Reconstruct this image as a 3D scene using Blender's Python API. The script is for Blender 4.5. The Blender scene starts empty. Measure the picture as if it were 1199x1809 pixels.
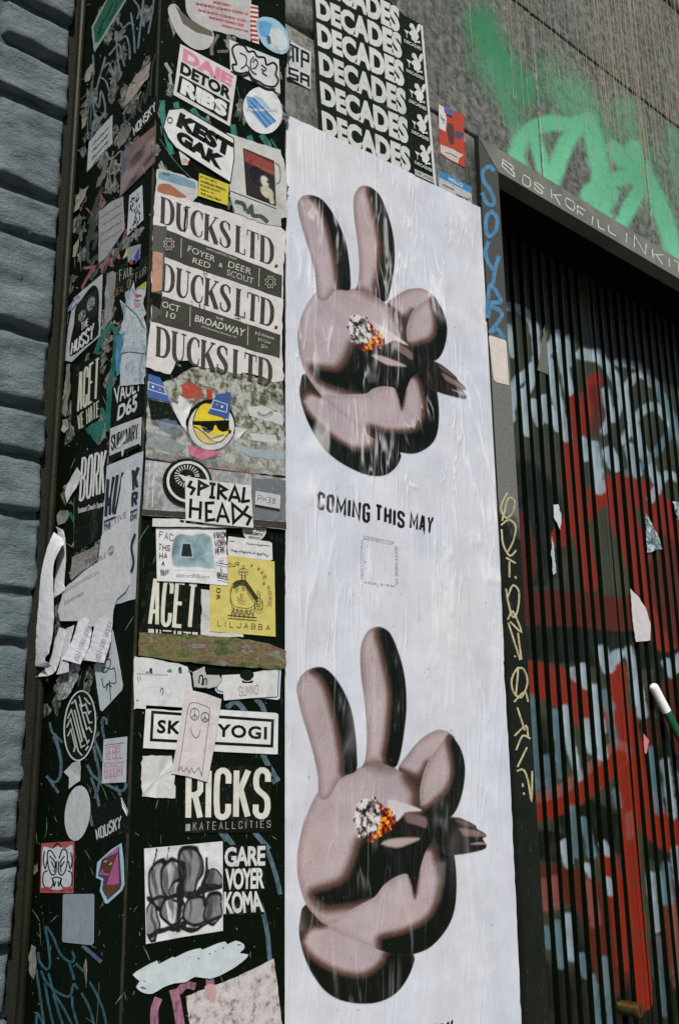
import bpy, bmesh, math, random
import numpy as np
from mathutils import Vector, Matrix, noise as mnoise

random.seed(7)
rng = np.random.default_rng(7)
SC = bpy.context.scene
COL = SC.collection

# ------------------------------------------------------------------ camera, sky, sun, exposure
FPX, PITCH, ROLL, YAW = 1790.336, 0.260526, -0.0137488, 0.735916
IW, IH = 1199, 1809
CAM = np.array([-1.107, -1.37, 1.5])
_fh = np.array([math.sin(YAW), math.cos(YAW), 0]); _rh = np.array([math.cos(YAW), -math.sin(YAW), 0]); _z = np.array([0, 0, 1.])
FWD = math.cos(PITCH) * _fh + math.sin(PITCH) * _z
_u0 = -math.sin(PITCH) * _fh + math.cos(PITCH) * _z
RGT = math.cos(ROLL) * _rh + math.sin(ROLL) * _u0
UPV = -math.sin(ROLL) * _rh + math.cos(ROLL) * _u0
cd = bpy.data.cameras.new('camera'); cam = bpy.data.objects.new('camera', cd); COL.objects.link(cam)
m = Matrix.Identity(4)
for i in range(3):
    m[i][0], m[i][1], m[i][2], m[i][3] = RGT[i], UPV[i], -FWD[i], CAM[i]
cam.matrix_world = m
cd.sensor_fit = 'VERTICAL'; cd.sensor_height = 36.0; cd.sensor_width = 24.0
cd.lens = FPX / IH * 36.0
cd.clip_start = 0.02; cd.clip_end = 1000
SC.camera = cam

SUN_EL, SUN_AZ = math.radians(48), math.radians(34)      # az: to the left of the wall's outward normal
to_sun = Vector((-math.sin(SUN_AZ) * math.cos(SUN_EL), -math.cos(SUN_AZ) * math.cos(SUN_EL), math.sin(SUN_EL)))
world = bpy.data.worlds.new('World'); SC.world = world; world.use_nodes = True
nt = world.node_tree; nt.nodes.clear()
sky = nt.nodes.new('ShaderNodeTexSky'); sky.sky_type = 'NISHITA'; sky.sun_disc = False
sky.sun_elevation = SUN_EL; sky.sun_rotation = math.atan2(to_sun.x, to_sun.y)
sky.air_density = 1.0; sky.dust_density = 2.0
bg = nt.nodes.new('ShaderNodeBackground'); bg.inputs[1].default_value = 0.05
wo = nt.nodes.new('ShaderNodeOutputWorld')
nt.links.new(sky.outputs[0], bg.inputs[0]); nt.links.new(bg.outputs[0], wo.inputs[0])
sl = bpy.data.lights.new('sun', 'SUN'); sl.energy = 4.6; sl.angle = math.radians(3.0); sl.color = (1, .965, .91)
sun = bpy.data.objects.new('sun', sl); COL.objects.link(sun)
sun.rotation_euler = (-to_sun).to_track_quat('-Z', 'Y').to_euler(); sun.location = (-2, -4, 6)
vs = SC.view_settings; vs.view_transform = 'Standard'; vs.look = 'None'; vs.gamma = 1; vs.exposure = 0.27; vs.use_curve_mapping = False
SC.cycles.max_bounces = 6

# ------------------------------------------------------------------ pixel <-> surface
XC = -0.3016        # pillar's left face
PLANES = {'W': 0.0, 'F': -0.010, 'S': 0.17, 'J': -0.006, 'B': 0.262}

def to3(pl, u, v, off=0.0):
    if pl == 'L': return np.array([XC - off, -u, v])
    return np.array([u, PLANES[pl] - off, v])

def px3(pl, x, y, off=0.0):
    d = FWD * FPX + RGT * (x - IW / 2) - UPV * (y - IH / 2)
    if pl == 'L': t = (XC - off - CAM[0]) / d[0]
    else: t = (PLANES[pl] - off - CAM[1]) / d[1]
    return CAM + d * t

def uv(pl, x, y):
    p = px3(pl, x, y)
    return (-p[1], p[2]) if pl == 'L' else (p[0], p[2])

def proj(P):
    Q = np.asarray(P) - CAM
    w = Q @ FWD
    return IW / 2 + FPX * (Q @ RGT) / w, IH / 2 - FPX * (Q @ UPV) / w

def zoom(ox, oy, s):
    return lambda *pts: [(ox + p[0] * s, oy + p[1] * s) for p in pts]

def lin(c):
    return tuple(((x / 255.) / 12.92 if x / 255. <= .04045 else ((x / 255. + .055) / 1.055) ** 2.4) for x in c)

# ------------------------------------------------------------------ materials
_mats = {}
def N(t, k, **kw):
    n = t.nodes.new('ShaderNode' + k)
    for a, b in kw.items(): setattr(n, a, b)
    return n

def math_node(t, op, a, b=None, clamp=False):
    n = N(t, 'Math', operation=op); n.use_clamp = clamp
    for i, v in ((0, a), (1, b)):
        if v is None: continue
        if isinstance(v, (int, float)): n.inputs[i].default_value = v
        else: t.links.new(v, n.inputs[i])
    return n.outputs[0]

def mixc(t, fac, a, b, blend='MIX'):
    n = N(t, 'Mix', data_type='RGBA', blend_type=blend)
    for sock, v in ((n.inputs[0], fac), (n.inputs[6], a), (n.inputs[7], b)):
        if isinstance(v, (int, float)): sock.default_value = v
        elif isinstance(v, tuple): sock.default_value = (*v[:3], 1)
        else: t.links.new(v, sock)
    return n.outputs[2]

def mapped(t, sx, sy, sz):
    g = N(t, 'NewGeometry'); mp = N(t, 'Mapping'); mp.inputs['Scale'].default_value = (sx, sy, sz)
    t.links.new(g.outputs['Position'], mp.inputs['Vector']); return mp.outputs[0]

def noise(t, vec, scale, detail=4, rough=.55, dist=0.0):
    n = N(t, 'TexNoise'); n.inputs['Scale'].default_value = scale; n.inputs['Detail'].default_value = detail
    n.inputs['Roughness'].default_value = rough; n.inputs['Distortion'].default_value = dist
    t.links.new(vec, n.inputs['Vector']); return n.outputs['Fac']

def ramp(t, fac, *stops):
    r = N(t, 'ValToRGB'); e = r.color_ramp.elements
    while len(e) < len(stops): e.new(.5)
    for el, (p, c) in zip(e, stops):
        el.position = p; el.color = (*c, 1) if isinstance(c, tuple) else (c, c, c, 1)
    t.links.new(fac, r.inputs[0]); return r.outputs[0]

def new_mat(name):
    mt = bpy.data.materials.new(name); mt.use_nodes = True
    t = mt.node_tree; t.nodes.clear()
    b = N(t, 'BsdfPrincipled'); o = N(t, 'OutputMaterial'); t.links.new(b.outputs[0], o.inputs[0])
    return mt, t, b, o

def bump(t, b, h, strength=.3, dist=.002, normal=None):
    n = N(t, 'Bump'); n.inputs['Strength'].default_value = strength; n.inputs['Distance'].default_value = dist
    t.links.new(h, n.inputs['Height'])
    if normal: t.links.new(normal, n.inputs['Normal'])
    t.links.new(n.outputs[0], b.inputs['Normal']); return n.outputs[0]

def paper(col=None, rough=.5, var=.18, dirt=.36, wear=.16, spec=.3):
    """paper / vinyl / print: one colour (sRGB 0-255) or, with None, the 'Col' attribute; grime, fine grain, scuffs"""
    key = ('paper', col, rough, var, dirt, wear, spec)
    if key in _mats: return _mats[key]
    mt, t, b, o = new_mat('paper_print'); v = mapped(t, 1, 1, 1)
    if col is None:
        a = N(t, 'Attribute', attribute_name='Col'); base = a.outputs['Color']
    else:
        if max(col) < 48: col = (col[0] * .5, col[1] * .72, col[2] * .42); spec = .14      # inks on this wall go to a greenish black
        oi = N(t, 'ObjectInfo'); base = mixc(t, 1.0, lin(col), ramp(t, oi.outputs['Random'], (0.0, .86), (1.0, 1.04)), 'MULTIPLY')
    n1 = noise(t, v, 60, 5, .6); n2 = noise(t, v, 700, 2, .6); n3 = noise(t, v, 14, 6, .7, .6)
    f = ramp(t, n1, (.3, 1 - var), (.7, 1.0)); c = mixc(t, 1.0, base, f, 'MULTIPLY')
    g = ramp(t, n2, (.35, 1 - var * .6), (.65, 1.0)); c = mixc(t, 1.0, c, g, 'MULTIPLY')
    d = ramp(t, n3, (.56, 0.0), (.74, dirt)); c = mixc(t, d, c, (.09, .085, .07))
    if wear:
        w = noise(t, v, 230, 6, .75); wm = ramp(t, w, (.60, 0.0), (.68, wear)); c = mixc(t, wm, c, (.40, .40, .39))
        w2 = ramp(t, noise(t, v, 42, 7, .8, .3), (.66, 0.0), (.69, min(1, wear * 1.6))); c = mixc(t, w2, c, (.30, .30, .28))
        w3 = ramp(t, noise(t, mapped(t, 1, 1, .2), 150, 4, .7), (.68, 0.0), (.74, wear)); c = mixc(t, w3, c, (.07, .075, .06))
    t.links.new(c, b.inputs['Base Color'])
    b.inputs['Roughness'].default_value = rough; b.inputs['Specular IOR Level'].default_value = spec
    bump(t, b, noise(t, v, 35, 4, .6, .8), .35, .003)
    _mats[key] = mt; return mt

def wheat(col=None):
    """pasted poster paper: vertical creases, brushed paste film, glossy; colour constant or 'Col' attribute"""
    key = ('wheat', col)
    if key in _mats: return _mats[key]
    mt, t, b, o = new_mat('pasted_paper')
    if col is None:
        a = N(t, 'Attribute', attribute_name='Col'); base = a.outputs['Color']
    else: base = lin(col)
    v = mapped(t, 1, 1, 1); vs_ = mapped(t, 1, 1, .16)
    # creases: thin ridges where stretched, warped noises cross their mid value
    hs = []
    for sc, wd, di, off in ((7., .030, 1.1, 0.0), (15., .034, 1.6, 3.7), (4.2, .020, .8, 8.1)):
        mp = N(t, 'Mapping'); mp.inputs['Scale'].default_value = (1, 1, .15); mp.inputs['Location'].default_value = (off, 0, off)
        g = N(t, 'NewGeometry'); t.links.new(g.outputs['Position'], mp.inputs['Vector'])
        n = noise(t, mp.outputs[0], sc, 3, .5, di)
        dd = math_node(t, 'ABSOLUTE', math_node(t, 'SUBTRACT', n, .5))
        rr = math_node(t, 'SUBTRACT', 1.0, math_node(t, 'DIVIDE', dd, wd), True)
        brk = ramp(t, noise(t, v, 5 + off, 2), (.44, 0.0), (.58, 1.0))
        hs.append(math_node(t, 'MULTIPLY', rr, brk))
    gz = N(t, 'NewGeometry'); sx_ = N(t, 'SeparateXYZ'); t.links.new(gz.outputs['Position'], sx_.inputs[0])
    wet = ramp(t, math_node(t, 'MULTIPLY', sx_.outputs['Z'], .33), (.53, .48), (.66, 1.0))      # the upper sheet got more paste
    cre = math_node(t, 'MULTIPLY', math_node(t, 'MAXIMUM', math_node(t, 'MAXIMUM', hs[0], hs[1]), hs[2]), wet)
    vst = mapped(t, 1, 1, .03)
    st = noise(t, vst, 420, 3, .6); stm = ramp(t, st, (.5, 0.0), (.78, 1.0))
    patch = ramp(t, noise(t, v, 6, 3, .6), (.42, 0.0), (.62, 1.0))
    n1 = noise(t, v, 9, 6, .65); f = ramp(t, n1, (.3, .76), (.7, 1.0)); c = mixc(t, 1.0, base, f, 'MULTIPLY')
    tint = ramp(t, noise(t, v, 3.1, 3), (.35, (.90, .95, 1.0)), (.65, (1.0, .975, .955))); c = mixc(t, 1.0, c, tint, 'MULTIPLY')
    g2 = ramp(t, noise(t, v, 900, 2), (.35, .90), (.65, 1.0)); c = mixc(t, 1.0, c, g2, 'MULTIPLY')
    film = math_node(t, 'MULTIPLY', math_node(t, 'MULTIPLY', math_node(t, 'MULTIPLY', stm, patch), .12), wet)
    c = mixc(t, film, c, (.62, .64, .64))
    c = mixc(t, math_node(t, 'MULTIPLY', math_node(t, 'POWER', cre, 2.0), .42), c, (.80, .80, .81))
    spk = ramp(t, noise(t, v, 120, 2, .4), (.74, 0.0), (.77, .6)); c = mixc(t, spk, c, (.1, .1, .1))
    t.links.new(c, b.inputs['Base Color'])
    b.inputs['Roughness'].default_value = .5; b.inputs['Specular IOR Level'].default_value = .2
    h = math_node(t, 'ADD', math_node(t, 'MULTIPLY', cre, 1.0), math_node(t, 'MULTIPLY', stm, .10))
    big = noise(t, vs_, 10, 4, .6, .5)
    h = math_node(t, 'ADD', h, math_node(t, 'MULTIPLY', big, 2.2))
    bump(t, b, h, .46, .0024)
    _mats[key] = mt; return mt

def painted(name, base, rough=.4, scratch=.3, spec=.4, bumpy=.25, mott=.5, vscale=1.0, use_attr=True):
    """painted metal with scratches and rubbed patches; paint sprayed over it comes from Col (A = coverage)"""
    key = ('painted', name)
    if key in _mats: return _mats[key]
    mt, t, b, o = new_mat(name)
    v = mapped(t, 1, 1, 1); vv = mapped(t, 1, 1, .12)
    n1 = noise(t, v, 8, 6, .65, .5)
    c = mixc(t, ramp(t, n1, (.35, 0.0), (.7, mott)), lin(base), tuple(min(1, x * 2.2 + .008) for x in lin(base)))
    sp = ramp(t, noise(t, v, 170, 5, .75), (.66, 0.0), (.70, scratch)); c = mixc(t, sp, c, (.30, .31, .30))
    sv = ramp(t, noise(t, vv, 260, 3, .6), (.66, 0.0), (.74, scratch * .6)); c = mixc(t, sv, c, (.25, .26, .25))
    if use_attr:
        a = N(t, 'Attribute', attribute_name='Col')
        gr = ramp(t, noise(t, v, 420, 3), (.3, .82), (.7, 1.0)); pc = mixc(t, 1.0, a.outputs['Color'], gr, 'MULTIPLY')
        edge = math_node(t, 'ADD', a.outputs['Alpha'], math_node(t, 'MULTIPLY', math_node(t, 'SUBTRACT', noise(t, v, 520, 2), .5), .35))
        am = ramp(t, edge, (.25, 0.0), (.75, 1.0)); c = mixc(t, am, c, pc)
    t.links.new(c, b.inputs['Base Color'])
    b.inputs['Roughness'].default_value = rough; b.inputs['Specular IOR Level'].default_value = spec
    bump(t, b, noise(t, v, 90, 5, .6), bumpy, .002)
    _mats[key] = mt; return mt

def granite():
    if 'granite' in _mats: return _mats['granite']
    mt, t, b, o = new_mat('granite')
    v = mapped(t, 1, 1, 1)
    n1 = noise(t, v, 42, 8, .78, .15); n2 = noise(t, v, 5, 4, .6)
    c = ramp(t, n1, (.38, (.026, .032, .027)), (.47, (.078, .084, .074)), (.55, (.145, .152, .138)), (.68, (.25, .262, .245)))
    c = mixc(t, 1.0, c, ramp(t, n2, (.3, .62), (.7, 1.08)), 'MULTIPLY')
    st = ramp(t, noise(t, v, 7, 5, .7, 1.0), (.66, 0.0), (.73, .75)); c = mixc(t, st, c, (.045, .032, .02))
    # dusty film that thickens upward to the right, where the rain washes soot down
    wash = ramp(t, noise(t, mapped(t, 1, 1, .06), 60, 3), (.45, 0.0), (.75, .45)); c = mixc(t, wash, c, (.22, .20, .17))
    a = N(t, 'Attribute', attribute_name='Col')
    edge = math_node(t, 'ADD', a.outputs['Alpha'], math_node(t, 'MULTIPLY', math_node(t, 'SUBTRACT', noise(t, v, 420, 3, .7), .5), 1.0))
    am = ramp(t, edge, (.15, 0.0), (.85, .95)); am = math_node(t, 'MULTIPLY', am, ramp(t, n1, (.36, .72), (.48, 1.0))); c = mixc(t, am, c, a.outputs['Color'])
    t.links.new(c, b.inputs['Base Color']); b.inputs['Roughness'].default_value = .62; b.inputs['Specular IOR Level'].default_value = .3
    bump(t, b, math_node(t, 'ADD', n1, math_node(t, 'MULTIPLY', noise(t, v, 300, 4, .7), .5)), .55, .003)
    _mats['granite'] = mt; return mt

def brickpaint():
    mt, t, b, o = new_mat('painted_stone')
    v = mapped(t, 1, 1, 1)
    n1 = noise(t, v, 16, 6, .6); c = ramp(t, n1, (.3, (.092, .128, .142)), (.5, (.138, .176, .190)), (.72, (.190, .226, .238)))
    ch = ramp(t, noise(t, v, 38, 6, .8), (.70, 0.0), (.74, .7)); c = mixc(t, ch, c, (.30, .19, .13))
    dk = ramp(t, noise(t, v, 60, 6, .8), (.64, 0.0), (.72, .6)); c = mixc(t, dk, c, (.06, .065, .06))
    t.links.new(c, b.inputs['Base Color']); b.inputs['Roughness'].default_value = .75; b.inputs['Specular IOR Level'].default_value = .2
    h = math_node(t, 'ADD', math_node(t, 'ADD', noise(t, v, 110, 7, .75), math_node(t, 'MULTIPLY', noise(t, v, 420, 3, .7), .6)), math_node(t, 'MULTIPLY', noise(t, mapped(t, .6, .6, 1.6), 40, 6, .72, .2), 1.8))
    so = ramp(t, noise(t, v, 5, 6, .7), (.55, 0.0), (.8, .25)); c2 = mixc(t, so, c, (.05, .055, .05)); t.links.new(c2, b.inputs['Base Color'])
    bump(t, b, h, 1.0, .006)
    return mt

def simple(name, col, rough=.5, metal=0.0, var=.25, scale=40, bumps=.2, spec=.4):
    key = ('simple', name)
    if key in _mats: return _mats[key]
    mt, t, b, o = new_mat(name); v = mapped(t, 1, 1, 1)
    c = mixc(t, 1.0, lin(col), ramp(t, noise(t, v, scale, 5, .65), (.3, 1 - var), (.7, 1.0)), 'MULTIPLY')
    t.links.new(c, b.inputs['Base Color']); b.inputs['Roughness'].default_value = rough; b.inputs['Metallic'].default_value = metal
    b.inputs['Specular IOR Level'].default_value = spec
    bump(t, b, noise(t, v, scale * 3, 5, .65), bumps, .003)
    _mats[key] = mt; return mt

def mottled(*stops, scale=60, dist=1.0, rough=.55, stretch=(1, 1, 1), bumps=.5):
    key = ('mott', stops, scale, dist, stretch)
    if key in _mats: return _mats[key]
    mt, t, b, o = new_mat('paper_residue'); v = mapped(t, *stretch)
    n = noise(t, v, scale, 6, .7, dist); c = ramp(t, n, *[(p, lin(c)) for p, c in stops])
    c = mixc(t, 1.0, c, ramp(t, noise(t, v, scale * 6, 3), (.3, .7), (.7, 1.0)), 'MULTIPLY')
    t.links.new(c, b.inputs['Base Color']); b.inputs['Roughness'].default_value = rough
    bump(t, b, noise(t, v, scale * 2, 6, .7), bumps, .002)
    _mats[key] = mt; return mt

def tape_mat():
    if 'tape' in _mats: return _mats['tape']
    mt, t, b, o = new_mat('clear_tape'); v = mapped(t, 1, 1, 1)
    b.inputs['Base Color'].default_value = (.55, .56, .55, 1); b.inputs['Roughness'].default_value = .16; b.inputs['Specular IOR Level'].default_value = .7
    bump(t, b, noise(t, v, 28, 5, .6, 1.2), .6, .006)
    tr = N(t, 'BsdfTransparent'); mx = N(t, 'MixShader')
    t.links.new(ramp(t, noise(t, v, 20, 6, .75, 1.0), (.42, .10), (.68, .42)), mx.inputs[0])
    t.links.new(tr.outputs[0], mx.inputs[1]); t.links.new(b.outputs[0], mx.inputs[2]); t.links.new(mx.outputs[0], o.inputs[0])
    _mats['tape'] = mt; return mt

def marker(col, dens=.8):
    key = ('marker', col, dens)
    if key in _mats: return _mats[key]
    mt, t, b, o = new_mat('marker_ink'); v = mapped(t, 1, 1, .35)
    c = mixc(t, 1.0, lin(col), ramp(t, noise(t, v, 90, 4), (.3, .7), (.7, 1.0)), 'MULTIPLY')
    t.links.new(c, b.inputs['Base Color']); b.inputs['Roughness'].default_value = .5; b.inputs['Specular IOR Level'].default_value = .25
    tr = N(t, 'BsdfTransparent'); mx = N(t, 'MixShader')
    t.links.new(ramp(t, noise(t, v, 240, 5, .7), (.36, dens * .35), (.56, dens)), mx.inputs[0])
    t.links.new(tr.outputs[0], mx.inputs[1]); t.links.new(b.outputs[0], mx.inputs[2]); t.links.new(mx.outputs[0], o.inputs[0])
    _mats[key] = mt; return mt

# ------------------------------------------------------------------ mesh helpers
def mesh_obj(name, V, F, mat, parent=None, loc=None, smooth=False, col=None):
    """V in world metres; parent is a root whose origin (location) the child shares"""
    V = np.asarray(V, float)
    org = np.array(parent['_o']) if parent is not None else (np.array(loc) if loc is not None else np.zeros(3))
    me = bpy.data.meshes.new(name); V2 = V - org
    if isinstance(F, np.ndarray):
        k = F.shape[1]; me.vertices.add(len(V2)); me.vertices.foreach_set('co', V2.astype(np.float32).ravel())
        me.loops.add(F.size); me.loops.foreach_set('vertex_index', F.astype(np.int32).ravel())
        me.polygons.add(len(F)); me.polygons.foreach_set('loop_start', np.arange(0, F.size, k, dtype=np.int32))
        me.update(calc_edges=True); me.validate()
    else:
        me.from_pydata([tuple(v) for v in V2], [], [tuple(f) for f in F]); me.update()
    if col is not None:
        a = me.color_attributes.new('Col', 'FLOAT_COLOR', 'POINT'); a.data.foreach_set('color', np.asarray(col, np.float32).ravel())
    if smooth: me.polygons.foreach_set('use_smooth', np.ones(len(me.polygons), bool))
    me.materials.append(mat)
    o = bpy.data.objects.new(name, me); COL.objects.link(o)
    if parent is not None: o.parent = parent
    else: o.location = org
    o['_o'] = [float(x) for x in org]
    return o

def root(name, loc, label, cat, group=None):
    o = bpy.data.objects.new(name, None); COL.objects.link(o); o.location = loc; o.empty_display_size = .05
    o['_o'] = [float(x) for x in loc]; o['label'] = label; o['category'] = cat
    if group: o['group'] = group
    return o

def tag(o, label, cat, group=None):
    o['label'] = label; o['category'] = cat
    if group: o['group'] = group
    return o

def struct(o): o['kind'] = 'structure'; return o

def box(x0, x1, y0, y1, z0, z1):
    V = [(x, y, z) for z in (z0, z1) for y in (y0, y1) for x in (x0, x1)]
    F = [(0, 2, 3, 1), (4, 5, 7, 6), (0, 1, 5, 4), (2, 6, 7, 3), (0, 4, 6, 2), (1, 3, 7, 5)]
    return V, F

def cylinder(p0, p1, r0, r1=None, n=20, cap=0.0):
    p0, p1 = Vector(p0), Vector(p1); r1 = r0 if r1 is None else r1
    ax = (p1 - p0).normalized(); a = ax.orthogonal().normalized(); b = ax.cross(a)
    rings = [(p0, r0), (p1 - ax * cap, r1)]
    if cap:
        for k in range(1, 5): rings.append((p1 - ax * cap * (1 - math.sin(k / 4 * math.pi / 2)), r1 * max(.02, math.cos(k / 4 * math.pi / 2))))
    V, F = [], []
    for (c, r) in rings:
        for i in range(n):
            t = 2 * math.pi * i / n; V.append(tuple(c + a * (r * math.cos(t)) + b * (r * math.sin(t))))
    for k in range(len(rings) - 1):
        for i in range(n): F.append((k * n + i, k * n + (i + 1) % n, (k + 1) * n + (i + 1) % n, (k + 1) * n + i))
    F.append(tuple(range(n - 1, -1, -1))); F.append(tuple((len(rings) - 1) * n + i for i in range(n)))
    return V, F

def smooth_closed(pts, n=4):
    P = np.array(pts, float); out = []
    for i in range(len(P)):
        a, b, c, d = P[i - 1], P[i], P[(i + 1) % len(P)], P[(i + 2) % len(P)]
        for k in range(n):
            t = k / n
            out.append(.5 * ((2 * b) + (-a + c) * t + (2 * a - 5 * b + 4 * c - d) * t * t + (-a + 3 * b - 3 * c + d) * t ** 3))
    return [tuple(p) for p in out]

def smooth_open(pts, n=4):
    P = np.array(pts, float); P = np.vstack([2 * P[0] - P[1], P, 2 * P[-1] - P[-2]]); out = []
    for i in range(1, len(P) - 2):
        a, b, c, d = P[i - 1], P[i], P[i + 1], P[i + 2]
        for k in range(n):
            t = k / n
            out.append(.5 * ((2 * b) + (-a + c) * t + (2 * a - 5 * b + 4 * c - d) * t * t + (-a + 3 * b - 3 * c + d) * t ** 3))
    out.append(P[-2]); return [tuple(p) for p in out]

def ellipse(cx, cy, rx, ry, rot=0, n=28, a0=0, a1=360):
    out = []; r = math.radians(rot)
    for i in range(n if a1 - a0 >= 360 else n + 1):
        t = math.radians(a0 + (a1 - a0) * i / n); x, y = rx * math.cos(t), ry * math.sin(t)
        out.append((cx + x * math.cos(r) - y * math.sin(r), cy + x * math.sin(r) + y * math.cos(r)))
    return out

def rough(pts, amp=1.2, step=9.0):
    """torn paper: outline in pixels with jittered edges"""
    out = []
    for i in range(len(pts)):
        a, b = np.array(pts[i], float), np.array(pts[(i + 1) % len(pts)], float)
        n = max(1, int(np.linalg.norm(b - a) / step))
        for k in range(n):
            p = a + (b - a) * k / n
            if k: p = p + rng.normal(0, amp, 2)
            out.append(tuple(p))
    return out

def poly_mesh(pl, pts, off, thick):
    """px outline -> prism lying on plane, front face at off, facing out"""
    P = [uv(pl, *p) for p in pts]
    area = sum(P[i - 1][0] * P[i][1] - P[i][0] * P[i - 1][1] for i in range(len(P)))
    if area < 0: P = P[::-1]
    n = len(P)
    V = [to3(pl, u, v, off) for u, v in P]
    if thick <= 0: return V, [tuple(range(n))]
    V += [to3(pl, u, v, off - thick) for u, v in P]
    F = [tuple(range(n))] + [(i, i + n, (i + 1) % n + n, (i + 1) % n) for i in range(n)]
    return V, F

def ribbon_uv(pts, w, cap=False):
    """centre line in a flat frame -> list of left/right pairs (mitred)"""
    P = np.array(pts, float); n = len(P); w = np.full(n, w, float) if np.isscalar(w) else np.array(w, float)
    L, R = [], []
    closed = n > 2 and np.allclose(P[0], P[-1])
    for i in range(n):
        a = P[i - 1] if i else (P[-2] if closed else None); b = P[i + 1] if i < n - 1 else (P[1] if closed else None)
        d1 = P[i] - a if a is not None else b - P[i]; d2 = b - P[i] if b is not None else P[i] - a
        d1 = d1 / (np.linalg.norm(d1) + 1e-12); d2 = d2 / (np.linalg.norm(d2) + 1e-12)
        t = d1 + d2; L_ = np.linalg.norm(t)
        t = d1 if L_ < .2 else t / L_
        nn = np.array([-t[1], t[0]]); k = max(.45, nn @ np.array([-d1[1], d1[0]]))
        L.append(P[i] + nn * w[i] / 2 / k); R.append(P[i] - nn * w[i] / 2 / k)
    return L, R

def strokes_mesh(pl, lines, off, eps=1.5e-5):
    """lines: (pts in px, width in px or list) -> flat ribbons on plane; every piece a hair above the last"""
    V, F = [], []; k = 0
    for pts, w in lines:
        L, R = ribbon_uv(pts, w); n0 = len(V)
        for a, b in zip(L, R):
            k += 1; o = off + eps * (k % 14)
            V.append(to3(pl, *uv(pl, *a), o)); V.append(to3(pl, *uv(pl, *b), o))
        for i in range(len(pts) - 1):
            q = n0 + 2 * i; F.append((q, q + 2, q + 3, q + 1))
    return V, F

def fix_normals(o, pl):
    me = o.data; me.update(); want = Vector((-1, 0, 0)) if pl == 'L' else Vector((0, -1, 0))
    flip = [p.index for p in me.polygons if p.normal.dot(want) < 0]
    if flip:
        bm = bmesh.new(); bm.from_mesh(me); bm.faces.ensure_lookup_table()
        bmesh.ops.reverse_faces(bm, faces=[bm.faces[i] for i in flip]); bm.to_mesh(me); bm.free()

def quad_map(quad):
    (x0, y0), (x1, y1), (x2, y2), (x3, y3) = quad      # TL TR BR BL
    def f(s, t):                                       # s right, t down
        a = (1 - s) * (1 - t); b = s * (1 - t); c = s * t; d = (1 - s) * t
        return (a * x0 + b * x1 + c * x2 + d * x3, a * y0 + b * y1 + c * y2 + d * y3)
    return f

# ------------------------------------------------------------------ lettering
_tc = {}
def text_tris(body, bold=0.0, space=1.0):
    k = (body, bold, space)
    if k in _tc: return _tc[k]
    cu = bpy.data.curves.new('lettering_curve', 'FONT'); cu.body = body; cu.offset = bold; cu.resolution_u = 3; cu.space_character = space
    o = bpy.data.objects.new('lettering_curve', cu); COL.objects.link(o)
    dg = bpy.context.evaluated_depsgraph_get()
    me = bpy.data.meshes.new_from_object(o.evaluated_get(dg))
    V = np.array([v.co[:2] for v in me.vertices]); F = [tuple(p.vertices) for p in me.polygons]
    bpy.data.objects.remove(o); bpy.data.curves.remove(cu); bpy.data.meshes.remove(me)
    mn, mx = V.min(0), V.max(0); V = (V - mn) / (mx - mn)
    _tc[k] = (V, F); return _tc[k]

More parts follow.
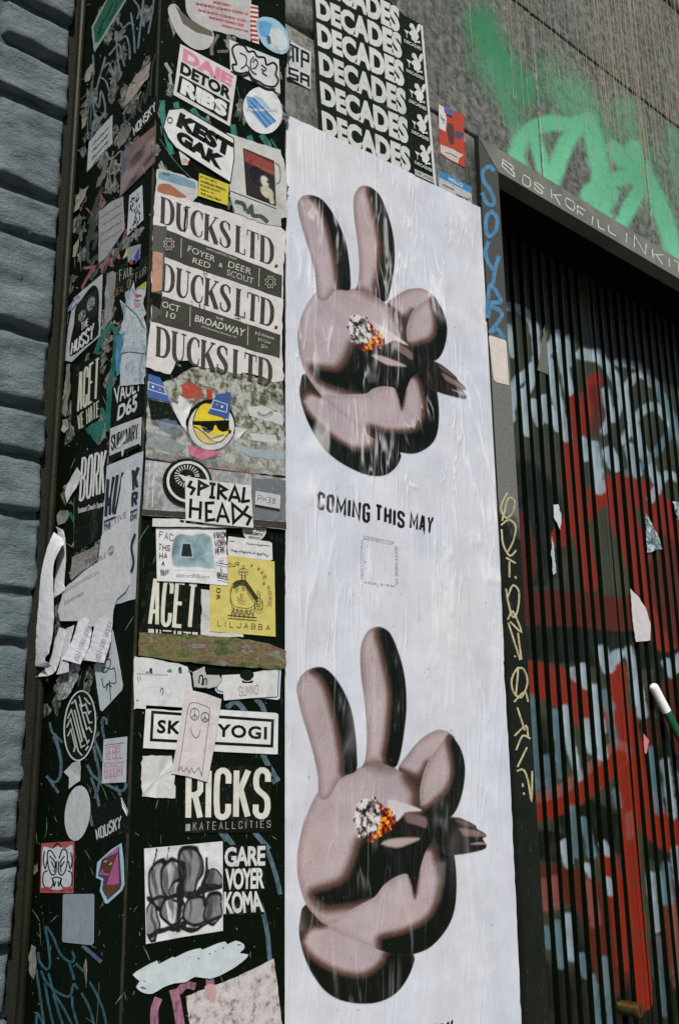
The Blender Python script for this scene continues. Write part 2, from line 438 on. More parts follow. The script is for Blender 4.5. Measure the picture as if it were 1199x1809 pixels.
SF = {
'A': [[(0,0),(.5,1),(1,0)],[(.2,.36),(.8,.36)]],
'B': [[(0,0),(0,1),(.65,1),(.9,.9),(.9,.64),(.65,.53),(0,.53)],[(.65,.53),(1,.42),(1,.1),(.7,0),(0,0)]],
'C': [[(1,.72),(1,.9),(.75,1),(.25,1),(0,.88),(0,.12),(.25,0),(.75,0),(1,.1),(1,.28)]],
'D': [[(0,0),(0,1),(.6,1),(1,.85),(1,.15),(.6,0),(0,0)]],
'E': [[(1,1),(0,1),(0,0),(1,0)],[(0,.52),(.85,.52)]],
'F': [[(1,1),(0,1),(0,0)],[(0,.52),(.8,.52)]],
'G': [[(1,.75),(1,.9),(.75,1),(.25,1),(0,.88),(0,.12),(.25,0),(.75,0),(1,.12),(1,.48),(.55,.48)]],
'H': [[(0,0),(0,1)],[(1,0),(1,1)],[(0,.52),(1,.52)]],
'I': [[(.5,0),(.5,1)]],
'J': [[(1,1),(1,.12),(.75,0),(.25,0),(0,.12),(0,.3)]],
'K': [[(0,0),(0,1)],[(1,1),(.12,.45)],[(.35,.6),(1,0)]],
'L': [[(0,1),(0,0),(1,0)]],
'M': [[(0,0),(0,1),(.5,.25),(1,1),(1,0)]],
'N': [[(0,0),(0,1),(1,0),(1,1)]],
'O': [[(.5,1),(.25,1),(0,.88),(0,.12),(.25,0),(.75,0),(1,.12),(1,.88),(.75,1),(.5,1)]],
'P': [[(0,0),(0,1),(.7,1),(1,.9),(1,.56),(.7,.46),(0,.46)]],
'R': [[(0,0),(0,1),(.7,1),(1,.9),(1,.58),(.7,.48),(0,.48)],[(.55,.48),(1,0)]],
'S': [[(1,.75),(1,.9),(.75,1),(.25,1),(0,.88),(0,.66),(.2,.56),(.8,.44),(1,.34),(1,.12),(.75,0),(.25,0),(0,.1),(0,.26)]],
'T': [[(0,1),(1,1)],[(.5,1),(.5,0)]],
'U': [[(0,1),(0,.12),(.25,0),(.75,0),(1,.12),(1,1)]],
'V': [[(0,1),(.5,0),(1,1)]],
'W': [[(0,1),(.25,0),(.5,.8),(.75,0),(1,1)]],
'X': [[(0,0),(1,1)],[(0,1),(1,0)]],
'Y': [[(0,1),(.5,.5),(1,1)],[(.5,.5),(.5,0)]],
'Z': [[(0,1),(1,1),(0,0),(1,0)]],
'.': [[(.4,0),(.6,.0)]], ',': [[(.5,.05),(.4,-.12)]], '-': [[(.1,.5),(.9,.5)]],
'0': [[(.5,1),(0,.85),(0,.15),(.5,0),(1,.15),(1,.85),(.5,1)]],
'1': [[(.2,.8),(.55,1),(.55,0)]], '2': [[(0,.8),(.3,1),(.8,1),(1,.8),(1,.6),(0,0),(1,0)]],
'3': [[(0,.9),(.5,1),(1,.8),(.4,.52),(1,.3),(.5,0),(0,.1)]], '5': [[(1,1),(.05,1),(0,.55),(.6,.62),(1,.4),(1,.15),(.6,0),(0,.08)]],
'6': [[(.9,1),(.2,.7),(0,.3),(.2,0),(.8,0),(1,.3),(.7,.5),(.1,.42)]], '8': [[(.5,.53),(.05,.75),(.5,1),(.95,.75),(.5,.53),(0,.25),(.5,0),(1,.25),(.5,.53)]],
}
HEAVY_A = [[(0, -.0), (.36, 1)], [(.64, 1), (1, -.0)], [(.2, .28), (.8, .28)]]
def soften(pts, lim=65):
    P = [np.array(p, float) for p in pts]; out = [P[0]]
    for i in range(1, len(P) - 1):
        d1, d2 = P[i] - P[i - 1], P[i + 1] - P[i]
        c = d1 @ d2 / (np.linalg.norm(d1) * np.linalg.norm(d2) + 1e-9)
        if math.degrees(math.acos(max(-1, min(1, c)))) < lim: out += [P[i] * .72 + P[i - 1] * .28, P[i] * .72 + P[i + 1] * .28]
        else: out.append(P[i])
    out.append(P[-1]); return [tuple(p) for p in out]

def stroke_text(s, quad, w=.2, gap=.28, lw=None, jit=0.0, aspect=None, round_=True, widths=None):
    """block / hand lettering from single strokes inside a px quad; w = stroke width as part of letter width.
    returns ribbons in px"""
    f = quad_map(quad); n = len(s); out = []
    ws = [(widths or {}).get(ch, .42 if ch in 'I1.,' else 1.0) if ch != ' ' else .6 for ch in s]
    tot = sum(ws) + gap * (n - 1); x = 0
    qw = math.dist(quad[0], quad[1]); qh = (math.dist(quad[0], quad[3]) + math.dist(quad[1], quad[2])) / 2
    cell = qw / tot; sw = w * cell                         # stroke width in px
    for ch, wd in zip(s, ws):
        for line in (HEAVY_A if ch in 'Aa' and w > .25 else SF.get(ch.upper(), [])):
            pts = []
            for (a, b) in (soften(line) if round_ else line):
                a += random.uniform(-jit, jit); b += random.uniform(-jit, jit)
                mx, my = sw / 2 / (wd * cell), sw / 2 / qh
                if wd < .6: mx = 0
                gx = (x + wd * (mx + a * (1 - 2 * mx))) / tot; gy = 1 - (my + b * (1 - 2 * my))
                pts.append(f(gx, gy))
            out.append((pts, lw or sw))
        x += wd + gap
    return out

def scribble(quad, n=40, w=1.0, loops=1.0):
    """a line of illegible handwriting: words of uneven zigzags and loops with gaps closed by light strokes"""
    f = quad_map(quad); pts = []; x = .02; k = 0
    while x < .98 and k < n * 2:
        k += 1; hgt = random.choice((.25, .3, .3, .45, .8))
        x += random.uniform(.2, 1.6) / n * (-.6 if random.random() < .22 else 1.5)
        pts.append(f(min(1, max(0, x)), .55 + (hgt if k % 2 else -hgt) * random.uniform(.4, .9) * .5))
    return (smooth_open(pts, 2), w)

# ------------------------------------------------------------------ numpy painters
def seg_dist(px, py, pts):
    d = np.full(px.shape, 1e9)
    for (x0, y0), (x1, y1) in zip(pts[:-1], pts[1:]):
        dx, dy = x1 - x0, y1 - y0; L = dx * dx + dy * dy + 1e-9
        t = np.clip(((px - x0) * dx + (py - y0) * dy) / L, 0, 1)
        d = np.minimum(d, np.hypot(px - x0 - t * dx, py - y0 - t * dy))
    return d

def sdist(px, py, poly):
    d = seg_dist(px, py, list(poly) + [poly[0]]); ins = np.zeros(px.shape, bool)
    for (x0, y0), (x1, y1) in zip(poly, list(poly[1:]) + [poly[0]]):
        c = (y0 > py) != (y1 > py)
        with np.errstate(divide='ignore', invalid='ignore'):
            xi = (x1 - x0) * (py - y0) / (y1 - y0 if y1 != y0 else 1e-9) + x0
        ins ^= c & (px < xi)
    return np.where(ins, -d, d)

def sst(a, b, x):
    t = np.clip((x - a) / (b - a), 0, 1); return t * t * (3 - 2 * t)

_vt = rng.random((64, 64))
def vnoise(x, y, oct=3):
    r = 0; a = .5; s = 0
    for k in range(oct):
        xi, yi = np.floor(x).astype(int), np.floor(y).astype(int); fx, fy = x - xi, y - yi
        fx = fx * fx * (3 - 2 * fx); fy = fy * fy * (3 - 2 * fy)
        g = lambda i, j: _vt[(xi + i) % 64, (yi + j) % 64]
        r = r + a * ((g(0, 0) * (1 - fx) + g(1, 0) * fx) * (1 - fy) + (g(0, 1) * (1 - fx) + g(1, 1) * fx) * fy); s += a
        a *= .5; x = x * 2.03 + 7.1; y = y * 2.03 + 3.3
    return r / s

def L3(c): return np.array(lin(c))
def blend(rgb, col, a): return rgb * (1 - a[..., None]) + np.asarray(col) * a[..., None]

def grid_faces(nx, ny, keep=None):
    i = np.arange(nx * ny).reshape(ny, nx)
    F = np.stack([i[:-1, :-1], i[1:, :-1], i[1:, 1:], i[:-1, 1:]], -1).reshape(-1, 4)
    return F if keep is None else F[keep.ravel()]

# ------------------------------------------------------------------ stickers and posters
LIFT = []
class Sheet:
    """one flat sheet (sticker, poster, scrap) stuck on a plane, outline in photo pixels"""
    def __init__(s, name, label, cat, pl, pts, col, layer=1, group=None, mat=None, thick=.0006, rgh=.5, dirt=.40, wear=.24, jag=0.0, var=.18):
        s.pl, s.layer = pl, layer; s.off = .0007 * layer; s.k = 0
        if jag: pts = rough(pts, jag)
        V, F = poly_mesh(pl, pts, s.off, thick); c = np.mean(V, 0)
        s.o = mesh_obj(name, V, F, mat or paper(col, rgh, var, dirt, wear), None, c); tag(s.o, label, cat, group)
        s.pts = pts
        if name == 'paper_scrap' and pl != 'S': LIFT.append((s.o, len(pts), pl))
    def _up(s): s.k += 1; return s.off + .00012 + .00004 * s.k
    def add(s, name, V, F, mat, parent=None, **kw):
        o = mesh_obj(name, V, F, mat, parent or s.o, **kw); fix_normals(o, s.pl); return o
    def poly(s, pts, col, name='printed_shape', mat=None, smooth=0, **kw):
        if smooth: pts = smooth_closed(pts, smooth)
        V, F = poly_mesh(s.pl, pts, s._up(), 0); return s.add(name, V, F, mat or paper(col, **kw))
    def lines(s, lines, col, name='drawing', **kw):
        if name in ('rule', 'drawing', 'pen_marks', 'creases') and 1 < len(lines) <= 8:
            for l in lines: r = s.lines([l], col, name, **kw); s.k -= 5
            s.k += 4; return r
        V, F = strokes_mesh(s.pl, lines, s._up()); s.k += 5; return s.add(name, V, F, paper(col, **kw))
    def text(s, body, quad, col, bold=.03, name='lettering', space=1.0, **kw):
        T, F = text_tris(body, bold, space); f = quad_map(quad); o = s._up()
        V = [to3(s.pl, *uv(s.pl, *f(a, 1 - b)), o) for a, b in T]; return s.add(name, V, F, paper(col, **kw))
    def block(s, body, quad, col, w=.3, name='lettering', **kw):
        return s.lines(stroke_text(body, quad, w, **kw), col, name)
    def paint(s, quad, fn, n=90, name='printed_picture', mat=None, clip=None):
        f = quad_map(quad); ny = max(4, int(n * math.dist(quad[0], quad[3]) / max(1, math.dist(quad[0], quad[1]))))
        ss, tt = np.meshgrid(np.linspace(0, 1, n), np.linspace(0, 1, ny)); X, Y = f(ss, tt); o = s._up()
        V = np.array([to3(s.pl, *uv(s.pl, x, y), o) for x, y in zip(X.ravel(), Y.ravel())])
        rgb = fn(ss, tt); C = np.concatenate([rgb.reshape(-1, 3), np.ones((rgb.size // 3, 1))], 1)
        keep = None
        if clip is not None: keep = (sdist(X, Y, clip) < 0)[:-1, :-1]
        return s.add(name, V, grid_faces(n, ny, keep), mat or paper(None), col=C)

# ================================================================== THE SETTING
V, F = box(-60, 60, -60, 60, -.2, 0.0)
struct(mesh_obj('ground', V, F, simple('asphalt', (62, 62, 60), .85, 0, .4, 30, .5)))
V, F = box(-12, 12, -3.2, .40, .0, .13)
struct(mesh_obj('pavement', V, F, simple('concrete_pavement', (96, 95, 90), .8, 0, .35, 18, .4)))

# ------------------------------------------------------------------ spray paint painters (photo pixels -> colour, coverage)
def spray(px, py, strokes, sh_=False):
    rgb = np.zeros(px.shape + (3,)) + .2; al = np.zeros(px.shape); wob_ = 5 * (vnoise(px / 13, py / 13, 2) - .5); strokes = [(c, w, sf * (.6 if sh_ else 1.35), a, p) for c, w, sf, a, p in strokes]
    for col, w, soft, a, pts in strokes:
        d = seg_dist(px, py, smooth_open(pts, 3) if len(pts) > 2 else pts)
        cov = (1 - sst(w / 2 - soft * .5, w / 2 + soft, d + wob_)) * a
        rgb = blend(rgb, L3(col), np.where(al > .02, cov, np.where(cov > 0, 1., 0.))); al = np.maximum(al, cov) if a > 0 else al
    return rgb, al

G1, G2 = (42, 114, 76), (102, 180, 142)
GREEN = [
 (G1, 46, 26, .85, [(848, 38), (864, 80), (896, 128), (926, 162)]), (G1, 30, 24, .5, [(838, 90), (850, 125), (880, 160)]),
 ((70, 140, 104), 20, 16, .7, [(862, 118), (890, 172), (908, 215), (926, 256)]),
 ((80, 160, 115), 36, 26, .55, [(976, 148), (1002, 190), (1016, 220)]), ((85, 165, 120), 44, 26, .6, [(1012, 160), (1036, 200), (1048, 232)]),
 ((80, 155, 112), 34, 26, .5, [(1104, 190), (1118, 240), (1130, 270)]),
 (G2, 25, 9, 1, [(922, 312), (912, 282), (921, 246), (950, 222), (986, 218), (1014, 222)]),
 (G2, 25, 9, 1, [(1020, 216), (1000, 252), (984, 292), (976, 316)]), (G2, 20, 8, 1, [(942, 238), (952, 274), (966, 312)]),
 (G2, 30, 10, 1, [(1034, 214), (1050, 252), (1060, 300), (1062, 352)]), (G2, 30, 9, 1, [(1042, 344), (1062, 326), (1074, 346), (1060, 366), (1064, 382)]),
 (G2, 22, 8, 1, [(1074, 318), (1106, 312), (1134, 296)]), (G2, 24, 9, 1, [(1082, 262), (1104, 288), (1128, 322)]),
 (G2, 26, 9, 1, [(1118, 262), (1138, 308), (1160, 356), (1180, 408), (1190, 462)]), (G2, 22, 8, 1, [(1136, 326), (1116, 356), (1094, 402)]),
 ((60, 130, 92), 60, 40, .42, [(960, 130), (1020, 190), (1080, 240), (1140, 300)]), ((60, 130, 92), 50, 40, .38, [(870, 90), (920, 190), (950, 240)]), ((60, 130, 92), 60, 40, .35, [(1080, 330), (1130, 330), (1170, 380)]),
 ((80, 165, 125), 24, 22, .5, [(1186, 240), (1194, 300), (1204, 350)]),
]
W1, W2, RD, RB, PK = (142, 160, 170), (84, 112, 124), (118, 30, 11), (74, 26, 11), (124, 72, 66)
def _m(*l): return list(l)
KB = (9, 15, 7)
SHUT = [
 (KB, 66, 12, 1, [(905, 1136), (990, 1136), (1090, 1146), (1200, 1150)]), (KB, 70, 16, 1, [(1020, 1440), (1080, 1476)]), (KB, 50, 14, 1, [(930, 1490), (1000, 1500)]), (KB, 130, 24, 1, [(940, 1760), (1040, 1790), (1210, 1800)]),
 (KB, 70, 16, 1, [(1190, 1200), (1206, 1260)]), (KB, 80, 18, .9, [(1150, 1310), (1170, 1380), (1210, 1390)]), (KB, 90, 20, .9, [(920, 1300), (960, 1320)]), (KB, 60, 20, .8, [(1010, 1640), (1050, 1690)]), (KB, 70, 20, .8, [(920, 850), (960, 900), (950, 1000)]), (KB, 40, 14, .9, [(1160, 1500), (1200, 1520)]),
 (RD, 26, 6, 1, [(1050, 672), (1036, 720), (1020, 770), (1012, 830), (1018, 900), (1030, 960), (1042, 1030)]),
 (RD, 18, 5, 1, [(1012, 700), (1006, 780), (1000, 840), (1008, 900)]), (RB, 18, 10, .8, [(1048, 690), (1056, 730), (1050, 760)]),
 (RD, 34, 5, 1, [(1040, 900), (1010, 925), (988, 950)]), (RB, 26, 6, 1, [(918, 918), (930, 960), (934, 1000), (924, 1036)]),
 (RB, 60, 7, 1, [(905, 1076), (960, 1074), (1020, 1076), (1090, 1084), (1130, 1076)]),
 (RD, 48, 6, 1, [(1062, 872), (1098, 862), (1136, 876), (1168, 906), (1186, 950), (1204, 990)]),
 (RD, 44, 6, 1, [(1096, 910), (1116, 960), (1136, 1020), (1158, 1080), (1176, 1130)]), (RB, 30, 8, 1, [(1172, 960), (1190, 1010), (1206, 1050)]),
 (RB, 40, 8, .9, [(1160, 1010), (1180, 1080), (1200, 1120)]),
 (RD, 62, 5, 1, [(915, 1196), (950, 1200), (986, 1212), (1018, 1240), (1048, 1266)]),
 (RD, 30, 4, 1, [(1090, 1180), (1098, 1300), (1108, 1440), (1116, 1550), (1126, 1660), (1136, 1770)]),
 (RD, 24, 7, 1, [(1112, 1270), (1124, 1340), (1138, 1400), (1160, 1450), (1210, 1462)]),
 (PK, 44, 10, .9, [(936, 1424), (990, 1410), (1040, 1376), (1090, 1332)]), (RD, 30, 8, 1, [(930, 1440), (1000, 1420), (1060, 1372), (1092, 1340)]),
 (RB, 60, 9, 1, [(945, 1556), (1000, 1562), (1046, 1594), (1070, 1668), (1080, 1730)]),
 (RD, 30, 8, 1, [(1072, 1516), (1092, 1590), (1104, 1700)]), (RD, 56, 8, 1, [(1136, 1420), (1164, 1462), (1210, 1490)]),
 (PK, 18, 9, .8, [(958, 1560), (964, 1600)]), (PK, 18, 9, .8, [(980, 1556), (984, 1596)]), (PK, 16, 9, .8, [(1040, 1560), (1052, 1630)]),
 (RB, 26, 10, .8, [(1180, 1210), (1192, 1290), (1200, 1320)]), (RB, 24, 10, .8, [(1140, 1250), (1150, 1310)]),
 (PK, 14, 8, .7, [(1180, 1560), (1190, 1660), (1196, 1740)]), (RB, 30, 12, .8, [(1166, 1610), (1176, 1700)]),
 (W1, 13, 6, .9, [(890, 540), (914, 544), (934, 562), (946, 592), (948, 640)]), (W1, 12, 5, .8, [(897, 578), (906, 626)]),
 (W1, 15, 5, .95, [(902, 684), (934, 656), (964, 626), (984, 590)]), (W1, 15, 4, .95, [(900, 740), (906, 700), (930, 690), (940, 660)]),
 (W1, 14, 4, .95, [(925, 694), (931, 764)]), (W1, 14, 4, .95, [(942, 712), (952, 748)]), (W1, 13, 4, .9, [(960, 704), (966, 742)]), (W1, 13, 4, .95, [(972, 722), (986, 756)]),
 (W1, 15, 6, .9, [(966, 636), (980, 690), (992, 742), (1000, 772)]), (W1, 14, 6, .9, [(986, 596), (996, 650), (1006, 690)]), (W1, 15, 6, .8, [(1006, 600), (1004, 640)]),
 (W1, 20, 6, .85, [(1028, 626), (1056, 628)]), (W1, 15, 6, .9, [(1058, 632), (1086, 668), (1112, 730), (1136, 800), (1160, 850)]), (W1, 13, 6, .85, [(1084, 740), (1104, 690), (1128, 660), (1160, 684)]),
 (W1, 13, 6, .85, [(1100, 780), (1128, 730), (1160, 720), (1200, 770)]), (W2, 13, 6, .85, [(1150, 672), (1176, 716), (1210, 800)]), (W2, 12, 6, .8, [(1110, 836), (1146, 812), (1180, 770), (1204, 730)]),
 (W1, 12, 6, .85, [(1150, 880), (1176, 840), (1206, 850)]), (W1, 12, 6, .8, [(1092, 640), (1120, 646), (1146, 660)]), (W1, 13, 6, .85, [(1068, 690), (1076, 730), (1066, 760)]),
 (W1, 22, 7, .9, [(1074, 800), (1086, 822)]), (W1, 18, 6, .9, [(1048, 790), (1054, 830), (1058, 864)]), (W1, 16, 6, .9, [(1030, 780), (1034, 806)]), (W1, 16, 6, .85, [(1110, 790), (1124, 838)]),
 (W1, 18, 6, .9, [(1062, 1150), (1072, 1180), (1080, 1168), (1092, 1156)]), (W1, 14, 5, .9, [(1028, 1178), (1036, 1212)]), (W1, 14, 5, .85, [(1012, 1186), (1016, 1196)]),
 (W1, 15, 6, .9, [(1050, 1216), (1056, 1262), (1062, 1290)]), (W1, 16, 7, .9, [(1110, 1150), (1124, 1210), (1134, 1262)]), (W2, 18, 8, .8, [(1066, 1228), (1074, 1250)]),
 (W1, 14, 6, .8, [(1176, 1170), (1186, 1190)]), (W1, 14, 6, .85, [(1200, 1160), (1196, 1180)]),
 (W2, 12, 7, .85, [(980, 1258), (990, 1370)]), (W1, 14, 6, .9, [(996, 1252), (1006, 1310), (1022, 1372)]), (W1, 14, 6, .9, [(1034, 1276), (1044, 1326)]), (W1, 16, 5, .95, [(1052, 1274), (1064, 1336)]),
 (W2, 14, 9, .7, [(940, 1234), (948, 1390)]), (W2, 14, 8, .7, [(964, 1340), (970, 1390)]), (W2, 12, 7, .7, [(1076, 1262), (1084, 1310)]),
 (W2, 15, 7, .8, [(1148, 1326), (1164, 1432)]), (W1, 14, 7, .8, [(1174, 1346), (1188, 1442)]), (W2, 12, 6, .7, [(1196, 1350), (1204, 1430)]), (W2, 12, 6, .7, [(1086, 1398), (1092, 1424)]),
 (W1, 16, 6, .9, [(996, 1492), (1004, 1524)]), (W2, 14, 7, .8, [(1012, 1430), (1018, 1510)]), (W2, 15, 7, .8, [(1030, 1452), (1046, 1510)]), (W1, 12, 5, .9, [(1036, 1530), (1042, 1546)]), (W1, 14, 6, .8, [(1064, 1492), (1072, 1506)]),
 (W1, 14, 6, .8, [(1074, 1556), (1078, 1576)]), (W2, 17, 6, .9, [(962, 1644), (970, 1668)]), (W2, 15, 7, .9, [(982, 1632), (992, 1704)]), (W1, 17, 7, .85, [(1002, 1622), (1010, 1690)]), (W2, 13, 6, .85, [(1026, 1690), (1034, 1722)]),
 (W2, 13, 6, .85, [(1046, 1726), (1058, 1830)]), (W2, 13, 6, .85, [(1066, 1696), (1082, 1830)]), (W1, 14, 7, .8, [(1148, 1548), (1158, 1640)]), (W2, 14, 7, .85, [(1162, 1548), (1170, 1590)]),
 (W2, 14, 7, .85, [(1176, 1530), (1182, 1592)]), (W1, 12, 6, .8, [(1190, 1500), (1196, 1560)]), (PK, 12, 7, .7, [(1110, 1440), (1112, 1478)]), (W2, 12, 8, .6, [(1160, 1660), (1172, 1790)]),
]

# ------------------------------------------------------------------ stone-clad facade over and beside the doorway
DX0, DX1, DZ = .601, 2.60, 3.021      # outer edges of the door frame
fac = root('stone_facade', (.3, .05, 0), 'dark mottled stone-clad wall above and beside the shuttered doorway', 'wall')
V, F = box(-.02, DX0 + .03, .012, .30, 0, DZ); mesh_obj('backing_wall', V, F, simple('dark_joint', (30, 29, 26), .9), fac)
V, F = box(-.02, 4.0, .012, .30, DZ + .002, 5.05); mesh_obj('backing_wall', V, F, simple('dark_joint', (30, 29, 26), .9), fac)
V, F = box(DX1 - .03, 4.0, .012, .30, 0, DZ); mesh_obj('backing_wall', V, F, simple('dark_joint', (30, 29, 26), .9), fac)
GAP = .0026
def slab(x0, x1, z0, z1, dense):
    dy = random.uniform(0, .0012)
    st = .0034 if dense else .05
    nx, nz = max(3, int((x1 - x0) / st)), max(3, int((z1 - z0) / st))
    xs = np.linspace(x0 + GAP, x1 - GAP, nx); zs = np.linspace(z0 + GAP, z1 - GAP, nz)
    X, Z = np.meshgrid(xs, zs)
    bev = np.minimum.reduce([X - x0, x1 - X, Z - z0, z1 - Z]) <= GAP * 1.05
    Y = np.where(bev, dy + .0035, dy)
    P = np.stack([X, Y, Z], -1).reshape(-1, 3)
    C = np.zeros((len(P), 4)); C[:, :3] = .2
    if dense:
        px, py = proj(P); rgb, al = spray(px, py, GREEN); C[:, :3] = rgb; C[:, 3] = np.where(bev.ravel(), 0, al)
    n0 = len(P); i = np.arange(nx * nz).reshape(nz, nx)
    Fq = np.stack([i[:-1, :-1], i[:-1, 1:], i[1:, 1:], i[1:, :-1]], -1).reshape(-1, 4)
    rim = np.concatenate([i[0, :], i[1:, -1], i[-1, -2::-1], i[-2:0:-1, 0]])     # skirt back to the bed
    Pb = P[rim].copy(); Pb[:, 1] = .0125; P = np.vstack([P, Pb]); C = np.vstack([C, C[rim]])
    b = n0 + np.arange(len(rim)); rn = np.roll(rim, -1); bn = np.roll(b, -1)
    Fq = np.vstack([Fq, np.stack([rim, b, bn, rn], -1)])
    mesh_obj('stone_slab', P, Fq, granite(), fac, col=C)
XS = [-.008, .34, .87, 1.405, 1.94, 2.475, 3.01, 3.55]
ZS = [DZ, 3.536, 4.03, 4.53, 5.03]
for r in range(len(ZS) - 1):
    for c in range(len(XS) - 1): slab(XS[c], XS[c + 1], ZS[r], ZS[r + 1], r < 2 and 1 <= c <= 3)
for z0, z1 in ((0, .49), (.49, .996), (.996, 1.502), (1.502, 2.008), (2.008, 2.514), (2.514, DZ)):
    slab(-.008, .34, z0, z1, False); slab(.34, DX0 - .001, z0, z1, False)
    slab(DX1 + .001, 3.01, z0, z1, False); slab(3.01, 3.55, z0, z1, False)
# dried wash drips running down the stone
drips = []
for x0, yb in [(827, 96), (893, 150), (897, 205), (909, 250), (918, 175), (930, 118), (948, 70), (953, 140), (966, 208), (974, 120), (980, 205), (992, 150), (1006, 160), (1010, 215), (1018, 190), (1023, 240), (1034, 165), (1046, 300), (1050, 150), (1060, 225), (1066, 205), (1068, 280), (1076, 140), (1083, 235), (1088, 170), (1096, 260), (1100, 320), (1106, 190), (1114, 280), (1120, 120), (1128, 230), (1135, 330), (1142, 150), (1150, 290), (1158, 190), (1164, 380), (1172, 240), (1180, 160), (1186, 340), (1194, 260), (1203, 200), (1212, 300)] + [(random.uniform(1040, 1215), random.uniform(60, 330)) for _ in range(34)]:
    u0, v0 = uv('W', x0, -30); P = []; yb *= 1.15
    _, v1 = uv('W', x0 + .06 * yb, yb); n = 14
    for i in range(n + 1):
        v = v0 + .25 + (v1 - v0 - .25) * i / n; P.append((u0 + .0012 * math.sin(i * 1.3 + x0), v))
    drips.append((P, [random.uniform(.0018, .0032)] * n + [.0036]))
V, F = [], []
for k, (P, w) in enumerate(drips):
    Lf, Rt = ribbon_uv(P, w); n0 = len(V)
    for a, b in zip(Lf, Rt): V += [to3('W', *a, .0004 + .00002 * (k % 9)), to3('W', *b, .0004 + .00002 * (k % 9))]
    for i in range(len(P) - 1): q = n0 + 2 * i; F.append((q, q + 1, q + 3, q + 2))
o = mesh_obj('paint_drips', V, F, marker((176, 164, 136), .8), fac); fix_normals(o, 'W'); o['kind'] = 'stuff'

# ------------------------------------------------------------------ door frame
fr = root('door_frame', (.636, 0, 0), 'grey painted metal door frame with a mitred corner round the dark recess', 'door frame')
def prism(pts, y0, y1):
    n = len(pts); V = [(x, y0, z) for x, z in pts] + [(x, y1, z) for x, z in pts]
    return V, [tuple(range(n)), tuple(range(2 * n - 1, n - 1, -1))] + [(i, i + n, (i + 1) % n + n, (i + 1) % n) for i in range(n)]
JW = .071; zi = DZ - JW * .95
blackm = painted('black_enamel', (14, 19, 12), .45, .4, .25, .9, .35)
jambm = painted('black_jamb', (24, 26, 22), .5, .2, .25, .3, .3, use_attr=False)
greym = painted('grey_frame_paint', (98, 99, 95), .55, .2, .3, .4, .4, use_attr=False)
V, F = prism([(DX0, 0.13), (DX0 + JW, 0.13), (DX0 + JW, zi - .001), (DX0, DZ - .001)], -.0045, .215); mesh_obj('jamb', V, F, jambm, fr)
V, F = prism([(DX1 - JW, 0.13), (DX1, 0.13), (DX1, DZ - .001), (DX1 - JW, zi - .001)], -.0045, .215); mesh_obj('jamb', V, F, jambm, fr)
V, F = prism([(DX0 + .001, DZ), (DX0 + JW + .001, zi), (DX1 - JW - .001, zi), (DX1 - .001, DZ)], -.006, .04); mesh_obj('head', V, F, painted('grey_head_paint', (92, 95, 89), .6, .5, .25, .6, .6, use_attr=False), fr)
V, F = box(DX0 + JW - .02, DX1 - JW + .02, .0405, .30, zi + .004, DZ + .02); mesh_obj('soffit', V, F, simple('black_soffit', (16, 18, 15), .9, spec=.05), fr)
# jamb face: worn grey coat above, bare black below
nx, nz = 26, 900
X, Z = np.meshgrid(np.linspace(DX0 + .0006, DX0 + JW - .0006, nx), np.linspace(.6, DZ - .004, nz))
top = zi + (DX0 + JW - X) / JW * (DZ - zi) - .003; Z = np.minimum(Z, top)
P = np.stack([X, np.full_like(X, -.006), Z], -1).reshape(-1, 3); px, py = proj(P)
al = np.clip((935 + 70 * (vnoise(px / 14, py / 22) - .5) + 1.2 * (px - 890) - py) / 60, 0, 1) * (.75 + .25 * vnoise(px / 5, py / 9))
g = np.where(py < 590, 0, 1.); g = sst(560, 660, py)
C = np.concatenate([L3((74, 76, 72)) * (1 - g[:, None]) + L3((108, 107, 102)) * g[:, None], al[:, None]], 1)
i = np.arange(nx * nz).reshape(nz, nx); Fq = np.stack([i[:-1, :-1], i[:-1, 1:], i[1:, 1:], i[1:, :-1]], -1).reshape(-1, 4)
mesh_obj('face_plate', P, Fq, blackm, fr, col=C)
def on_frame(lines, col, name):
    V, F = strokes_mesh('J', lines, .0003); o = mesh_obj(name, V, F, marker(col, 1.25), fr); fix_normals(o, 'J'); return o
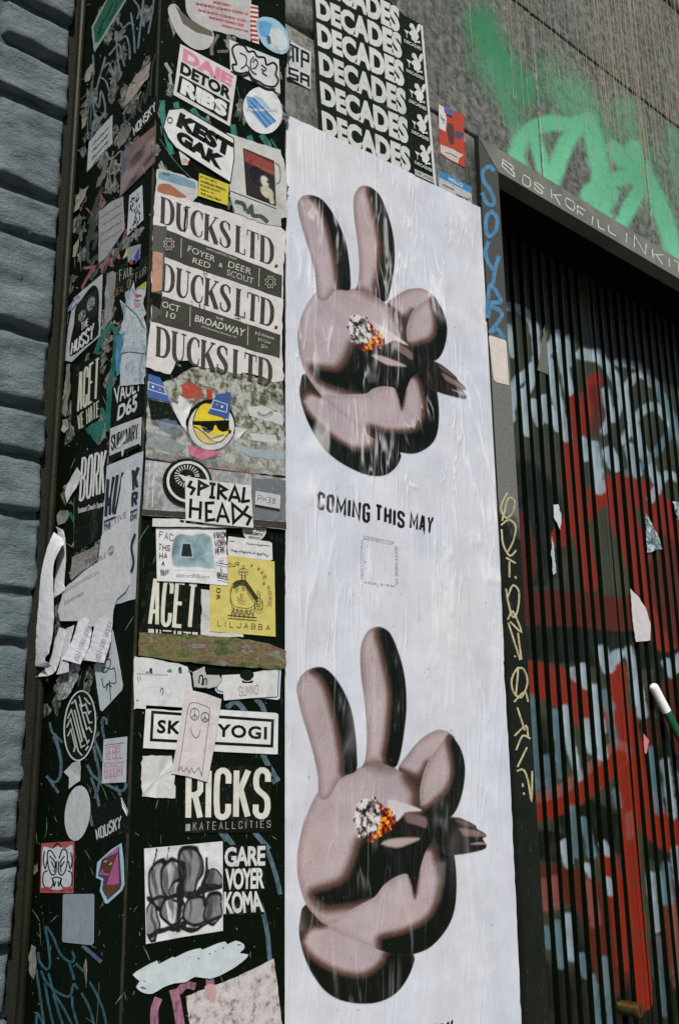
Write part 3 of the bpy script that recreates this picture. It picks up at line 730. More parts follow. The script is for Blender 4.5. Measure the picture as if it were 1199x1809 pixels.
# blue tag, letters stacked down the jamb
bl = []
for pts in ([(872, 302), (863, 294), (852, 303), (853, 318), (866, 338), (872, 356), (867, 363), (858, 357), (851, 340)],
            [(868, 374), (860, 381), (857, 400), (861, 416), (868, 416), (876, 404), (877, 385), (868, 374)],
            [(862, 426), (857, 444), (860, 460), (871, 478)], [(881, 452), (874, 474), (870, 502)],
            [(861, 562), (862, 520), (867, 504), (884, 532), (866, 534)], [(866, 534), (872, 540)],
            [(861, 562), (866, 542), (886, 556), (864, 588)], [(864, 588), (878, 582), (889, 598)]):
    bl.append((smooth_open(pts, 4), 7.0))
on_frame(bl, (82, 134, 172), 'marker_tag')
yl = []
for pts in ([(896, 870), (888, 884), (884, 900), (893, 915), (905, 905), (908, 885), (897, 880), (890, 905), (886, 920)], [(884, 928), (898, 918), (910, 930), (906, 955), (896, 975)], [(885, 935), (888, 962), (900, 982), (911, 972)],
            [(893, 985), (910, 995)], [(899, 992), (899, 1020)], [(909, 1018), (911, 1022)], [(896, 1055), (905, 1034), (916, 1046), (913, 1080), (905, 1090), (897, 1065), (893, 1040)], [(896, 1095), (905, 1080), (920, 1116), (900, 1098)], [(914, 1118), (920, 1165)], [(908, 1158), (910, 1161)], [(897, 1100), (918, 1166)],
            [(912, 1180), (924, 1182), (931, 1205), (920, 1232), (906, 1222), (903, 1200), (914, 1182), (910, 1230)], [(907, 1240), (926, 1222), (932, 1240)], [(913, 1250), (926, 1290)], [(908, 1300), (928, 1282), (932, 1302)], [(911, 1325), (922, 1300), (936, 1305)], [(913, 1355), (930, 1320)], [(912, 1362), (924, 1360), (932, 1380), (938, 1415), (939, 1362)], [(922, 1384), (923, 1390)], [(924, 1400), (925, 1404)]):
    yl.append((smooth_open(pts, 3), 3.2))
on_frame(yl, (186, 176, 140), 'marker_tag')
hd = []
for s, q in (('B', [(886, 280), (910, 294), (908, 318), (884, 292)]), ('O', [(922, 306), (938, 316), (936, 334), (921, 326)]), ('S', [(942, 318), (960, 330), (958, 346), (943, 336)]), ('K', [(972, 332), (992, 344), (990, 366), (972, 350)]),
             ('O', [(996, 346), (1016, 358), (1014, 376), (998, 364)]), ('F', [(1018, 362), (1034, 372), (1032, 396), (1018, 378)]), ('I', [(1040, 376), (1052, 384), (1050, 402), (1040, 396)]), ('L', [(1054, 386), (1066, 394), (1068, 408), (1056, 402)]), ('L', [(1072, 396), (1086, 404), (1088, 418), (1074, 410)]),
             ('I', [(1100, 406), (1112, 414), (1110, 434), (1100, 428)]), ('N', [(1118, 414), (1142, 430), (1140, 452), (1118, 438)]), ('K', [(1150, 438), (1172, 450), (1170, 470), (1152, 456)]), ('I', [(1176, 452), (1186, 458), (1186, 476), (1176, 470)]), ('T', [(1188, 458), (1206, 468), (1206, 486), (1190, 478)])):
    hd += stroke_text(s, q, .12, jit=.03, lw=1.6)
on_frame(hd, (214, 214, 208), 'marker_tag')

# ------------------------------------------------------------------ ribbed shutter
sh = root('ribbed_shutter', (1.3, .17, .13), 'dark ribbed metal shutter sprayed with red and white graffiti', 'shutter')
V, F = box(.68, 2.55, .2, .22, .13, 3.05); mesh_obj('backing_sheet', V, F, simple('dark_sheet', (20, 21, 18), .7), sh)
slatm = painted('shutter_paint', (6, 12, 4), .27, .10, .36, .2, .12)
def slat(x0, x1, wide):
    p = x1 - x0
    if wide: prof = [(0, .026), (.018, .006), (.035, .0015), (.1, 0), (.3, 0), (.5, 0), (.58, .0), (.60, .0025), (.62, 0), (.8, 0), (.88, .002), (.92, .009), (.94, .026), (1.0, .0265)]
    else: prof = [(0, .024), (.015, .009), (.028, .003), (.045, .0007), (.085, 0), (.20, .0), (.32, .0004), (.44, .0012), (.55, .0023), (.65, .0037), (.74, .0056), (.80, .0085), (.85, .014), (.88, .024), (1.0, .0265)]
    zs = np.concatenate([np.arange(.80, 2.98, .0036), [3.03]])
    zs = np.concatenate([[.14, .45], zs])
    sx = random.uniform(-.0008, .0008); sy = random.uniform(0, .0015)
    X, Z = np.meshgrid(np.array([x0 + a * p + sx for a, b in prof]), zs); Y = np.tile(np.array([.17 + b + sy for a, b in prof]), (len(zs), 1))
    Y = Y + .0011 * np.sin(Z * 5 + x0 * 40)
    P = np.stack([X, Y, Z], -1).reshape(-1, 3); px, py = proj(P)
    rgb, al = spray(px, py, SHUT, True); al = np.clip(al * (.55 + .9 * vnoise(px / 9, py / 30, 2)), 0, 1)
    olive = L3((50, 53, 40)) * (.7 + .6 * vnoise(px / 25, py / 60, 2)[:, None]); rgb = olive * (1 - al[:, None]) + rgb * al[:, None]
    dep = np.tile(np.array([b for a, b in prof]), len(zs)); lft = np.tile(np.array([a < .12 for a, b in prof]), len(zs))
    al = np.where(lft, 1 - sst(.0010, .0040, dep), 1 - .9 * sst(.0010, .0058, dep))  # coat thins with rib depth, painting groove and right-side shade into the colour
    nx, nz = len(prof), len(zs); i = np.arange(nx * nz).reshape(nz, nx)
    Fq = np.stack([i[:-1, :-1], i[:-1, 1:], i[1:, 1:], i[1:, :-1]], -1).reshape(-1, 4)
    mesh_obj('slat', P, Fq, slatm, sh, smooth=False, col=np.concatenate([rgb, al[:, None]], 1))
E0 = 1.2539
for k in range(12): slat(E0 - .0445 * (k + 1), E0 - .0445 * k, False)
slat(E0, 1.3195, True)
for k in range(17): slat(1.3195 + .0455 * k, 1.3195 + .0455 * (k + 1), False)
# brass lock cylinder standing out of the shutter
c0 = px3('S', 1103, 1779); lk = root('lock_cylinder', tuple(c0), 'round brass lock cylinder sticking out low on the ribbed shutter', 'lock')
brass = simple('old_brass', (128, 104, 62), .38, .85, .4, 60, .3)
V, F = cylinder((c0[0] - .01, .19, c0[2]), (c0[0] - .01, .125, c0[2]), .017, .017, 28); o = mesh_obj('barrel', V, F, brass, lk); 
V, F = cylinder((c0[0] - .01, .1249, c0[2]), (c0[0] - .01, .121, c0[2]), .0155, .0145, 28); mesh_obj('face', V, F, simple('brown_lock_face', (92, 60, 34), .5, .4, .4, 90), lk)
V, F = box(c0[0] - .0115, c0[0] - .0085, .1202, .1212, c0[2] - .007, c0[2] + .007); mesh_obj('keyhole', V, F, simple('keyhole_dark', (18, 14, 10), .8), lk)
# green pole with white cap
a = px3('S', 1151, 1208, .012); b = px3('S', 1177, 1258, .024); d = (b - a) / np.linalg.norm(b - a); end = a + d * ((.13 - a[2]) / d[2])
pole = root('pole', tuple(end), 'green pole with a rounded white end leaning across the shutter', 'pole')
V, F = cylinder(tuple(end), tuple(b), .0118, .0118, 24); mesh_obj('shaft', V, F, simple('green_plastic', (24, 84, 54), .4), pole, smooth=False)
V, F = cylinder(tuple(b - d * .001), tuple(a), .0128, .0128, 24, .012); mesh_obj('cap', V, F, simple('white_cap', (222, 224, 224), .5, 0, .12), pole)

# ------------------------------------------------------------------ black metal-clad pillar
XR = -.0062
pil = root('pillar', (-.15, .15, .13), 'black metal-clad pillar plastered with stickers, posters and tags', 'pillar')
V, F = box(XC + .003, XR - .003, -.007, .36, .13, 4.6); mesh_obj('core', V, F, jambm, pil)
pm = painted('pillar_enamel', (4, 12, 3), .5, .22, .08, .22, .12, use_attr=False)
V, F = box(XC + .0045, XR, PLANES['F'], -.0072, .13, 4.6); mesh_obj('front_panel', V, F, pm, pil)
V, F = box(XC, XC + .0028, -.0065, .300, .13, 4.6); mesh_obj('side_panel', V, F, pm, pil)
V, F = box(XC + .0002, XC + .0042, PLANES['F'] + .0006, -.0069, .13, 4.6); mesh_obj('corner_edge', V, F, simple('worn_edge', (70, 66, 52), .45, .5, .6, 30, .4), pil)
V, F = cylinder((XC - .008, .281, .13), (XC - .008, .281, 4.6), .0075, .0075, 12); mesh_obj('edge_bead', V, F, simple('olive_trim', (30, 31, 18), .55, .1, .6, 12, .5, .2), pil)
V, F = box(XC - .034, XC - .0002, .2885, .33, .13, 4.6); mesh_obj('sealant_strip', V, F, simple('rough_sealant', (26, 28, 18), .95, 0, .6, 60, 1.0), pil)

def on_pillar(pl, lines, col, name='marker_tag', off=.0004, **kw):
    V, F = strokes_mesh(pl, lines, off); o = mesh_obj(name, V, F, marker(col), pil); fix_normals(o, pl); return o

for pl, xa, xb in (('F', 232, 498), ('L', 75, 225)):
    L_ = []
    for _ in range(230):
        y = random.uniform(0, 1800); x = random.uniform(xa, xb) + (880 - y) * .05 * (1 if pl == 'L' else .5); a = random.choice((random.gauss(1.5, .25), random.uniform(.3, 2.4))); l = random.choice((2, 3, 5, 9, 16, 30)) * random.uniform(.5, 1.3)
        L_.append(([(x, y), (x + l * .5 * math.cos(a) + random.gauss(0, .6), y + l * .5 * math.sin(a)), (x + l * math.cos(a), y + l * math.sin(a))], [.5, random.uniform(.7, 1.5 if l > 6 else 3.2), .4]))
    o = on_pillar(pl, L_, (150, 156, 146), 'scuffs', .0003); o['kind'] = 'stuff'
    V, F = [], []
    for _ in range(150 if pl == 'L' else 60):
        y = random.uniform(10, 1300 if pl == 'L' else 760); x = random.uniform(xa + 12, xb - 6) + (880 - y) * .05 * (1 if pl == 'L' else .5)
        P_ = [(x + random.uniform(3, 15) * math.cos(t), y + random.uniform(4, 24) * math.sin(t) - (.7 if pl == 'L' else -.4) * random.uniform(3, 15) * math.cos(t)) for t in np.arange(0, 6.28, .55)]
        v, f = poly_mesh(pl, rough(P_, .9, 4), .00012 + .000012 * (_ % 12), 0); n0 = len(V); V += list(v); F += [tuple(k + n0 for k in g) for g in f]
    o = mesh_obj('paper_residue', V, F, mottled((.36, (16, 22, 16)), (.46, (62, 66, 60)), (.53, (104, 106, 102)), (.62, (138, 138, 136)), scale=55, dist=1.2), pil); fix_normals(o, pl); o['kind'] = 'stuff'

# ------------------------------------------------------------------ rough painted stone block wall to the left
bw = root('stone_block_wall', (-1.2, .30, 0), 'rough grey-blue painted stone block wall left of the pillar', 'wall')
V, F = box(-4.0, -.335, .288, .60, .0, 4.6); mesh_obj('mortar_bed', V, F, simple('painted_mortar', (72, 86, 90), .9, 0, .5, 40, 1.0), bw)
bm_ = brickpaint()
rows = [(-150, -62), (-52, 39), (50, 114), (124, 200), (211, 352), (364, 430), (440, 592), (603, 720), (731, 808), (816, 907), (916, 1045), (1053, 1135), (1143, 1244), (1252, 1387), (1394, 1489), (1497, 1526), (1533, 1672), (1684, 1793), (1801, 1900)]
def block(x0, x1, z0, z1, fine):
    st = .0065 if fine else .03
    nx, nz = max(6, int((x1 - x0) / st)), max(5, int((z1 - z0) / st))
    sd = random.uniform(0, 90); dep = random.uniform(.012, .021)
    V = []
    for j in range(nz + 1):
        for i_ in range(nx + 1):
            a, b = i_ / nx, j / nz
            x = x0 + (x1 - x0) * a; z = z0 + (z1 - z0) * b
            e = min(a * (x1 - x0), (1 - a) * (x1 - x0), b * (z1 - z0), (1 - b) * (z1 - z0))
            n1 = mnoise.fractal(Vector((x * 12 + sd, sd, z * 20)), .9, 2.1, 5); n2 = mnoise.fractal(Vector((x * 4, sd * 1.3, z * 5)), 1, 2, 3)
            rd = .010 + .006 * n2
            prof = math.sqrt(max(0, 1 - (1 - min(1, e / rd)) ** 2))
            st_ = math.floor((z - z0) * 34 + 1.4 * n2 + sd) % 2
            h = dep * prof + (.0065 * n1 + .0085 * n2 + .0022 * (st_ - .5)) * prof
            wob = .010 * mnoise.noise(Vector((x * 22 + sd, z * 22, 3)))
            V.append((x + (wob if e < .001 else 0), .2885 - h, z + (wob * 1.2 if e < .001 else 0)))
    F = [(j * (nx + 1) + i_, j * (nx + 1) + i_ + 1, (j + 1) * (nx + 1) + i_ + 1, (j + 1) * (nx + 1) + i_) for j in range(nz) for i_ in range(nx)]
    mesh_obj('stone_block', V, F, bm_, bw, smooth=True)
for r, (ya, yb) in enumerate(rows):
    xe = 140 - .058 * (ya + yb) / 2
    z1 = uv('B', xe, ya)[1]; z0 = uv('B', xe, yb)[1]
    x = -.331 + random.uniform(-.006, .004); first = True; k = 0
    while x > -1.5:
        w = random.uniform(.30, .48)
        if r == 4 and first: w = .135
        if r in (2, 9, 13) and first: w = random.uniform(.12, .17)
        if r == 4 and k in (1, 2):
            zm = (z0 + z1) / 2; block(x - w, x, z0, zm - .007, x > -.7); block(x - w, x, zm + .007, z1, x > -.7)
        else: block(x - w, x, z0, z1, x > -.7)
        x -= w + random.uniform(.009, .014); first = False; k += 1
for zz in np.arange(.06, .98, .13): block(-.75, -.335, zz, zz + .115, False); block(-1.3, -.77, zz, zz + .115, False)
for zz in np.arange(3.2, 4.5, .13):
    if zz > uv('B', 140, -150)[1]: block(-.8, -.335, zz, zz + .115, False); block(-1.4, -.82, zz, zz + .115, False)

# ================================================================== THE TWO LARGE PASTED POSTERS
PW = (206, 208, 216)
def z1(*p): return [(500 + x / 2.9975, 1080 + y / 2.9975) for x, y in p]
def z2(*p): return [(500 + x / 2.9975, 1420 + y / 2.9975) for x, y in p]
SKIN, MID, DARK = L3((184, 167, 169)), L3((104, 78, 68)), L3((9, 15, 6))
def shade(t):
    t = np.clip(t, 0, 1)[..., None]
    return np.where(t < .5, SKIN * (1 - t * 2) + MID * t * 2, MID * (2 - t * 2) + DARK * (t * 2 - 1))

# every body: outline, then soft dark areas (polygon, softness in px, strength), then rim darkening
BODIES = [
 # wrist
 (z2((112, 534), (84, 620), (80, 690), (96, 770), (124, 850), (165, 925), (222, 995), (300, 1040), (400, 1058), (500, 1050), (590, 1005), (650, 930), (684, 850), (684, 795), (600, 700), (420, 560), (240, 560)),
  [(z2((60, 560), (90, 740), (150, 818), (250, 880), (380, 915), (470, 890), (530, 830), (560, 780), (760, 760), (760, 1100), (60, 1100)), 11, 1.0),
   (z2((60, 500), (120, 520), (230, 640), (150, 650), (110, 690), (90, 740), (60, 700)), 8, .85)], .25),
 # palm
 (z1((185, 950), (140, 1030), (105, 1120), (80, 1220), (68, 1310), (76, 1420), (110, 1535), (160, 1605), (232, 1662), (340, 1625), (490, 1548), (700, 1400), (800, 1200), (760, 1060), (720, 960), (700, 880), (640, 862), (540, 800), (470, 780), (420, 815), (330, 860), (250, 880)),
  [(z1((470, 1150), (400, 1220), (380, 1290), (345, 1380), (300, 1440), (180, 1480), (150, 1500), (200, 1560), (300, 1560), (480, 1520), (720, 1400), (820, 1200), (760, 1060), (690, 1080), (560, 1090)), 15, 1.05),
   (z1((640, 850), (720, 880), (760, 1100), (690, 1060), (690, 960), (650, 900)), 13, .8), (z1((420, 790), (540, 780), (640, 830), (560, 850), (440, 830)), 12, .35)], .2),
 # dark hollow of the fist
 (z2((430, 200), (520, 190), (720, 170), (740, 90), (800, 60), (900, 70), (920, 200), (900, 260), (890, 300), (780, 420), (700, 510), (480, 505), (370, 440), (380, 300)), [(z2((300, 100), (1000, 100), (1000, 600), (300, 600)), 3, 1.0)], 0),
 # rolled arm with thumb
 (z2((230, 640), (330, 575), (400, 535), (480, 492), (520, 440), (570, 398), (640, 370), (668, 400), (692, 482), (704, 420), (724, 330), (760, 230), (810, 186), (850, 190), (885, 225), (905, 300), (913, 430), (902, 560), (862, 660), (780, 755), (690, 795), (600, 802), (500, 772), (420, 740), (300, 690)),
  [(z2((760, 150), (800, 260), (830, 400), (812, 520), (770, 600), (700, 650), (600, 690), (520, 705), (505, 745), (560, 860), (1000, 860), (1000, 100)), 11, 1.0),
   (z2((660, 380), (676, 430), (692, 500), (708, 430), (716, 340), (680, 330)), 5, .7), (z2((760, 160), (740, 230), (780, 240), (850, 200), (850, 150)), 8, .8)], .0),
 # first raised finger
 (z1((187, 985), (180, 880), (166, 800), (138, 690), (100, 565), (76, 470), (68, 405), (84, 352), (120, 315), (170, 296), (218, 302), (270, 350), (320, 430), (356, 520), (376, 630), (386, 750), (383, 842), (330, 868), (290, 895), (240, 985)),
  [(z1((150, 318), (190, 345), (232, 430), (262, 540), (288, 660), (305, 780), (318, 880), (420, 880), (430, 700), (400, 500), (330, 350), (230, 280), (170, 290)), 11, 1.0)], .45),
 # second raised finger
 (z1((415, 830), (432, 770), (438, 640), (426, 480), (408, 340), (403, 240), (411, 170), (440, 110), (480, 84), (520, 86), (562, 116), (600, 200), (630, 300), (645, 400), (648, 520), (636, 640), (616, 760), (590, 826), (540, 812), (480, 800)),
  [(z1((490, 100), (512, 190), (538, 310), (562, 440), (556, 560), (545, 680), (535, 820), (660, 840), (700, 500), (640, 200), (560, 80)), 10, 1.0), (z1((400, 840), (430, 790), (560, 800), (560, 860)), 9, .4)], .45),
 # curled finger, back part
 (z1((604, 832), (650, 762), (715, 684), (780, 640), (826, 627), (870, 640), (905, 680), (820, 760), (765, 800), (735, 870), (728, 960), (690, 900), (640, 862)),
  [(z1((590, 830), (640, 900), (740, 1000), (760, 800), (735, 840), (700, 870), (650, 850)), 9, .8)], .3),
 # cigarette tail
 (z2((850, 90), (900, 72), (940, 78), (1010, 112), (1022, 132), (1062, 156), (1068, 174), (1052, 182), (1060, 200), (1072, 222), (1046, 246), (900, 272), (840, 250)),
  [(z2((800, 60), (1100, 60), (1100, 300), (800, 300)), 3, .92)], .0),
 # curled finger, front pad
 (z1((780, 770), (830, 700), (870, 650), (905, 680), (940, 740), (958, 830), (948, 940), (920, 1035), (880, 1090), (820, 1110), (760, 1092), (728, 1040), (718, 960), (732, 880), (752, 815)),
  [(z1((870, 640), (884, 760), (892, 850), (868, 940), (820, 990), (760, 1040), (700, 1060), (700, 1160), (1000, 1160), (1000, 640)), 10, 1.0)], .3),
]
LIGHTS = [  # pale facets of the rolled cigarette and its tail
 (z2((548, -22), (620, -8), (700, 20), (728, 36), (690, 40), (640, 46), (600, 92), (560, 70)), (206, 196, 196), 2), (z2((640, 50), (700, 58), (748, 72), (757, 110), (740, 130), (690, 112), (650, 100)), (120, 96, 92), 3),
 (z2((598, 95), (690, 110), (750, 135), (700, 170), (600, 160), (560, 120)), (24, 20, 18), 3),
 (z2((515, 212), (560, 188), (640, 180), (715, 182), (700, 196), (650, 216), (595, 232)), (176, 156, 150), 3),
 (z2((930, 128), (1000, 138), (1060, 158), (1062, 172), (960, 170), (940, 150)), (128, 102, 96), 3), (z2((985, 214), (1020, 204), (1058, 206), (1066, 214), (1010, 216)), (150, 130, 126), 2), (z2((905, 78), (960, 92), (1010, 118), (980, 122), (920, 100)), (96, 74, 68), 3),
]
def hand(px, py):
    rgb = np.zeros(px.shape + (3,)) + L3(PW); cov = np.zeros(px.shape)
    for out, darks, rim in BODIES:
        o = smooth_closed(out, 3); x0, y0 = np.min(o, 0) - 4; x1, y1 = np.max(o, 0) + 4
        m_ = (px > x0) & (px < x1) & (py > y0) & (py < y1)
        X, Y = px[m_], py[m_]; sd = sdist(X, Y, o)
        t = .05 + .12 * (vnoise(X / 30, Y / 30, 2) - .5) + (.10 + rim * .3) * sst(-14, 0, sd)
        for dp, so, k in darks:
            ds = sdist(X, Y, smooth_closed(dp, 2)); so = so * 1.2 if so > 6 else so; t = np.maximum(t, 1.06 * k * (1 - sst(-so * .8, so * 1.3, ds)))
        t = t + .16 * (rng.random(X.shape) - .5) * (t > .05) * (t < .95)
        t = np.where((sd > -3.5) & (t > .9), t - .12 * sst(-3.5, -.5, sd), t)
        a = 1 - sst(-.7, .9, sd)
        sub = rgb[m_]; rgb[m_] = sub * (1 - a[:, None]) + shade(t) * a[:, None]; cov[m_] = np.maximum(cov[m_], a)
    for out, c, so in LIGHTS:
        a = 1 - sst(-so, so, sdist(px, py, smooth_closed(out, 2))); rgb = blend(rgb, L3(c), a)
    # ash and ember
    ash = z2((380, 40), (400, -10), (440, -32), (490, -30), (512, 30), (505, 110), (480, 160), (440, 178), (398, 165), (374, 105))
    sa = sdist(px, py, smooth_closed(ash, 2)) + 12 * (vnoise(px / 7, py / 7, 2) - .5); a = 1 - sst(-.5, 1.2, sa)
    n = vnoise(px / 6.0, py / 8.0, 3); ac = L3((208, 198, 192)) * (n[..., None]) + 0; ac = L3((40, 30, 26)) + (L3((150, 138, 130)) - L3((40, 30, 26))) * sst(.34, .46, n)[..., None] + (L3((216, 208, 204)) - L3((150, 138, 130))) * sst(.46, .56, n)[..., None]
    rgb = rgb * (1 - a[..., None]) + ac * a[..., None]
    emb = smooth_closed(z2((478, -36), (505, -10), (535, 20), (565, 36), (592, 84), (572, 112), (560, 150), (520, 170), (470, 196), (438, 198), (470, 160), (500, 120), (512, 70), (500, 20)), 3)
    se = sdist(px, py, emb) + 9 * (vnoise(px / 4, py / 4, 2) - .5); a = 1 - sst(-.6, .9, se); q = vnoise(px / 4.5 + 9, py / 6, 3)[..., None]
    ec = np.where(q < .40, L3((52, 18, 10)), np.where(q < .55, L3((158, 34, 12)), np.where(q < .64, L3((206, 84, 18)), L3((232, 172, 44)))))
    rgb = rgb * (1 - a[..., None]) + ec * a[..., None]; cov = np.maximum(cov, a)
    return rgb, cov

up = Sheet('poster', 'upper pasted white poster of an airbrushed two-finger hand, date line beneath', 'poster', 'W',
           rough([(505, 203), (680, 284), (853, 370), (861, 540), (870, 690), (880, 950), (889, 1168), (503, 1078)], .45, 14), PW, 2, 'pasted hand posters', mat=wheat(PW))
lo = Sheet('poster', 'lower pasted white poster of an airbrushed two-finger hand, running off the bottom', 'poster', 'W',
           rough([(502, 1052), (690, 1100), (886, 1150), (897, 1330), (905, 1500), (919, 1812), (924, 1960), (501, 1960)], .45, 14), PW, 3, 'pasted hand posters', mat=wheat(PW))
DXZ = np.array([.0055, .9450])      # the same print one sheet higher
u0, u1, v0, v1 = uv('W', 520, 1480)[0] - .004, uv('W', 860, 1490)[0] + .006, uv('W', 640, 1785)[1], uv('W', 680, 1100)[1]
st = .00125; nx, nz = int((u1 - u0) / st), int((v1 - v0) / st)
U, Vv = np.meshgrid(np.linspace(u0, u1, nx), np.linspace(v0, v1, nz))
P0 = np.stack([U, np.full_like(U, 0.0), Vv], -1).reshape(-1, 3); px, py = proj(P0)
rgb, cov = hand(px, py)
keep = (cov.reshape(nz, nx) > .002); kf = keep[:-1, :-1] | keep[1:, :-1] | keep[1:, 1:] | keep[:-1, 1:]
i = np.arange(nx * nz).reshape(nz, nx); Fq = np.stack([i[:-1, :-1], i[:-1, 1:], i[1:, 1:], i[1:, :-1]], -1).reshape(-1, 4)[kf.ravel()]
used = np.unique(Fq); remap = np.zeros(nx * nz, int); remap[used] = np.arange(len(used)); Fq = remap[Fq]
P0, CC = P0[used], np.concatenate([rgb[used], np.ones((len(used), 1))], 1)
P0[:, 1] = -lo.off - .00015
pr = mesh_obj('printed_hand', P0, Fq, wheat(None), lo.o, col=CC)
p2 = pr.copy(); COL.objects.link(p2); p2.parent = up.o
dl = np.array(lo.o['_o']) - np.array(up.o['_o']); p2.location = (dl[0] + DXZ[0], dl[1] + (lo.off - up.off), dl[2] + DXZ[1])

# dripping date line
def drip_text(sh, quads, dz=0.0):
    V, F = [], []
    for s, q in quads:
        L = stroke_text(s, q, .36, gap=.2, round_=False, jit=.02, widths={'I': .34, 'M': 1.35, 'N': 1.15})
        L += [([(x, y - 2), (x + .4, y + random.uniform(2, 7))], [2.2, 1.2]) for (pts, w) in L for (x, y) in pts[-1:] if random.random() < .85]
        v, f = strokes_mesh('W', L, sh.off + .0002); n0 = len(V); V += list(v); F += [tuple(a + n0 for a in g) for g in f]
    V = np.array(V); V[:, 2] += dz
    o = mesh_obj('lettering', V, F, wheat((12, 18, 9)), sh.o); fix_normals(o, 'W')
Q = [('COMING', [(560, 868), (653, 891), (652, 925), (559, 899)]), ('THIS', [(661, 890), (714, 905), (713, 935), (661, 920)]), ('MAY', [(723, 904), (765, 914), (762, 943), (722, 934)])]
drip_text(up, Q); drip_text(lo, Q, -DXZ[1])
up.text('GODEYERYD.COM', [(640, 946), (695, 957), (694, 964), (640, 953)], (110, 110, 112), .0, name='fine_print')
up.text('MEALS CLOTHING', [(636, 1022), (636, 954), (640, 954), (640, 1022)], (120, 120, 122), .0, name='fine_print')
up.text('SIXTY-NINE US', [(701, 966), (702, 1034), (697, 1033), (696, 965)], (120, 120, 122), .0, name='fine_print')
up.text('4/5/24 - 5/19/24', [(642, 1027), (696, 1034), (696, 1038), (642, 1031)], (120, 120, 122), .0, name='fine_print')

# ------------------------------------------------------------------ things stuck on the stone beside the pillar
e = zoom(480, 0, .3169)
dec = Sheet('poster', 'black poster with six rows of the same bold white word and small rabbit heads', 'poster', 'W',
            rough(e((221, -90), (520, -90), (640, -10), (735, 85), (838, 140), (914, 1038), (258, 716)), .35, 14), (40, 42, 39), 1, rgh=.45, wear=.25)
rowsq = [((235, -186), (708, 44), (712, 188), (243, -62)), ((240, -26), (720, 192), (725, 336), (248, 100)), ((247, 122), (732, 346), (738, 492), (255, 255)), ((257, 284), (744, 504), (749, 650), (265, 416)), ((265, 450), (755, 664), (760, 810), (275, 580)), ((275, 614), (768, 828), (773, 966), (283, 746))]
for q in rowsq: dec.text('DECADES', e(*q), (196, 198, 194), .055, space=.97, wear=.2)
dec.poly(e((826, 140), (838, 144), (914, 1038), (900, 1030)), (205, 206, 202), 'white_edge')
def rabbit(c):
    x, y = c; E = lambda *p: e(*[(x + a, y + b) for a, b in p])
    dec.poly(E((-30, 0), (-12, -18), (12, -12), (20, 6), (24, 26), (8, 46), (-14, 36), (-18, 14)), (202, 204, 200), 'rabbit_head', smooth=3)
    dec.poly(E((-4, -14), (-26, -34), (-24, -54), (-8, -50), (2, -30), (8, -12)), (202, 204, 200), 'rabbit_head', smooth=3)
    dec.poly(E((10, -12), (18, -44), (32, -50), (32, -24), (22, -4)), (202, 204, 200), 'rabbit_head', smooth=3)
    dec.poly(E((0, 40), (14, 46), (30, 44), (32, 58), (16, 52), (2, 56)), (202, 204, 200), 'rabbit_head')
    dec.poly(E((-58, -22), (-30, -8), (-42, 6)), (202, 204, 200), 'rabbit_head'); dec.lines([(E((-43, 4), (-42, 26)), 1.0)], (202, 204, 200), 'rabbit_head')
for cx_, cy_ in ((792, 186), (804, 352), (818, 522), (832, 694), (848, 866)):
    rabbit((cx_, cy_)); dec.text('DECADES', e((cx_ - 58, cy_ + 32), (cx_ + 38, cy_ + 80), (cx_ + 38, cy_ + 98), (cx_ - 58, cy_ + 49)), (196, 198, 194), .03)
dec.poly(e((788, 945), (898, 995), (900, 1026), (792, 976)), (196, 198, 194), 'white_bar'); dec.text('DECADES', e((793, 953), (894, 999), (894, 1017), (795, 970)), (30, 31, 29), .02)

mp = Sheet('sticker', 'small square white sticker with black bar-like letters beside the pillar edge', 'sticker', 'W', e((84, 220), (218, 290), (215, 500), (84, 430)), (192, 196, 198), 1, wear=.2)
for q in (((88, 236), (100, 242), (100, 330), (90, 326)), ((110, 248), (122, 254), (124, 350), (112, 344)), ((132, 258), (146, 266), (148, 350), (134, 344)), ((88, 236), (150, 268), (150, 280), (88, 248)),
          ((160, 274), (172, 280), (172, 380), (160, 374)), ((172, 280), (206, 298), (206, 312), (172, 294)), ((196, 300), (208, 306), (208, 350), (196, 344)), ((172, 322), (206, 340), (206, 352), (172, 336)),
          ((90, 372), (148, 392), (148, 402), (90, 384)), ((90, 384), (102, 388), (102, 410), (90, 406)), ((90, 402), (148, 422), (148, 432), (90, 414)), ((136, 420), (148, 424), (148, 450), (136, 446)), ((90, 424), (146, 444), (146, 454), (90, 436)),
          ((156, 400), (168, 406), (168, 466), (156, 460)), ((168, 406), (208, 424), (208, 436), (168, 418)), ((196, 420), (208, 426), (208, 486), (196, 480)), ((168, 434), (196, 446), (196, 456), (168, 444))): mp.poly(e(*q), (34, 38, 44), 'printed_bar')

rs = Sheet('sticker', 'torn orange-red picture sticker on the dark stone left of the door frame', 'sticker', 'W', rough(e((927, 578), (1000, 614), (1068, 640), (1070, 760), (1075, 935), (1010, 905), (935, 860), (930, 720)), .5, 8), (168, 66, 44), 1, wear=.5)
rs.poly(e((928, 582), (958, 600), (972, 660), (966, 735), (930, 715)), (202, 204, 206), 'white_patch', wear=.4); rs.poly(e((955, 594), (1010, 620), (1010, 650), (960, 628)), (88, 104, 160), 'blue_patch')
rs.poly(e((976, 690), (1010, 700), (1012, 800), (990, 800), (976, 750)), (84, 62, 50), 'dark_figure', smooth=2); rs.poly(e((1020, 730), (1066, 745), (1050, 775), (1022, 765)), (74, 76, 108), 'dark_figure', smooth=2)
rs.poly(e((936, 806), (1000, 830), (1066, 866), (1040, 884), (1036, 912), (980, 884), (938, 850)), (196, 186, 180), 'white_patch', wear=.6)
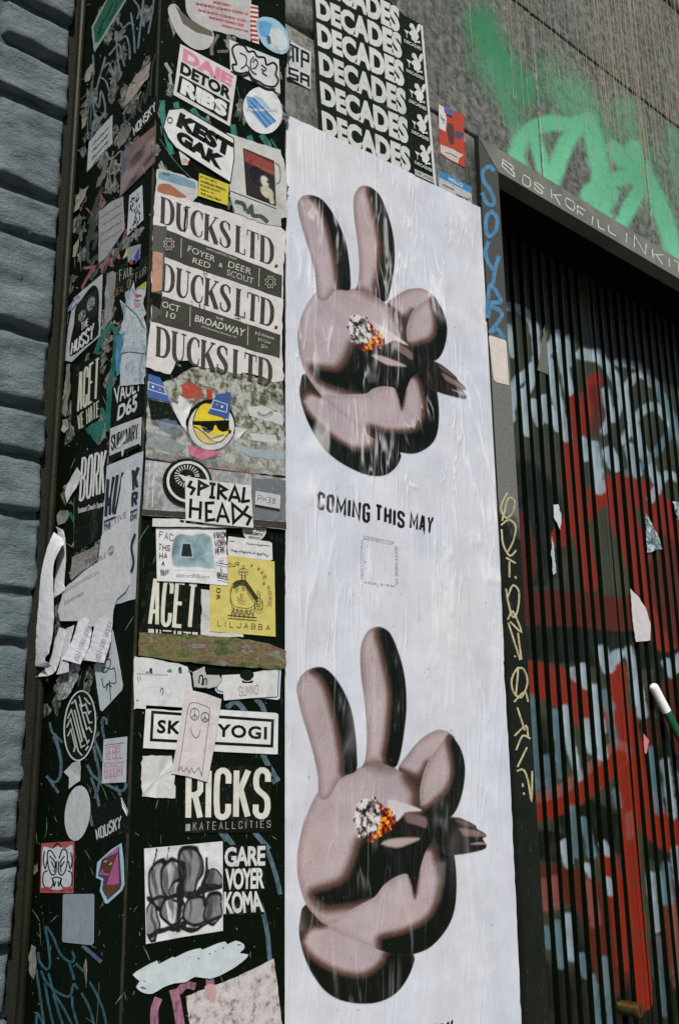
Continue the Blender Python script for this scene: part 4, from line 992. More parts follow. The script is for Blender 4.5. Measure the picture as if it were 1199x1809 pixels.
rs.lines([(e((940, 660), (965, 672)), 1.1), (e((936, 640), (960, 690)), 1.1), (e((965, 850), (1000, 860), (1030, 880)), 1.2), (e((972, 640), (1004, 656)), 2.4)], (60, 40, 36))
hl = Sheet('sticker', 'name badge sticker with a blue header and a greeting, tucked above the poster', 'sticker', 'W', e((930, 950), (1110, 1043), (1114, 1160), (930, 1075)), (182, 184, 182), 1, wear=.4)
hl.poly(e((930, 950), (1110, 1043), (1111, 1080), (930, 988)), (56, 124, 176), 'blue_header'); hl.text('HELLO', e((984, 986), (1062, 1026), (1062, 1046), (984, 1006)), (212, 218, 222), .02)
hl.lines([scribble(e((1020, 1070), (1108, 1100), (1108, 1135), (1020, 1100)), 24, .9), scribble(e((940, 1010), (1010, 1045), (1010, 1070), (940, 1035)), 18, .9)], (52, 54, 56), 'handwriting')
jl = Sheet('label', 'blank cream rounded label stuck on the door jamb under the blue tag', 'label', 'J', zoom(830, 480, .3078)((106, 372), (114, 366), (196, 392), (206, 402), (222, 652), (146, 634), (134, 618), (128, 580)), (206, 196, 188), 1, dirt=.1)
# paper and foil scraps left on the shutter
Sheet('paper_scrap', 'long torn white paper scrap hanging on the red shutter ribs', 'paper scrap', 'S', rough([(1112, 1040), (1124, 1052), (1139, 1074), (1147, 1100), (1147, 1131), (1122, 1134), (1116, 1096)], .5, 6), (206, 202, 204), 2)
Sheet('paper_scrap', 'small white paper scrap peeling off the left shutter ribs', 'paper scrap', 'S', rough([(976, 892), (985, 891), (990, 912), (988, 936), (977, 914)], .5, 5), (196, 202, 206), 2)
Sheet('paper_scrap', 'narrow grey torn triangle near the top of the shutter', 'paper scrap', 'S', rough([(961, 572), (966, 616), (967, 662), (948, 654), (952, 625)], .6, 6), (104, 106, 98), 2)
Sheet('paper_scrap', 'crumpled silvery foil scrap among the red ribs', 'paper scrap', 'S', rough([(1139, 906), (1150, 925), (1162, 950), (1168, 970), (1142, 976), (1140, 940)], .8, 6), None, 2, mat=mottled((.35, (40, 52, 52)), (.5, (110, 130, 136)), (.62, (206, 216, 220)), scale=30, dist=2, rough=.25))
Sheet('paper_scrap', 'torn silvery scrap at the right edge of the shutter', 'paper scrap', 'S', rough([(1186, 886), (1200, 888), (1214, 916), (1196, 920)], .8, 6), None, 2, mat=mottled((.35, (60, 72, 72)), (.5, (130, 146, 150)), (.62, (206, 216, 220)), scale=30, dist=2, rough=.25))
Sheet('paper_scrap', 'ragged white fringe of paper between two dark ribs', 'paper scrap', 'S', rough([(974, 948), (978, 976), (981, 1012), (976, 1016), (972, 980)], .6, 5), (176, 190, 192), 2)
Sheet('paper_scrap', 'pink torn scrap low on the shutter near the pole', 'paper scrap', 'S', rough([(1136, 1296), (1145, 1308), (1140, 1332), (1137, 1330)], .5, 5), (204, 120, 128), 2)

# ================================================================== STICKERS ON THE PILLAR'S FRONT
BK, WH = (24, 26, 23), (206, 208, 206)
a_ = zoom(100, 0, .3837)
# spray and marker under the stickers
def teal(pl, lines, w, col=(62, 134, 124)): on_pillar(pl, [(smooth_open(p, 4) if len(p) > 2 else p, w) for p in lines], col, 'spray_tag')
teal('F', [a_((486, 462), (490, 540), (512, 640), (530, 712)), a_((548, 470), (560, 520), (580, 560)), a_((625, 500), (650, 540), (690, 560)), a_((810, 575), (820, 630)), a_((885, 625), (905, 680)), a_((940, 620), (975, 670), (985, 720))], 10)
teal('F', [a_((985, 640), (1020, 700), (1040, 780))], 4, (60, 110, 108))
on_pillar('F', [(smooth_open(p, 3), 1.0) for p in (a_((500, 680), (560, 760), (620, 820)), a_((475, 640), (540, 740)), a_((830, 400), (850, 500), (840, 560)), a_((500, 760), (520, 800), (530, 820)), a_((1020, 470), (1050, 500)))], (120, 124, 116), 'scratch')
on_pillar('F', [(smooth_open(a_((745, 160), (715, 210), (715, 255)), 3), 6), (a_((740, 238), (790, 236)), 5)], (128, 130, 110), 'spray_tag')
on_pillar('F', [(a_((500, 290), (530, 340)), 6), (a_((520, 340), (528, 390)), 5)], (170, 172, 164), 'spray_tag')

s = Sheet('paper_scrap', 'torn paper with faded red print at the very top of the pillar front', 'paper scrap', 'F', rough(a_((586, -26), (892, -26), (900, 60), (905, 192), (800, 160), (640, 124), (600, 60)), .8, 7), (178, 176, 176), 1, wear=.6)
for k, (q, w_) in enumerate(((((640, 10), (880, 60), (880, 72), (640, 24)), 5), (((650, 40), (870, 92), (870, 104), (650, 52)), 4), (((700, 74), (860, 112), (860, 124), (700, 86)), 4), (((720, 2), (800, 20), (800, 34), (720, 16)), 3), (((760, 112), (880, 142), (880, 150), (760, 122)), 4))):
    s.text('MMNMHENM'[:5 + w_ % 3], a_(*q), (176, 96, 100), .05, name='faded_print', wear=.5)
s = Sheet('tape_strip', 'narrow strip of red and white striped tape by the torn paper', 'tape', 'F', a_((888, 20), (926, 30), (930, 205), (900, 195)), (206, 200, 196), 2)
for k in range(8): y = 30 + k * 21; s.poly(a_((890, y), (926, y + 6), (926, y + 15), (890, y + 9)), (172, 46, 40), 'red_stripe')
s = Sheet('sticker', 'half torn round grey-white sticker left of the top paper', 'sticker', 'F', rough(smooth_closed(a_((512, 40), (530, 112), (575, 185), (635, 228), (690, 226), (720, 190), (715, 142), (655, 112), (592, 78), (545, 20)), 3), .4, 8), (176, 176, 174), 2, wear=.5)
s.poly(a_((545, 28), (600, 80), (655, 116), (712, 146), (718, 170), (640, 150), (580, 110)), (96, 92, 80), 'torn_edge', wear=.6)
s = Sheet('sticker', 'round pale blue sticker lapping over the pillar edge', 'sticker', 'F', smooth_closed(a_((916, 118), (928, 88), (960, 80), (1005, 92), (1045, 130), (1066, 185), (1064, 232), (1035, 252), (985, 236), (940, 196)), 3), (150, 190, 208), 3, wear=.3)
s.poly(a_((930, 100), (985, 110), (985, 165), (935, 165)), (86, 156, 196), 'blue_patch', wear=.3, smooth=2); s.poly(a_((985, 130), (1040, 150), (1060, 225), (1010, 235), (975, 205)), (196, 204, 206), 'white_patch', smooth=2, wear=.4)
s.poly(a_((962, 165), (980, 170), (985, 205), (970, 205)), (60, 96, 120), 'blue_patch')
s = Sheet('sticker', 'white sticker with black outlined bubble letters near the pillar edge', 'sticker', 'F', a_((793, 183), (1021, 275), (1028, 433), (800, 335)), (204, 206, 206), 2)
bub = [a_((810, 250), (808, 222), (830, 206), (862, 214), (880, 240), (905, 238), (922, 262), (955, 268), (965, 300), (995, 290), (1012, 312), (1006, 345), (1018, 372), (1000, 400), (960, 396), (930, 378), (900, 362), (880, 335), (850, 340), (815, 330), (808, 300), (826, 296))]
for b in bub:
    P_ = smooth_closed(b, 4); s.lines([(P_ + [P_[0]], 3.4)], (34, 36, 40))
s.lines([(smooth_open(p, 3), 2.0) for p in (a_((840, 245), (870, 262), (868, 300), (846, 318)), a_((872, 300), (885, 318), (880, 335)), a_((902, 290), (912, 274), (924, 292), (914, 312), (900, 318)), a_((905, 262), (890, 290), (896, 330), (918, 345)), a_((940, 300), (962, 320), (945, 336), (966, 352)), a_((940, 318), (952, 330)))], (34, 36, 40))
s.lines([(smooth_open(a_((812, 336), (850, 352), (884, 346), (905, 376), (960, 410), (1004, 414)), 4), 4.2)], (34, 36, 40))
s = Sheet('sticker', 'white sticker with pink and black block words stacked in three rows', 'sticker', 'F', a_((569, 204), (829, 341), (796, 583), (537, 438)), (206, 207, 204), 2, wear=.15)
s.text('DAIE', a_((583, 222), (812, 352), (802, 404), (577, 280)), (204, 130, 152), .06)
s.text('DETOR', a_((572, 284), (806, 412), (798, 464), (565, 338)), (30, 32, 32), .05, wear=.2)
s.poly(a_((565, 347), (796, 474), (784, 562), (551, 424)), (30, 32, 32), 'black_panel', wear=.3)
s.text('RIBS', a_((578, 362), (786, 478), (778, 546), (566, 430)), (206, 207, 204), .07)
s = Sheet('sticker', 'round white sticker with a small blue building drawing', 'sticker', 'F', ellipse(*a_((947, 510))[0], 34, 42, -14), (202, 205, 206), 2)
s.poly(a_((870, 445), (905, 450), (1010, 560), (960, 592), (880, 500)), (104, 150, 190), 'blue_drawing'); s.poly(a_((905, 440), (940, 452), (985, 505), (930, 490)), (150, 186, 206), 'blue_drawing'); s.poly(a_((868, 500), (1015, 505), (1015, 516), (868, 512)), (168, 184, 196), 'blue_drawing')
s.lines([(a_((885, 462), (985, 575)), 1.6), (a_((890, 490), (965, 585)), 1.6), (a_((900, 450), (1005, 560)), 1.6)], (40, 86, 150))
s = Sheet('sticker', 'white parcel-tag shaped sticker with two bold black words', 'sticker', 'F', a_((489, 588), (514, 508), (578, 500), (700, 572), (812, 640), (814, 730), (797, 842), (700, 780), (546, 682), (510, 636)), (206, 208, 207), 3)
s.lines([([*a_((489, 588), (514, 508), (578, 500), (700, 572), (812, 640), (814, 730), (797, 842), (700, 780), (546, 682), (510, 636), (489, 588))], 1.6)], (38, 40, 40), 'outline')
s.text('KEST', a_((566, 518), (812, 662), (800, 734), (546, 582)), (28, 30, 28), .07); s.text('GAK', a_((556, 596), (774, 728), (756, 788), (544, 652)), (28, 30, 28), .07)
P_ = ellipse(*a_((519, 556))[0], 4.2, 5, 0, 16); s.lines([(P_ + [P_[0]], 1.3)], (38, 40, 40), 'tag_hole')
s = Sheet('paper_scrap', 'small white corner with a red round mark under the tag sticker', 'paper scrap', 'F', a_((560, 692), (612, 735), (600, 762), (576, 760)), (196, 194, 190), 2); s.text('OTA', a_((580, 730), (612, 742), (606, 758), (578, 750)), (176, 52, 44), .03)
s = Sheet('paper_scrap', 'crumpled white paper behind the dog picture', 'paper scrap', 'F', rough(a_((782, 612), (840, 632), (1030, 690), (1056, 800), (1060, 1000), (940, 1010), (800, 900), (800, 760)), .8, 8), (188, 188, 184), 1, wear=.5)
s.lines([(smooth_open(a_((1005, 750), (1025, 770), (1028, 830), (1010, 850)), 3), 1.4), (a_((800, 880), (1010, 962)), 1.6)], (52, 54, 52))
s = Sheet('sticker', 'dark photo sticker of a black and white dog with a ball', 'sticker', 'F', a_((857, 682), (1000, 742), (1008, 950), (872, 896)), (34, 30, 30), 2)
def dog(u, v):
    c = np.zeros(u.shape + (3,)) + L3((38, 32, 32)); n = vnoise(u * 14, v * 18)
    c = blend(c, L3((172, 84, 66)), (1 - sst(.10, .16, np.abs(v - .13 - .06 * u))) * sst(.25, .4, n + .2 * u))
    c = blend(c, L3((92, 42, 40)), (1 - sst(.2, .34, v)) * .6)
    c = blend(c, L3((20, 20, 22)), 1 - sst(.9, 1.1, np.hypot((u - .42) / .28, (v - .5) / .22)))
    c = blend(c, L3((196, 190, 184)), (1 - sst(.8, 1.1, np.hypot((u - .66) / .15, (v - .55) / .13))))
    c = blend(c, L3((26, 24, 24)), (1 - sst(.7, 1.1, np.hypot((u - .78) / .06, (v - .53) / .04))))
    c = blend(c, L3((182, 176, 150)), (1 - sst(.8, 1.1, np.hypot((u - .72) / .24, (v - .78) / .14))))
    c = blend(c, L3((190, 184, 170)), (1 - sst(.8, 1.2, np.hypot((u - .88) / .08, (v - .93) / .1))))
    return c * (.75 + .5 * n[..., None])
s.paint(a_((860, 688), (997, 744), (1005, 946), (875, 894)), dog, 60, 'printed_photo')
s = Sheet('sticker', 'pale blue and rust torn landscape print left of the yellow notice', 'sticker', 'F', rough(a_((462, 780), (480, 776), (560, 800), (650, 836), (648, 905), (600, 960), (455, 925)), .7, 8), (190, 190, 188), 1, wear=.5)
s.poly(a_((470, 790), (556, 806), (640, 842), (640, 870), (560, 850), (468, 822)), (112, 148, 168), 'blue_band', wear=.5); s.poly(a_((470, 850), (520, 850), (560, 880), (600, 910), (520, 905), (468, 890)), (150, 98, 70), 'rust_patch', wear=.5, smooth=2); s.text('EXI', a_((488, 792), (518, 800), (518, 812), (488, 804)), (40, 60, 80), .03)
s = Sheet('sticker', 'yellow sticker with five lines of small black print', 'sticker', 'F', a_((655, 799), (791, 851), (784, 948), (648, 903)), (198, 186, 62), 3, dirt=.3)
for k, tx in enumerate(('IF YOU SEE A', 'HOMELESS PERSON', "PLEASE DON'T", 'CALL IT!', 'WE CAN HELP')):
    w_ = (.62, .95, .74, .5, .76)[k]; y = 810 + k * 19; s.text(tx, a_((660, y), (660 + 122 * w_, y + 46 * w_), (660 + 122 * w_, y + 57 * w_), (660, y + 11)), (44, 42, 26), .03)

# ---- the tall black-and-white gig poster
b_ = zoom(230, 330, .2419)
DK = (60, 60, 52)
s = Sheet('poster', 'weathered gig poster with tall serif words in three rows and two dark bands', 'poster', 'F', rough(b_((182, 36), (420, 100), (700, 182), (1080, 282), (1132, 330), (1112, 700), (1106, 1100), (1112, 1420), (1040, 1430), (960, 1385), (850, 1360), (760, 1370), (640, 1320), (540, 1330), (430, 1270), (330, 1280), (290, 1370), (110, 1318), (150, 980), (160, 500), (166, 280)), .7, 9), (204, 201, 199), 2, wear=.25, dirt=.3)
SER = {}
def serif_word(sh, word, quad, col):
    """tall condensed serif capitals: heavy stems, hairline arms and slab serifs"""
    wd = {'D': 1.0, 'U': .98, 'C': .86, 'K': 1.02, 'S': .78, ' ': .16, 'L': .74, 'T': .84, '.': .22}
    tot = sum(wd[c] for c in word) + .06 * (len(word) - 1); f = quad_map(quad); x = 0; out = []
    qw = math.dist(quad[0], quad[1]); cell = qw / tot; T, H_ = .27 * cell, .035 * math.dist(quad[0], quad[3])
    def ln(pts, w): out.append(([f((x + p[0]) / tot, 1 - p[1]) for p in pts], w))
    def arc(pts, w):
        P = np.array([(p[0], p[1]) for p in pts]); sm = smooth_open(pts, 4); ws = smooth_open([(k, v) for k, v in enumerate(w)], 4); ln(sm, [max(1.2, q[1]) for q in ws])
    for c in word:
        if c == 'D':
            ln([(.2, .02), (.2, .98)], T); ln([(.02, .985), (.45, .985)], H_); ln([(.02, .015), (.45, .015)], H_)
            arc([(.42, .985), (.66, .93), (.83, .72), (.86, .5), (.83, .28), (.66, .07), (.42, .015)], [H_, T * .55, T * .95, T, T * .95, T * .55, H_])
        elif c == 'U':
            ln([(0, .985), (.42, .985)], H_); ln([(.66, .985), (1., .985)], H_)
            arc([(.2, .97), (.2, .5), (.22, .22), (.34, .06), (.52, .02), (.70, .08), (.81, .25), (.83, .6), (.83, .97)], [T, T, T, T * .8, T * .4, T * .3, T * .28, T * .28, T * .28])
        elif c == 'C':
            arc([(.80, .74), (.76, .9), (.55, .985), (.32, .9), (.17, .7), (.14, .5), (.17, .3), (.32, .1), (.55, .015), (.76, .1), (.82, .3)], [T * .3, T * .4, H_, T * .7, T, T * 1.05, T, T * .7, H_, T * .3, T * .2]); ln([(.81, .70), (.81, .96)], T * .2)
        elif c == 'K':
            ln([(.2, .02), (.2, .98)], T); ln([(.02, .985), (.4, .985)], H_); ln([(.02, .015), (.4, .015)], H_); ln([(.82, .97), (.26, .40)], T * .34); ln([(.42, .58), (.88, .02)], T * 1.05); ln([(.66, .985), (.98, .985)], H_); ln([(.68, .015), (1.02, .015)], H_)
        elif c == 'S':
            arc([(.68, .74), (.62, .92), (.38, .985), (.16, .88), (.14, .72), (.30, .58), (.52, .44), (.66, .28), (.60, .10), (.36, .015), (.12, .1), (.08, .28)], [T * .3, T * .4, H_, T * .7, T * .95, T, T, T * .95, T * .7, H_, T * .4, T * .3]); ln([(.69, .72), (.69, .95)], T * .2); ln([(.07, .06), (.07, .3)], T * .2)
        elif c == 'L':
            ln([(.2, .02), (.2, .98)], T); ln([(.02, .985), (.4, .985)], H_); ln([(.02, .015), (.7, .015)], H_); ln([(.69, .0), (.69, .24)], T * .3)
        elif c == 'T':
            ln([(.42, .02), (.42, .98)], T); ln([(.02, .985), (.82, .985)], H_); ln([(.24, .015), (.6, .015)], H_); ln([(.04, .78), (.04, .99)], T * .25); ln([(.80, .78), (.80, .99)], T * .25)
        elif c == '.': ln([(.02, .05), (.2, .05)], T * .8)
        x += wd[c] + .06
    V, F = strokes_mesh(sh.pl, out, sh._up()); sh.k += 5; return sh.add('lettering', V, F, paper(col, wear=.3))
serif_word(s, 'DUCKS LTD.', b_((218, 70), (1078, 400), (1074, 596), (212, 262)), DK)
s.poly(rough(b_((236, 306), (500, 410), (800, 526), (1104, 648), (1100, 814), (700, 672), (440, 586), (240, 508)), .4, 12), DK, 'dark_band', wear=.3)
serif_word(s, 'DUCKS LTD.', b_((222, 552), (1080, 848), (1072, 1042), (212, 756)), DK)
s.poly(rough(b_((236, 800), (560, 906), (1092, 1084), (1086, 1252), (600, 1108), (152, 984), (200, 880)), .4, 12), DK, 'dark_band', wear=.3)
serif_word(s, 'DUCKS LTD.', b_((184, 1018), (1066, 1280), (1060, 1470), (178, 1234)), DK)
C2 = (196, 194, 186)
s.text('FOYER', b_((424, 432), (618, 512), (612, 556), (414, 474)), C2, .0); s.text('RED', b_((456, 520), (582, 560), (578, 604), (448, 558)), C2, .0)
s.text('DEER', b_((716, 544), (882, 602), (876, 646), (708, 590)), C2, .0); s.text('SCOUT', b_((704, 606), (896, 672), (892, 716), (698, 648)), C2, .0); s.text('&', b_((644, 556), (672, 566), (670, 596), (640, 586)), C2, .0)
s.text('WITH SUPPORT FROM', b_((552, 448), (770, 526), (768, 540), (550, 462)), C2, .0)
s.text('OCT', b_((234, 836), (360, 876), (352, 922), (226, 880)), C2, .0); s.text('10', b_((262, 912), (328, 930), (322, 974), (256, 956)), C2, .0)
s.text('THE', b_((618, 950), (676, 966), (674, 982), (616, 966)), C2, .0); s.text('BROADWAY', b_((474, 938), (836, 1046), (822, 1098), (464, 986)), C2, .01); s.text('1272 Broadway, Brooklyn, NY', b_((516, 1014), (774, 1098), (770, 1116), (514, 1034)), C2, .0)
for k, tx in enumerate(('$13 Advance', '$15 Door', '21+')): s.text(tx, b_((908 + k * 22, 1058 + k * 46), (1046 - k * 24, 1098 + k * 34), (1042 - k * 24, 1124 + k * 34), (904 + k * 22, 1084 + k * 46)), C2, .0)
s.lines([(b_((368, 380), (364, 524)), 1.0), (b_((936, 598), (932, 734)), 1.0), (b_((432, 880), (430, 1024)), 1.0), (b_((854, 1020), (850, 1160)), 1.0)], C2, 'rule')
for cx_, cy_ in ((1016, 700), (276, 424)):
    P_ = []
    for k in range(17): r_ = (42 if k % 2 else 30); P_.append((cx_ + r_ * math.cos(k * math.pi / 8), cy_ + r_ * 1.15 * math.sin(k * math.pi / 8)))
    s.lines([(b_(*P_), .8), (b_(*ellipse(cx_, cy_, 20, 23, 0, 14), (cx_ + 20, cy_)), .8)], C2, 'rosette')
s.lines([(smooth_open(b_((392, 160), (400, 180), (388, 300), (396, 318)), 3), 3.5), (b_((380, 160), (412, 156)), 1.6), (b_((525, 618), (540, 650)), 1.2), (smooth_open(b_((548, 622), (556, 634), (540, 644)), 2), 1.2), (b_((430, 842), (450, 850)), 1.2), (b_((494, 846), (504, 884)), 1.4), (b_((530, 868), (536, 896)), 1.2), (b_((750, 944), (790, 956), (764, 966), (802, 970)), 1.4)], (36, 34, 36), 'pen_marks')
s = Sheet('paper_scrap', 'torn strip of rusty and black layered paper along the pillar corner', 'paper scrap', 'F', rough(b_((164, 280), (258, 290), (246, 500), (230, 800), (228, 930), (150, 978), (158, 480)), .8, 7), (84, 84, 78), 3, wear=.6)
s.poly(rough(b_((162, 474), (236, 488), (226, 760), (150, 770)), .6, 7), (170, 132, 110), 'rust_patch', wear=.6); s.poly(rough(b_((152, 775), (226, 790), (216, 900), (150, 860)), .6, 7), (26, 27, 24), 'black_patch'); s.lines([(smooth_open(b_((258, 290), (250, 420), (240, 560), (234, 700)), 4), 2.4)], (64, 80, 130), 'blue_edge')
s = Sheet('paper_scrap', 'rough grey painted paper above the serif gig poster', 'paper scrap', 'F', rough(b_((720, 60), (850, 120), (1010, 150), (1096, 190), (1100, 290), (960, 270), (760, 196)), .7, 8), (176, 178, 176), 3, wear=.4)
s.lines([(smooth_open(p, 4), 7) for p in (b_((760, 110), (820, 130), (838, 180)), b_((850, 200), (880, 150), (890, 210), (950, 220), (1000, 262)))], (66, 76, 72), 'brush_strokes')

# ---- layered collage under clear tape
c_ = zoom(240, 640, .2335)
s = Sheet('paper_scrap', 'grimy many-coloured layers of torn paper below the serif poster', 'paper scrap', 'F', rough(c_((84, 150), (280, 130), (420, 40), (620, 30), (760, 60), (880, 120), (1010, 110), (1100, 120), (1118, 300), (1122, 860), (800, 830), (540, 800), (300, 745), (76, 712), (82, 430)), 1.0, 8), None, 1, mat=mottled((.32, (34, 36, 28)), (.45, (96, 98, 80)), (.52, (150, 150, 138)), (.60, (176, 180, 176)), (.72, (92, 110, 96)), scale=62, dist=.35))
s.poly(c_((90, 280), (250, 310), (340, 470), (360, 560), (120, 470)), (34, 35, 30), 'dark_patch', wear=.5); s.poly(rough(c_((340, 170), (420, 150), (500, 200), (490, 270), (400, 280), (350, 260)), .8, 6), (166, 74, 58), 'red_patch', wear=.7); s.poly(rough(c_((530, 200), (575, 210), (580, 280), (535, 270)), .5, 6), (176, 58, 36), 'red_patch', wear=.4)
s.poly(rough(c_((840, 340), (960, 330), (1108, 400), (1110, 480), (860, 404)), .6, 7), (186, 190, 188), 'white_scrap', wear=.4); s.poly(rough(c_((850, 536), (1060, 552), (1070, 622), (880, 590)), .6, 7), (182, 186, 184), 'white_scrap', wear=.5)
s.poly(rough(c_((150, 430), (300, 440), (350, 520), (300, 560), (180, 510)), .8, 6), (78, 100, 116), 'blue_scrap', wear=.8); s.poly(rough(c_((740, 610), (900, 660), (1120, 680), (1120, 740), (900, 720), (750, 660)), .8, 7), (140, 160, 168), 'blue_scrap', wear=.8); s.poly(rough(c_((80, 520), (240, 560), (380, 640), (300, 690), (90, 640)), .8, 7), (120, 134, 134), 'blue_scrap', wear=.8)
s.lines([(smooth_open(c_((930, 390), (975, 405), (1020, 370)), 3), 1)] + [(c_((975 + 46 * math.cos(t) , 375 + 14 * math.sin(t)), (975 + 62 * math.cos(t), 380 + 46 * math.sin(t))), .8) for t in np.linspace(0, 3.1, 11)], (60, 64, 62))
s = Sheet('sticker', 'dark blue torn sticker corner at the pillar edge, left of the yellow face', 'sticker', 'F', c_((92, 88), (182, 118), (214, 190), (256, 306), (84, 266)), (62, 92, 150), 2, wear=.3)
s.lines([(c_((94, 150), (210, 190), (226, 246), (90, 204), (94, 150)), 1.4)], (196, 204, 212), 'white_frame'); s.poly(ellipse(*c_((126, 188))[0], 2, 2.4, 0, 10), (210, 214, 218), 'star'); s.poly(ellipse(*c_((178, 208))[0], 2, 2.4, 0, 10), (190, 96, 108), 'star')
s = Sheet('sticker', 'round sticker of a grinning yellow face in black sunglasses', 'sticker', 'F', ellipse(*c_((560, 480))[0], 44, 46.5, 8), (28, 28, 26), 3, dirt=.3)
s.poly(ellipse(*c_((566, 488))[0], 40.5, 41.5, 8), (198, 198, 194), 'white_ring'); P_ = c_((440, 400), (480, 330), (530, 310), (580, 330), (640, 400), (690, 470), (700, 530), (650, 590), (580, 620), (510, 612), (455, 560), (428, 480))
P_ = smooth_closed(P_, 3); s.poly(P_, (206, 186, 42), 'yellow_face', dirt=.15); s.lines([(P_ + [P_[0]], 1.6)], (32, 32, 28))
s.poly(c_((422, 448), (560, 446), (700, 440), (700, 470), (690, 520), (650, 528), (616, 510), (600, 476), (588, 480), (580, 512), (548, 538), (510, 524), (486, 480), (424, 474)), (22, 23, 22), 'sunglasses', dirt=.05)
s.lines([(smooth_open(c_((436, 488), (500, 530), (560, 585), (630, 604), (680, 560), (706, 526)), 4), 1.8), (smooth_open(c_((690, 520), (712, 520), (706, 545)), 3), 1.8), (smooth_open(c_((560, 585), (600, 570), (660, 550)), 3), 1.2)], (32, 32, 28)); s.poly(c_((566, 588), (620, 574), (672, 560), (640, 596), (600, 604)), (206, 206, 200), 'teeth', smooth=2); s.lines([(c_((496, 490), (530, 506)), .9)], (170, 172, 170), 'glint')
s = Sheet('sticker', 'blue torn sticker corner hanging over the yellow face', 'sticker', 'F', rough(c_((604, 244), (714, 230), (706, 330), (696, 432), (538, 388)), .3, 8), (58, 88, 150), 4, wear=.3)
s.lines([(c_((580, 288), (684, 322), (678, 382), (560, 352), (580, 288)), 1.4)], (196, 204, 212), 'white_frame'); s.poly(ellipse(*c_((606, 324))[0], 2, 2.4, 0, 10), (190, 96, 108), 'star'); s.poly(ellipse(*c_((644, 340))[0], 2, 2.4, 0, 10), (210, 214, 218), 'star')
Sheet('paper_scrap', 'jagged white paper spike left of the yellow face', 'paper scrap', 'F', rough(c_((262, 306), (316, 320), (322, 250), (350, 270), (420, 330), (386, 420), (376, 530), (310, 420)), .6, 7), (200, 200, 200), 2, wear=.2)
Sheet('paper_scrap', 'white triangular paper point right of the yellow face', 'paper scrap', 'F', c_((744, 490), (832, 512), (752, 600)), (202, 202, 200), 2)
Sheet('paper_scrap', 'bright pink torn paper below the yellow face', 'paper scrap', 'F', rough(c_((390, 622), (440, 640), (640, 690), (560, 720), (500, 742), (400, 700)), .6, 7), (190, 76, 118), 4, wear=.4)
s = Sheet('tape_strip', 'wide wrinkled clear tape wrapped over the collage', 'tape', 'F', rough(c_((70, 430), (420, 500), (800, 560), (1122, 600), (1124, 866), (800, 832), (500, 800), (66, 728)), .4, 12), None, 6, mat=tape_mat(), thick=.0003)
s = Sheet('paper_strip', 'thin strip of green and red paper with black capitals along the tape edge', 'paper strip', 'F', rough(c_((190, 690), (420, 730), (640, 750), (850, 800), (940, 810), (930, 862), (700, 826), (520, 800), (300, 750), (190, 740)), .6, 8), None, 5, mat=mottled((.40, (64, 84, 62)), (.52, (92, 110, 88)), (.58, (160, 70, 62)), (.7, (180, 92, 80)), scale=40, dist=1.0))
s.text("O'GEORGE  UKRW  ANN", c_((290, 700), (850, 815), (846, 846), (286, 738)), (34, 36, 32), .02)

# ---- grey band with the angular black word sticker
s = Sheet('tape_strip', 'broad grey tape band with a dark lower edge round the pillar', 'tape', 'F', rough(c_((64, 742), (540, 812), (1122, 882), (1126, 1272), (700, 1222), (360, 1182), (38, 1160)), .3, 14), None, 7, mat=mottled((.38, (112, 114, 112)), (.52, (158, 160, 160)), (.66, (182, 183, 184)), scale=26, dist=.6, rough=.3))
s.poly(rough(c_((40, 1118), (360, 1136), (700, 1180), (1124, 1212), (1126, 1268), (700, 1220), (360, 1180), (38, 1158)), .3, 12), (58, 56, 46), 'dark_edge', wear=.4); s.poly(rough(c_((860, 880), (1120, 900), (1122, 1210), (870, 1190)), .8, 9), (104, 108, 112), 'scuffed_patch', wear=.9)
s.lines([(c_((138, 758), (134, 800)), 2.2), (c_((124, 866), (118, 940)), 2.2), (c_((118, 960), (112, 1100)), 1.6), (c_((96, 760), (72, 1100)), .9)], (206, 208, 208), 'crease')
s = Sheet('sticker', 'round black and white rayed eye sticker half under the word sticker', 'sticker', 'F', ellipse(*c_((372, 916))[0], 44, 42, 20), (32, 33, 31), 11)
P_ = ellipse(*c_((376, 912))[0], 36, 34, 20, 32); s.lines([(P_ + [P_[0]], 4.6)], (196, 196, 190), 'white_ring')
s.lines([([(c_((366, 870))[0][0] + 14 * math.cos(t), c_((366, 870))[0][1] + 12 * math.sin(t)), (c_((366, 870))[0][0] + 22 * math.cos(t), c_((366, 870))[0][1] + 20 * math.sin(t))], [1.0, 2.0]) for t in np.linspace(0, 6.1, 24)], (196, 196, 190), 'rays')
s.poly(c_((296, 850), (340, 866), (400, 866), (360, 890), (345, 910)), (196, 196, 190), 'eye'); s.poly(c_((340, 838), (375, 860), (365, 878), (345, 868)), (32, 33, 31), 'pupil')
s = Sheet('sticker', 'white square sticker with two words in angular rune-like black letters', 'sticker', 'F', c_((352, 871), (600, 912), (846, 940), (868, 1259), (600, 1234), (357, 1204)), (205, 207, 204), 12)
SPI = [[(400, 905), (378, 945), (420, 965), (392, 1012)], [(452, 1018), (458, 912), (515, 944), (454, 972)], [(535, 925), (582, 932)], [(560, 930), (552, 1032)], [(532, 1026), (578, 1034)], [(600, 1048), (606, 936), (660, 970), (606, 990)], [(612, 988), (664, 1046)], [(682, 1060), (726, 950), (766, 1066)], [(700, 1026), (752, 1032)], [(798, 952), (786, 1062), (840, 1054)],
       [(396, 1040), (388, 1186)], [(470, 1060), (462, 1196)], [(390, 1112), (466, 1122)], [(572, 1070), (510, 1074), (512, 1204), (580, 1196)], [(512, 1134), (556, 1138)], [(592, 1216), (632, 1082), (682, 1222)], [(606, 1170), (668, 1176)], [(708, 1080), (716, 1220), (790, 1150), (708, 1080)], [(826, 1094), (790, 1150), (846, 1182), (816, 1240)]]
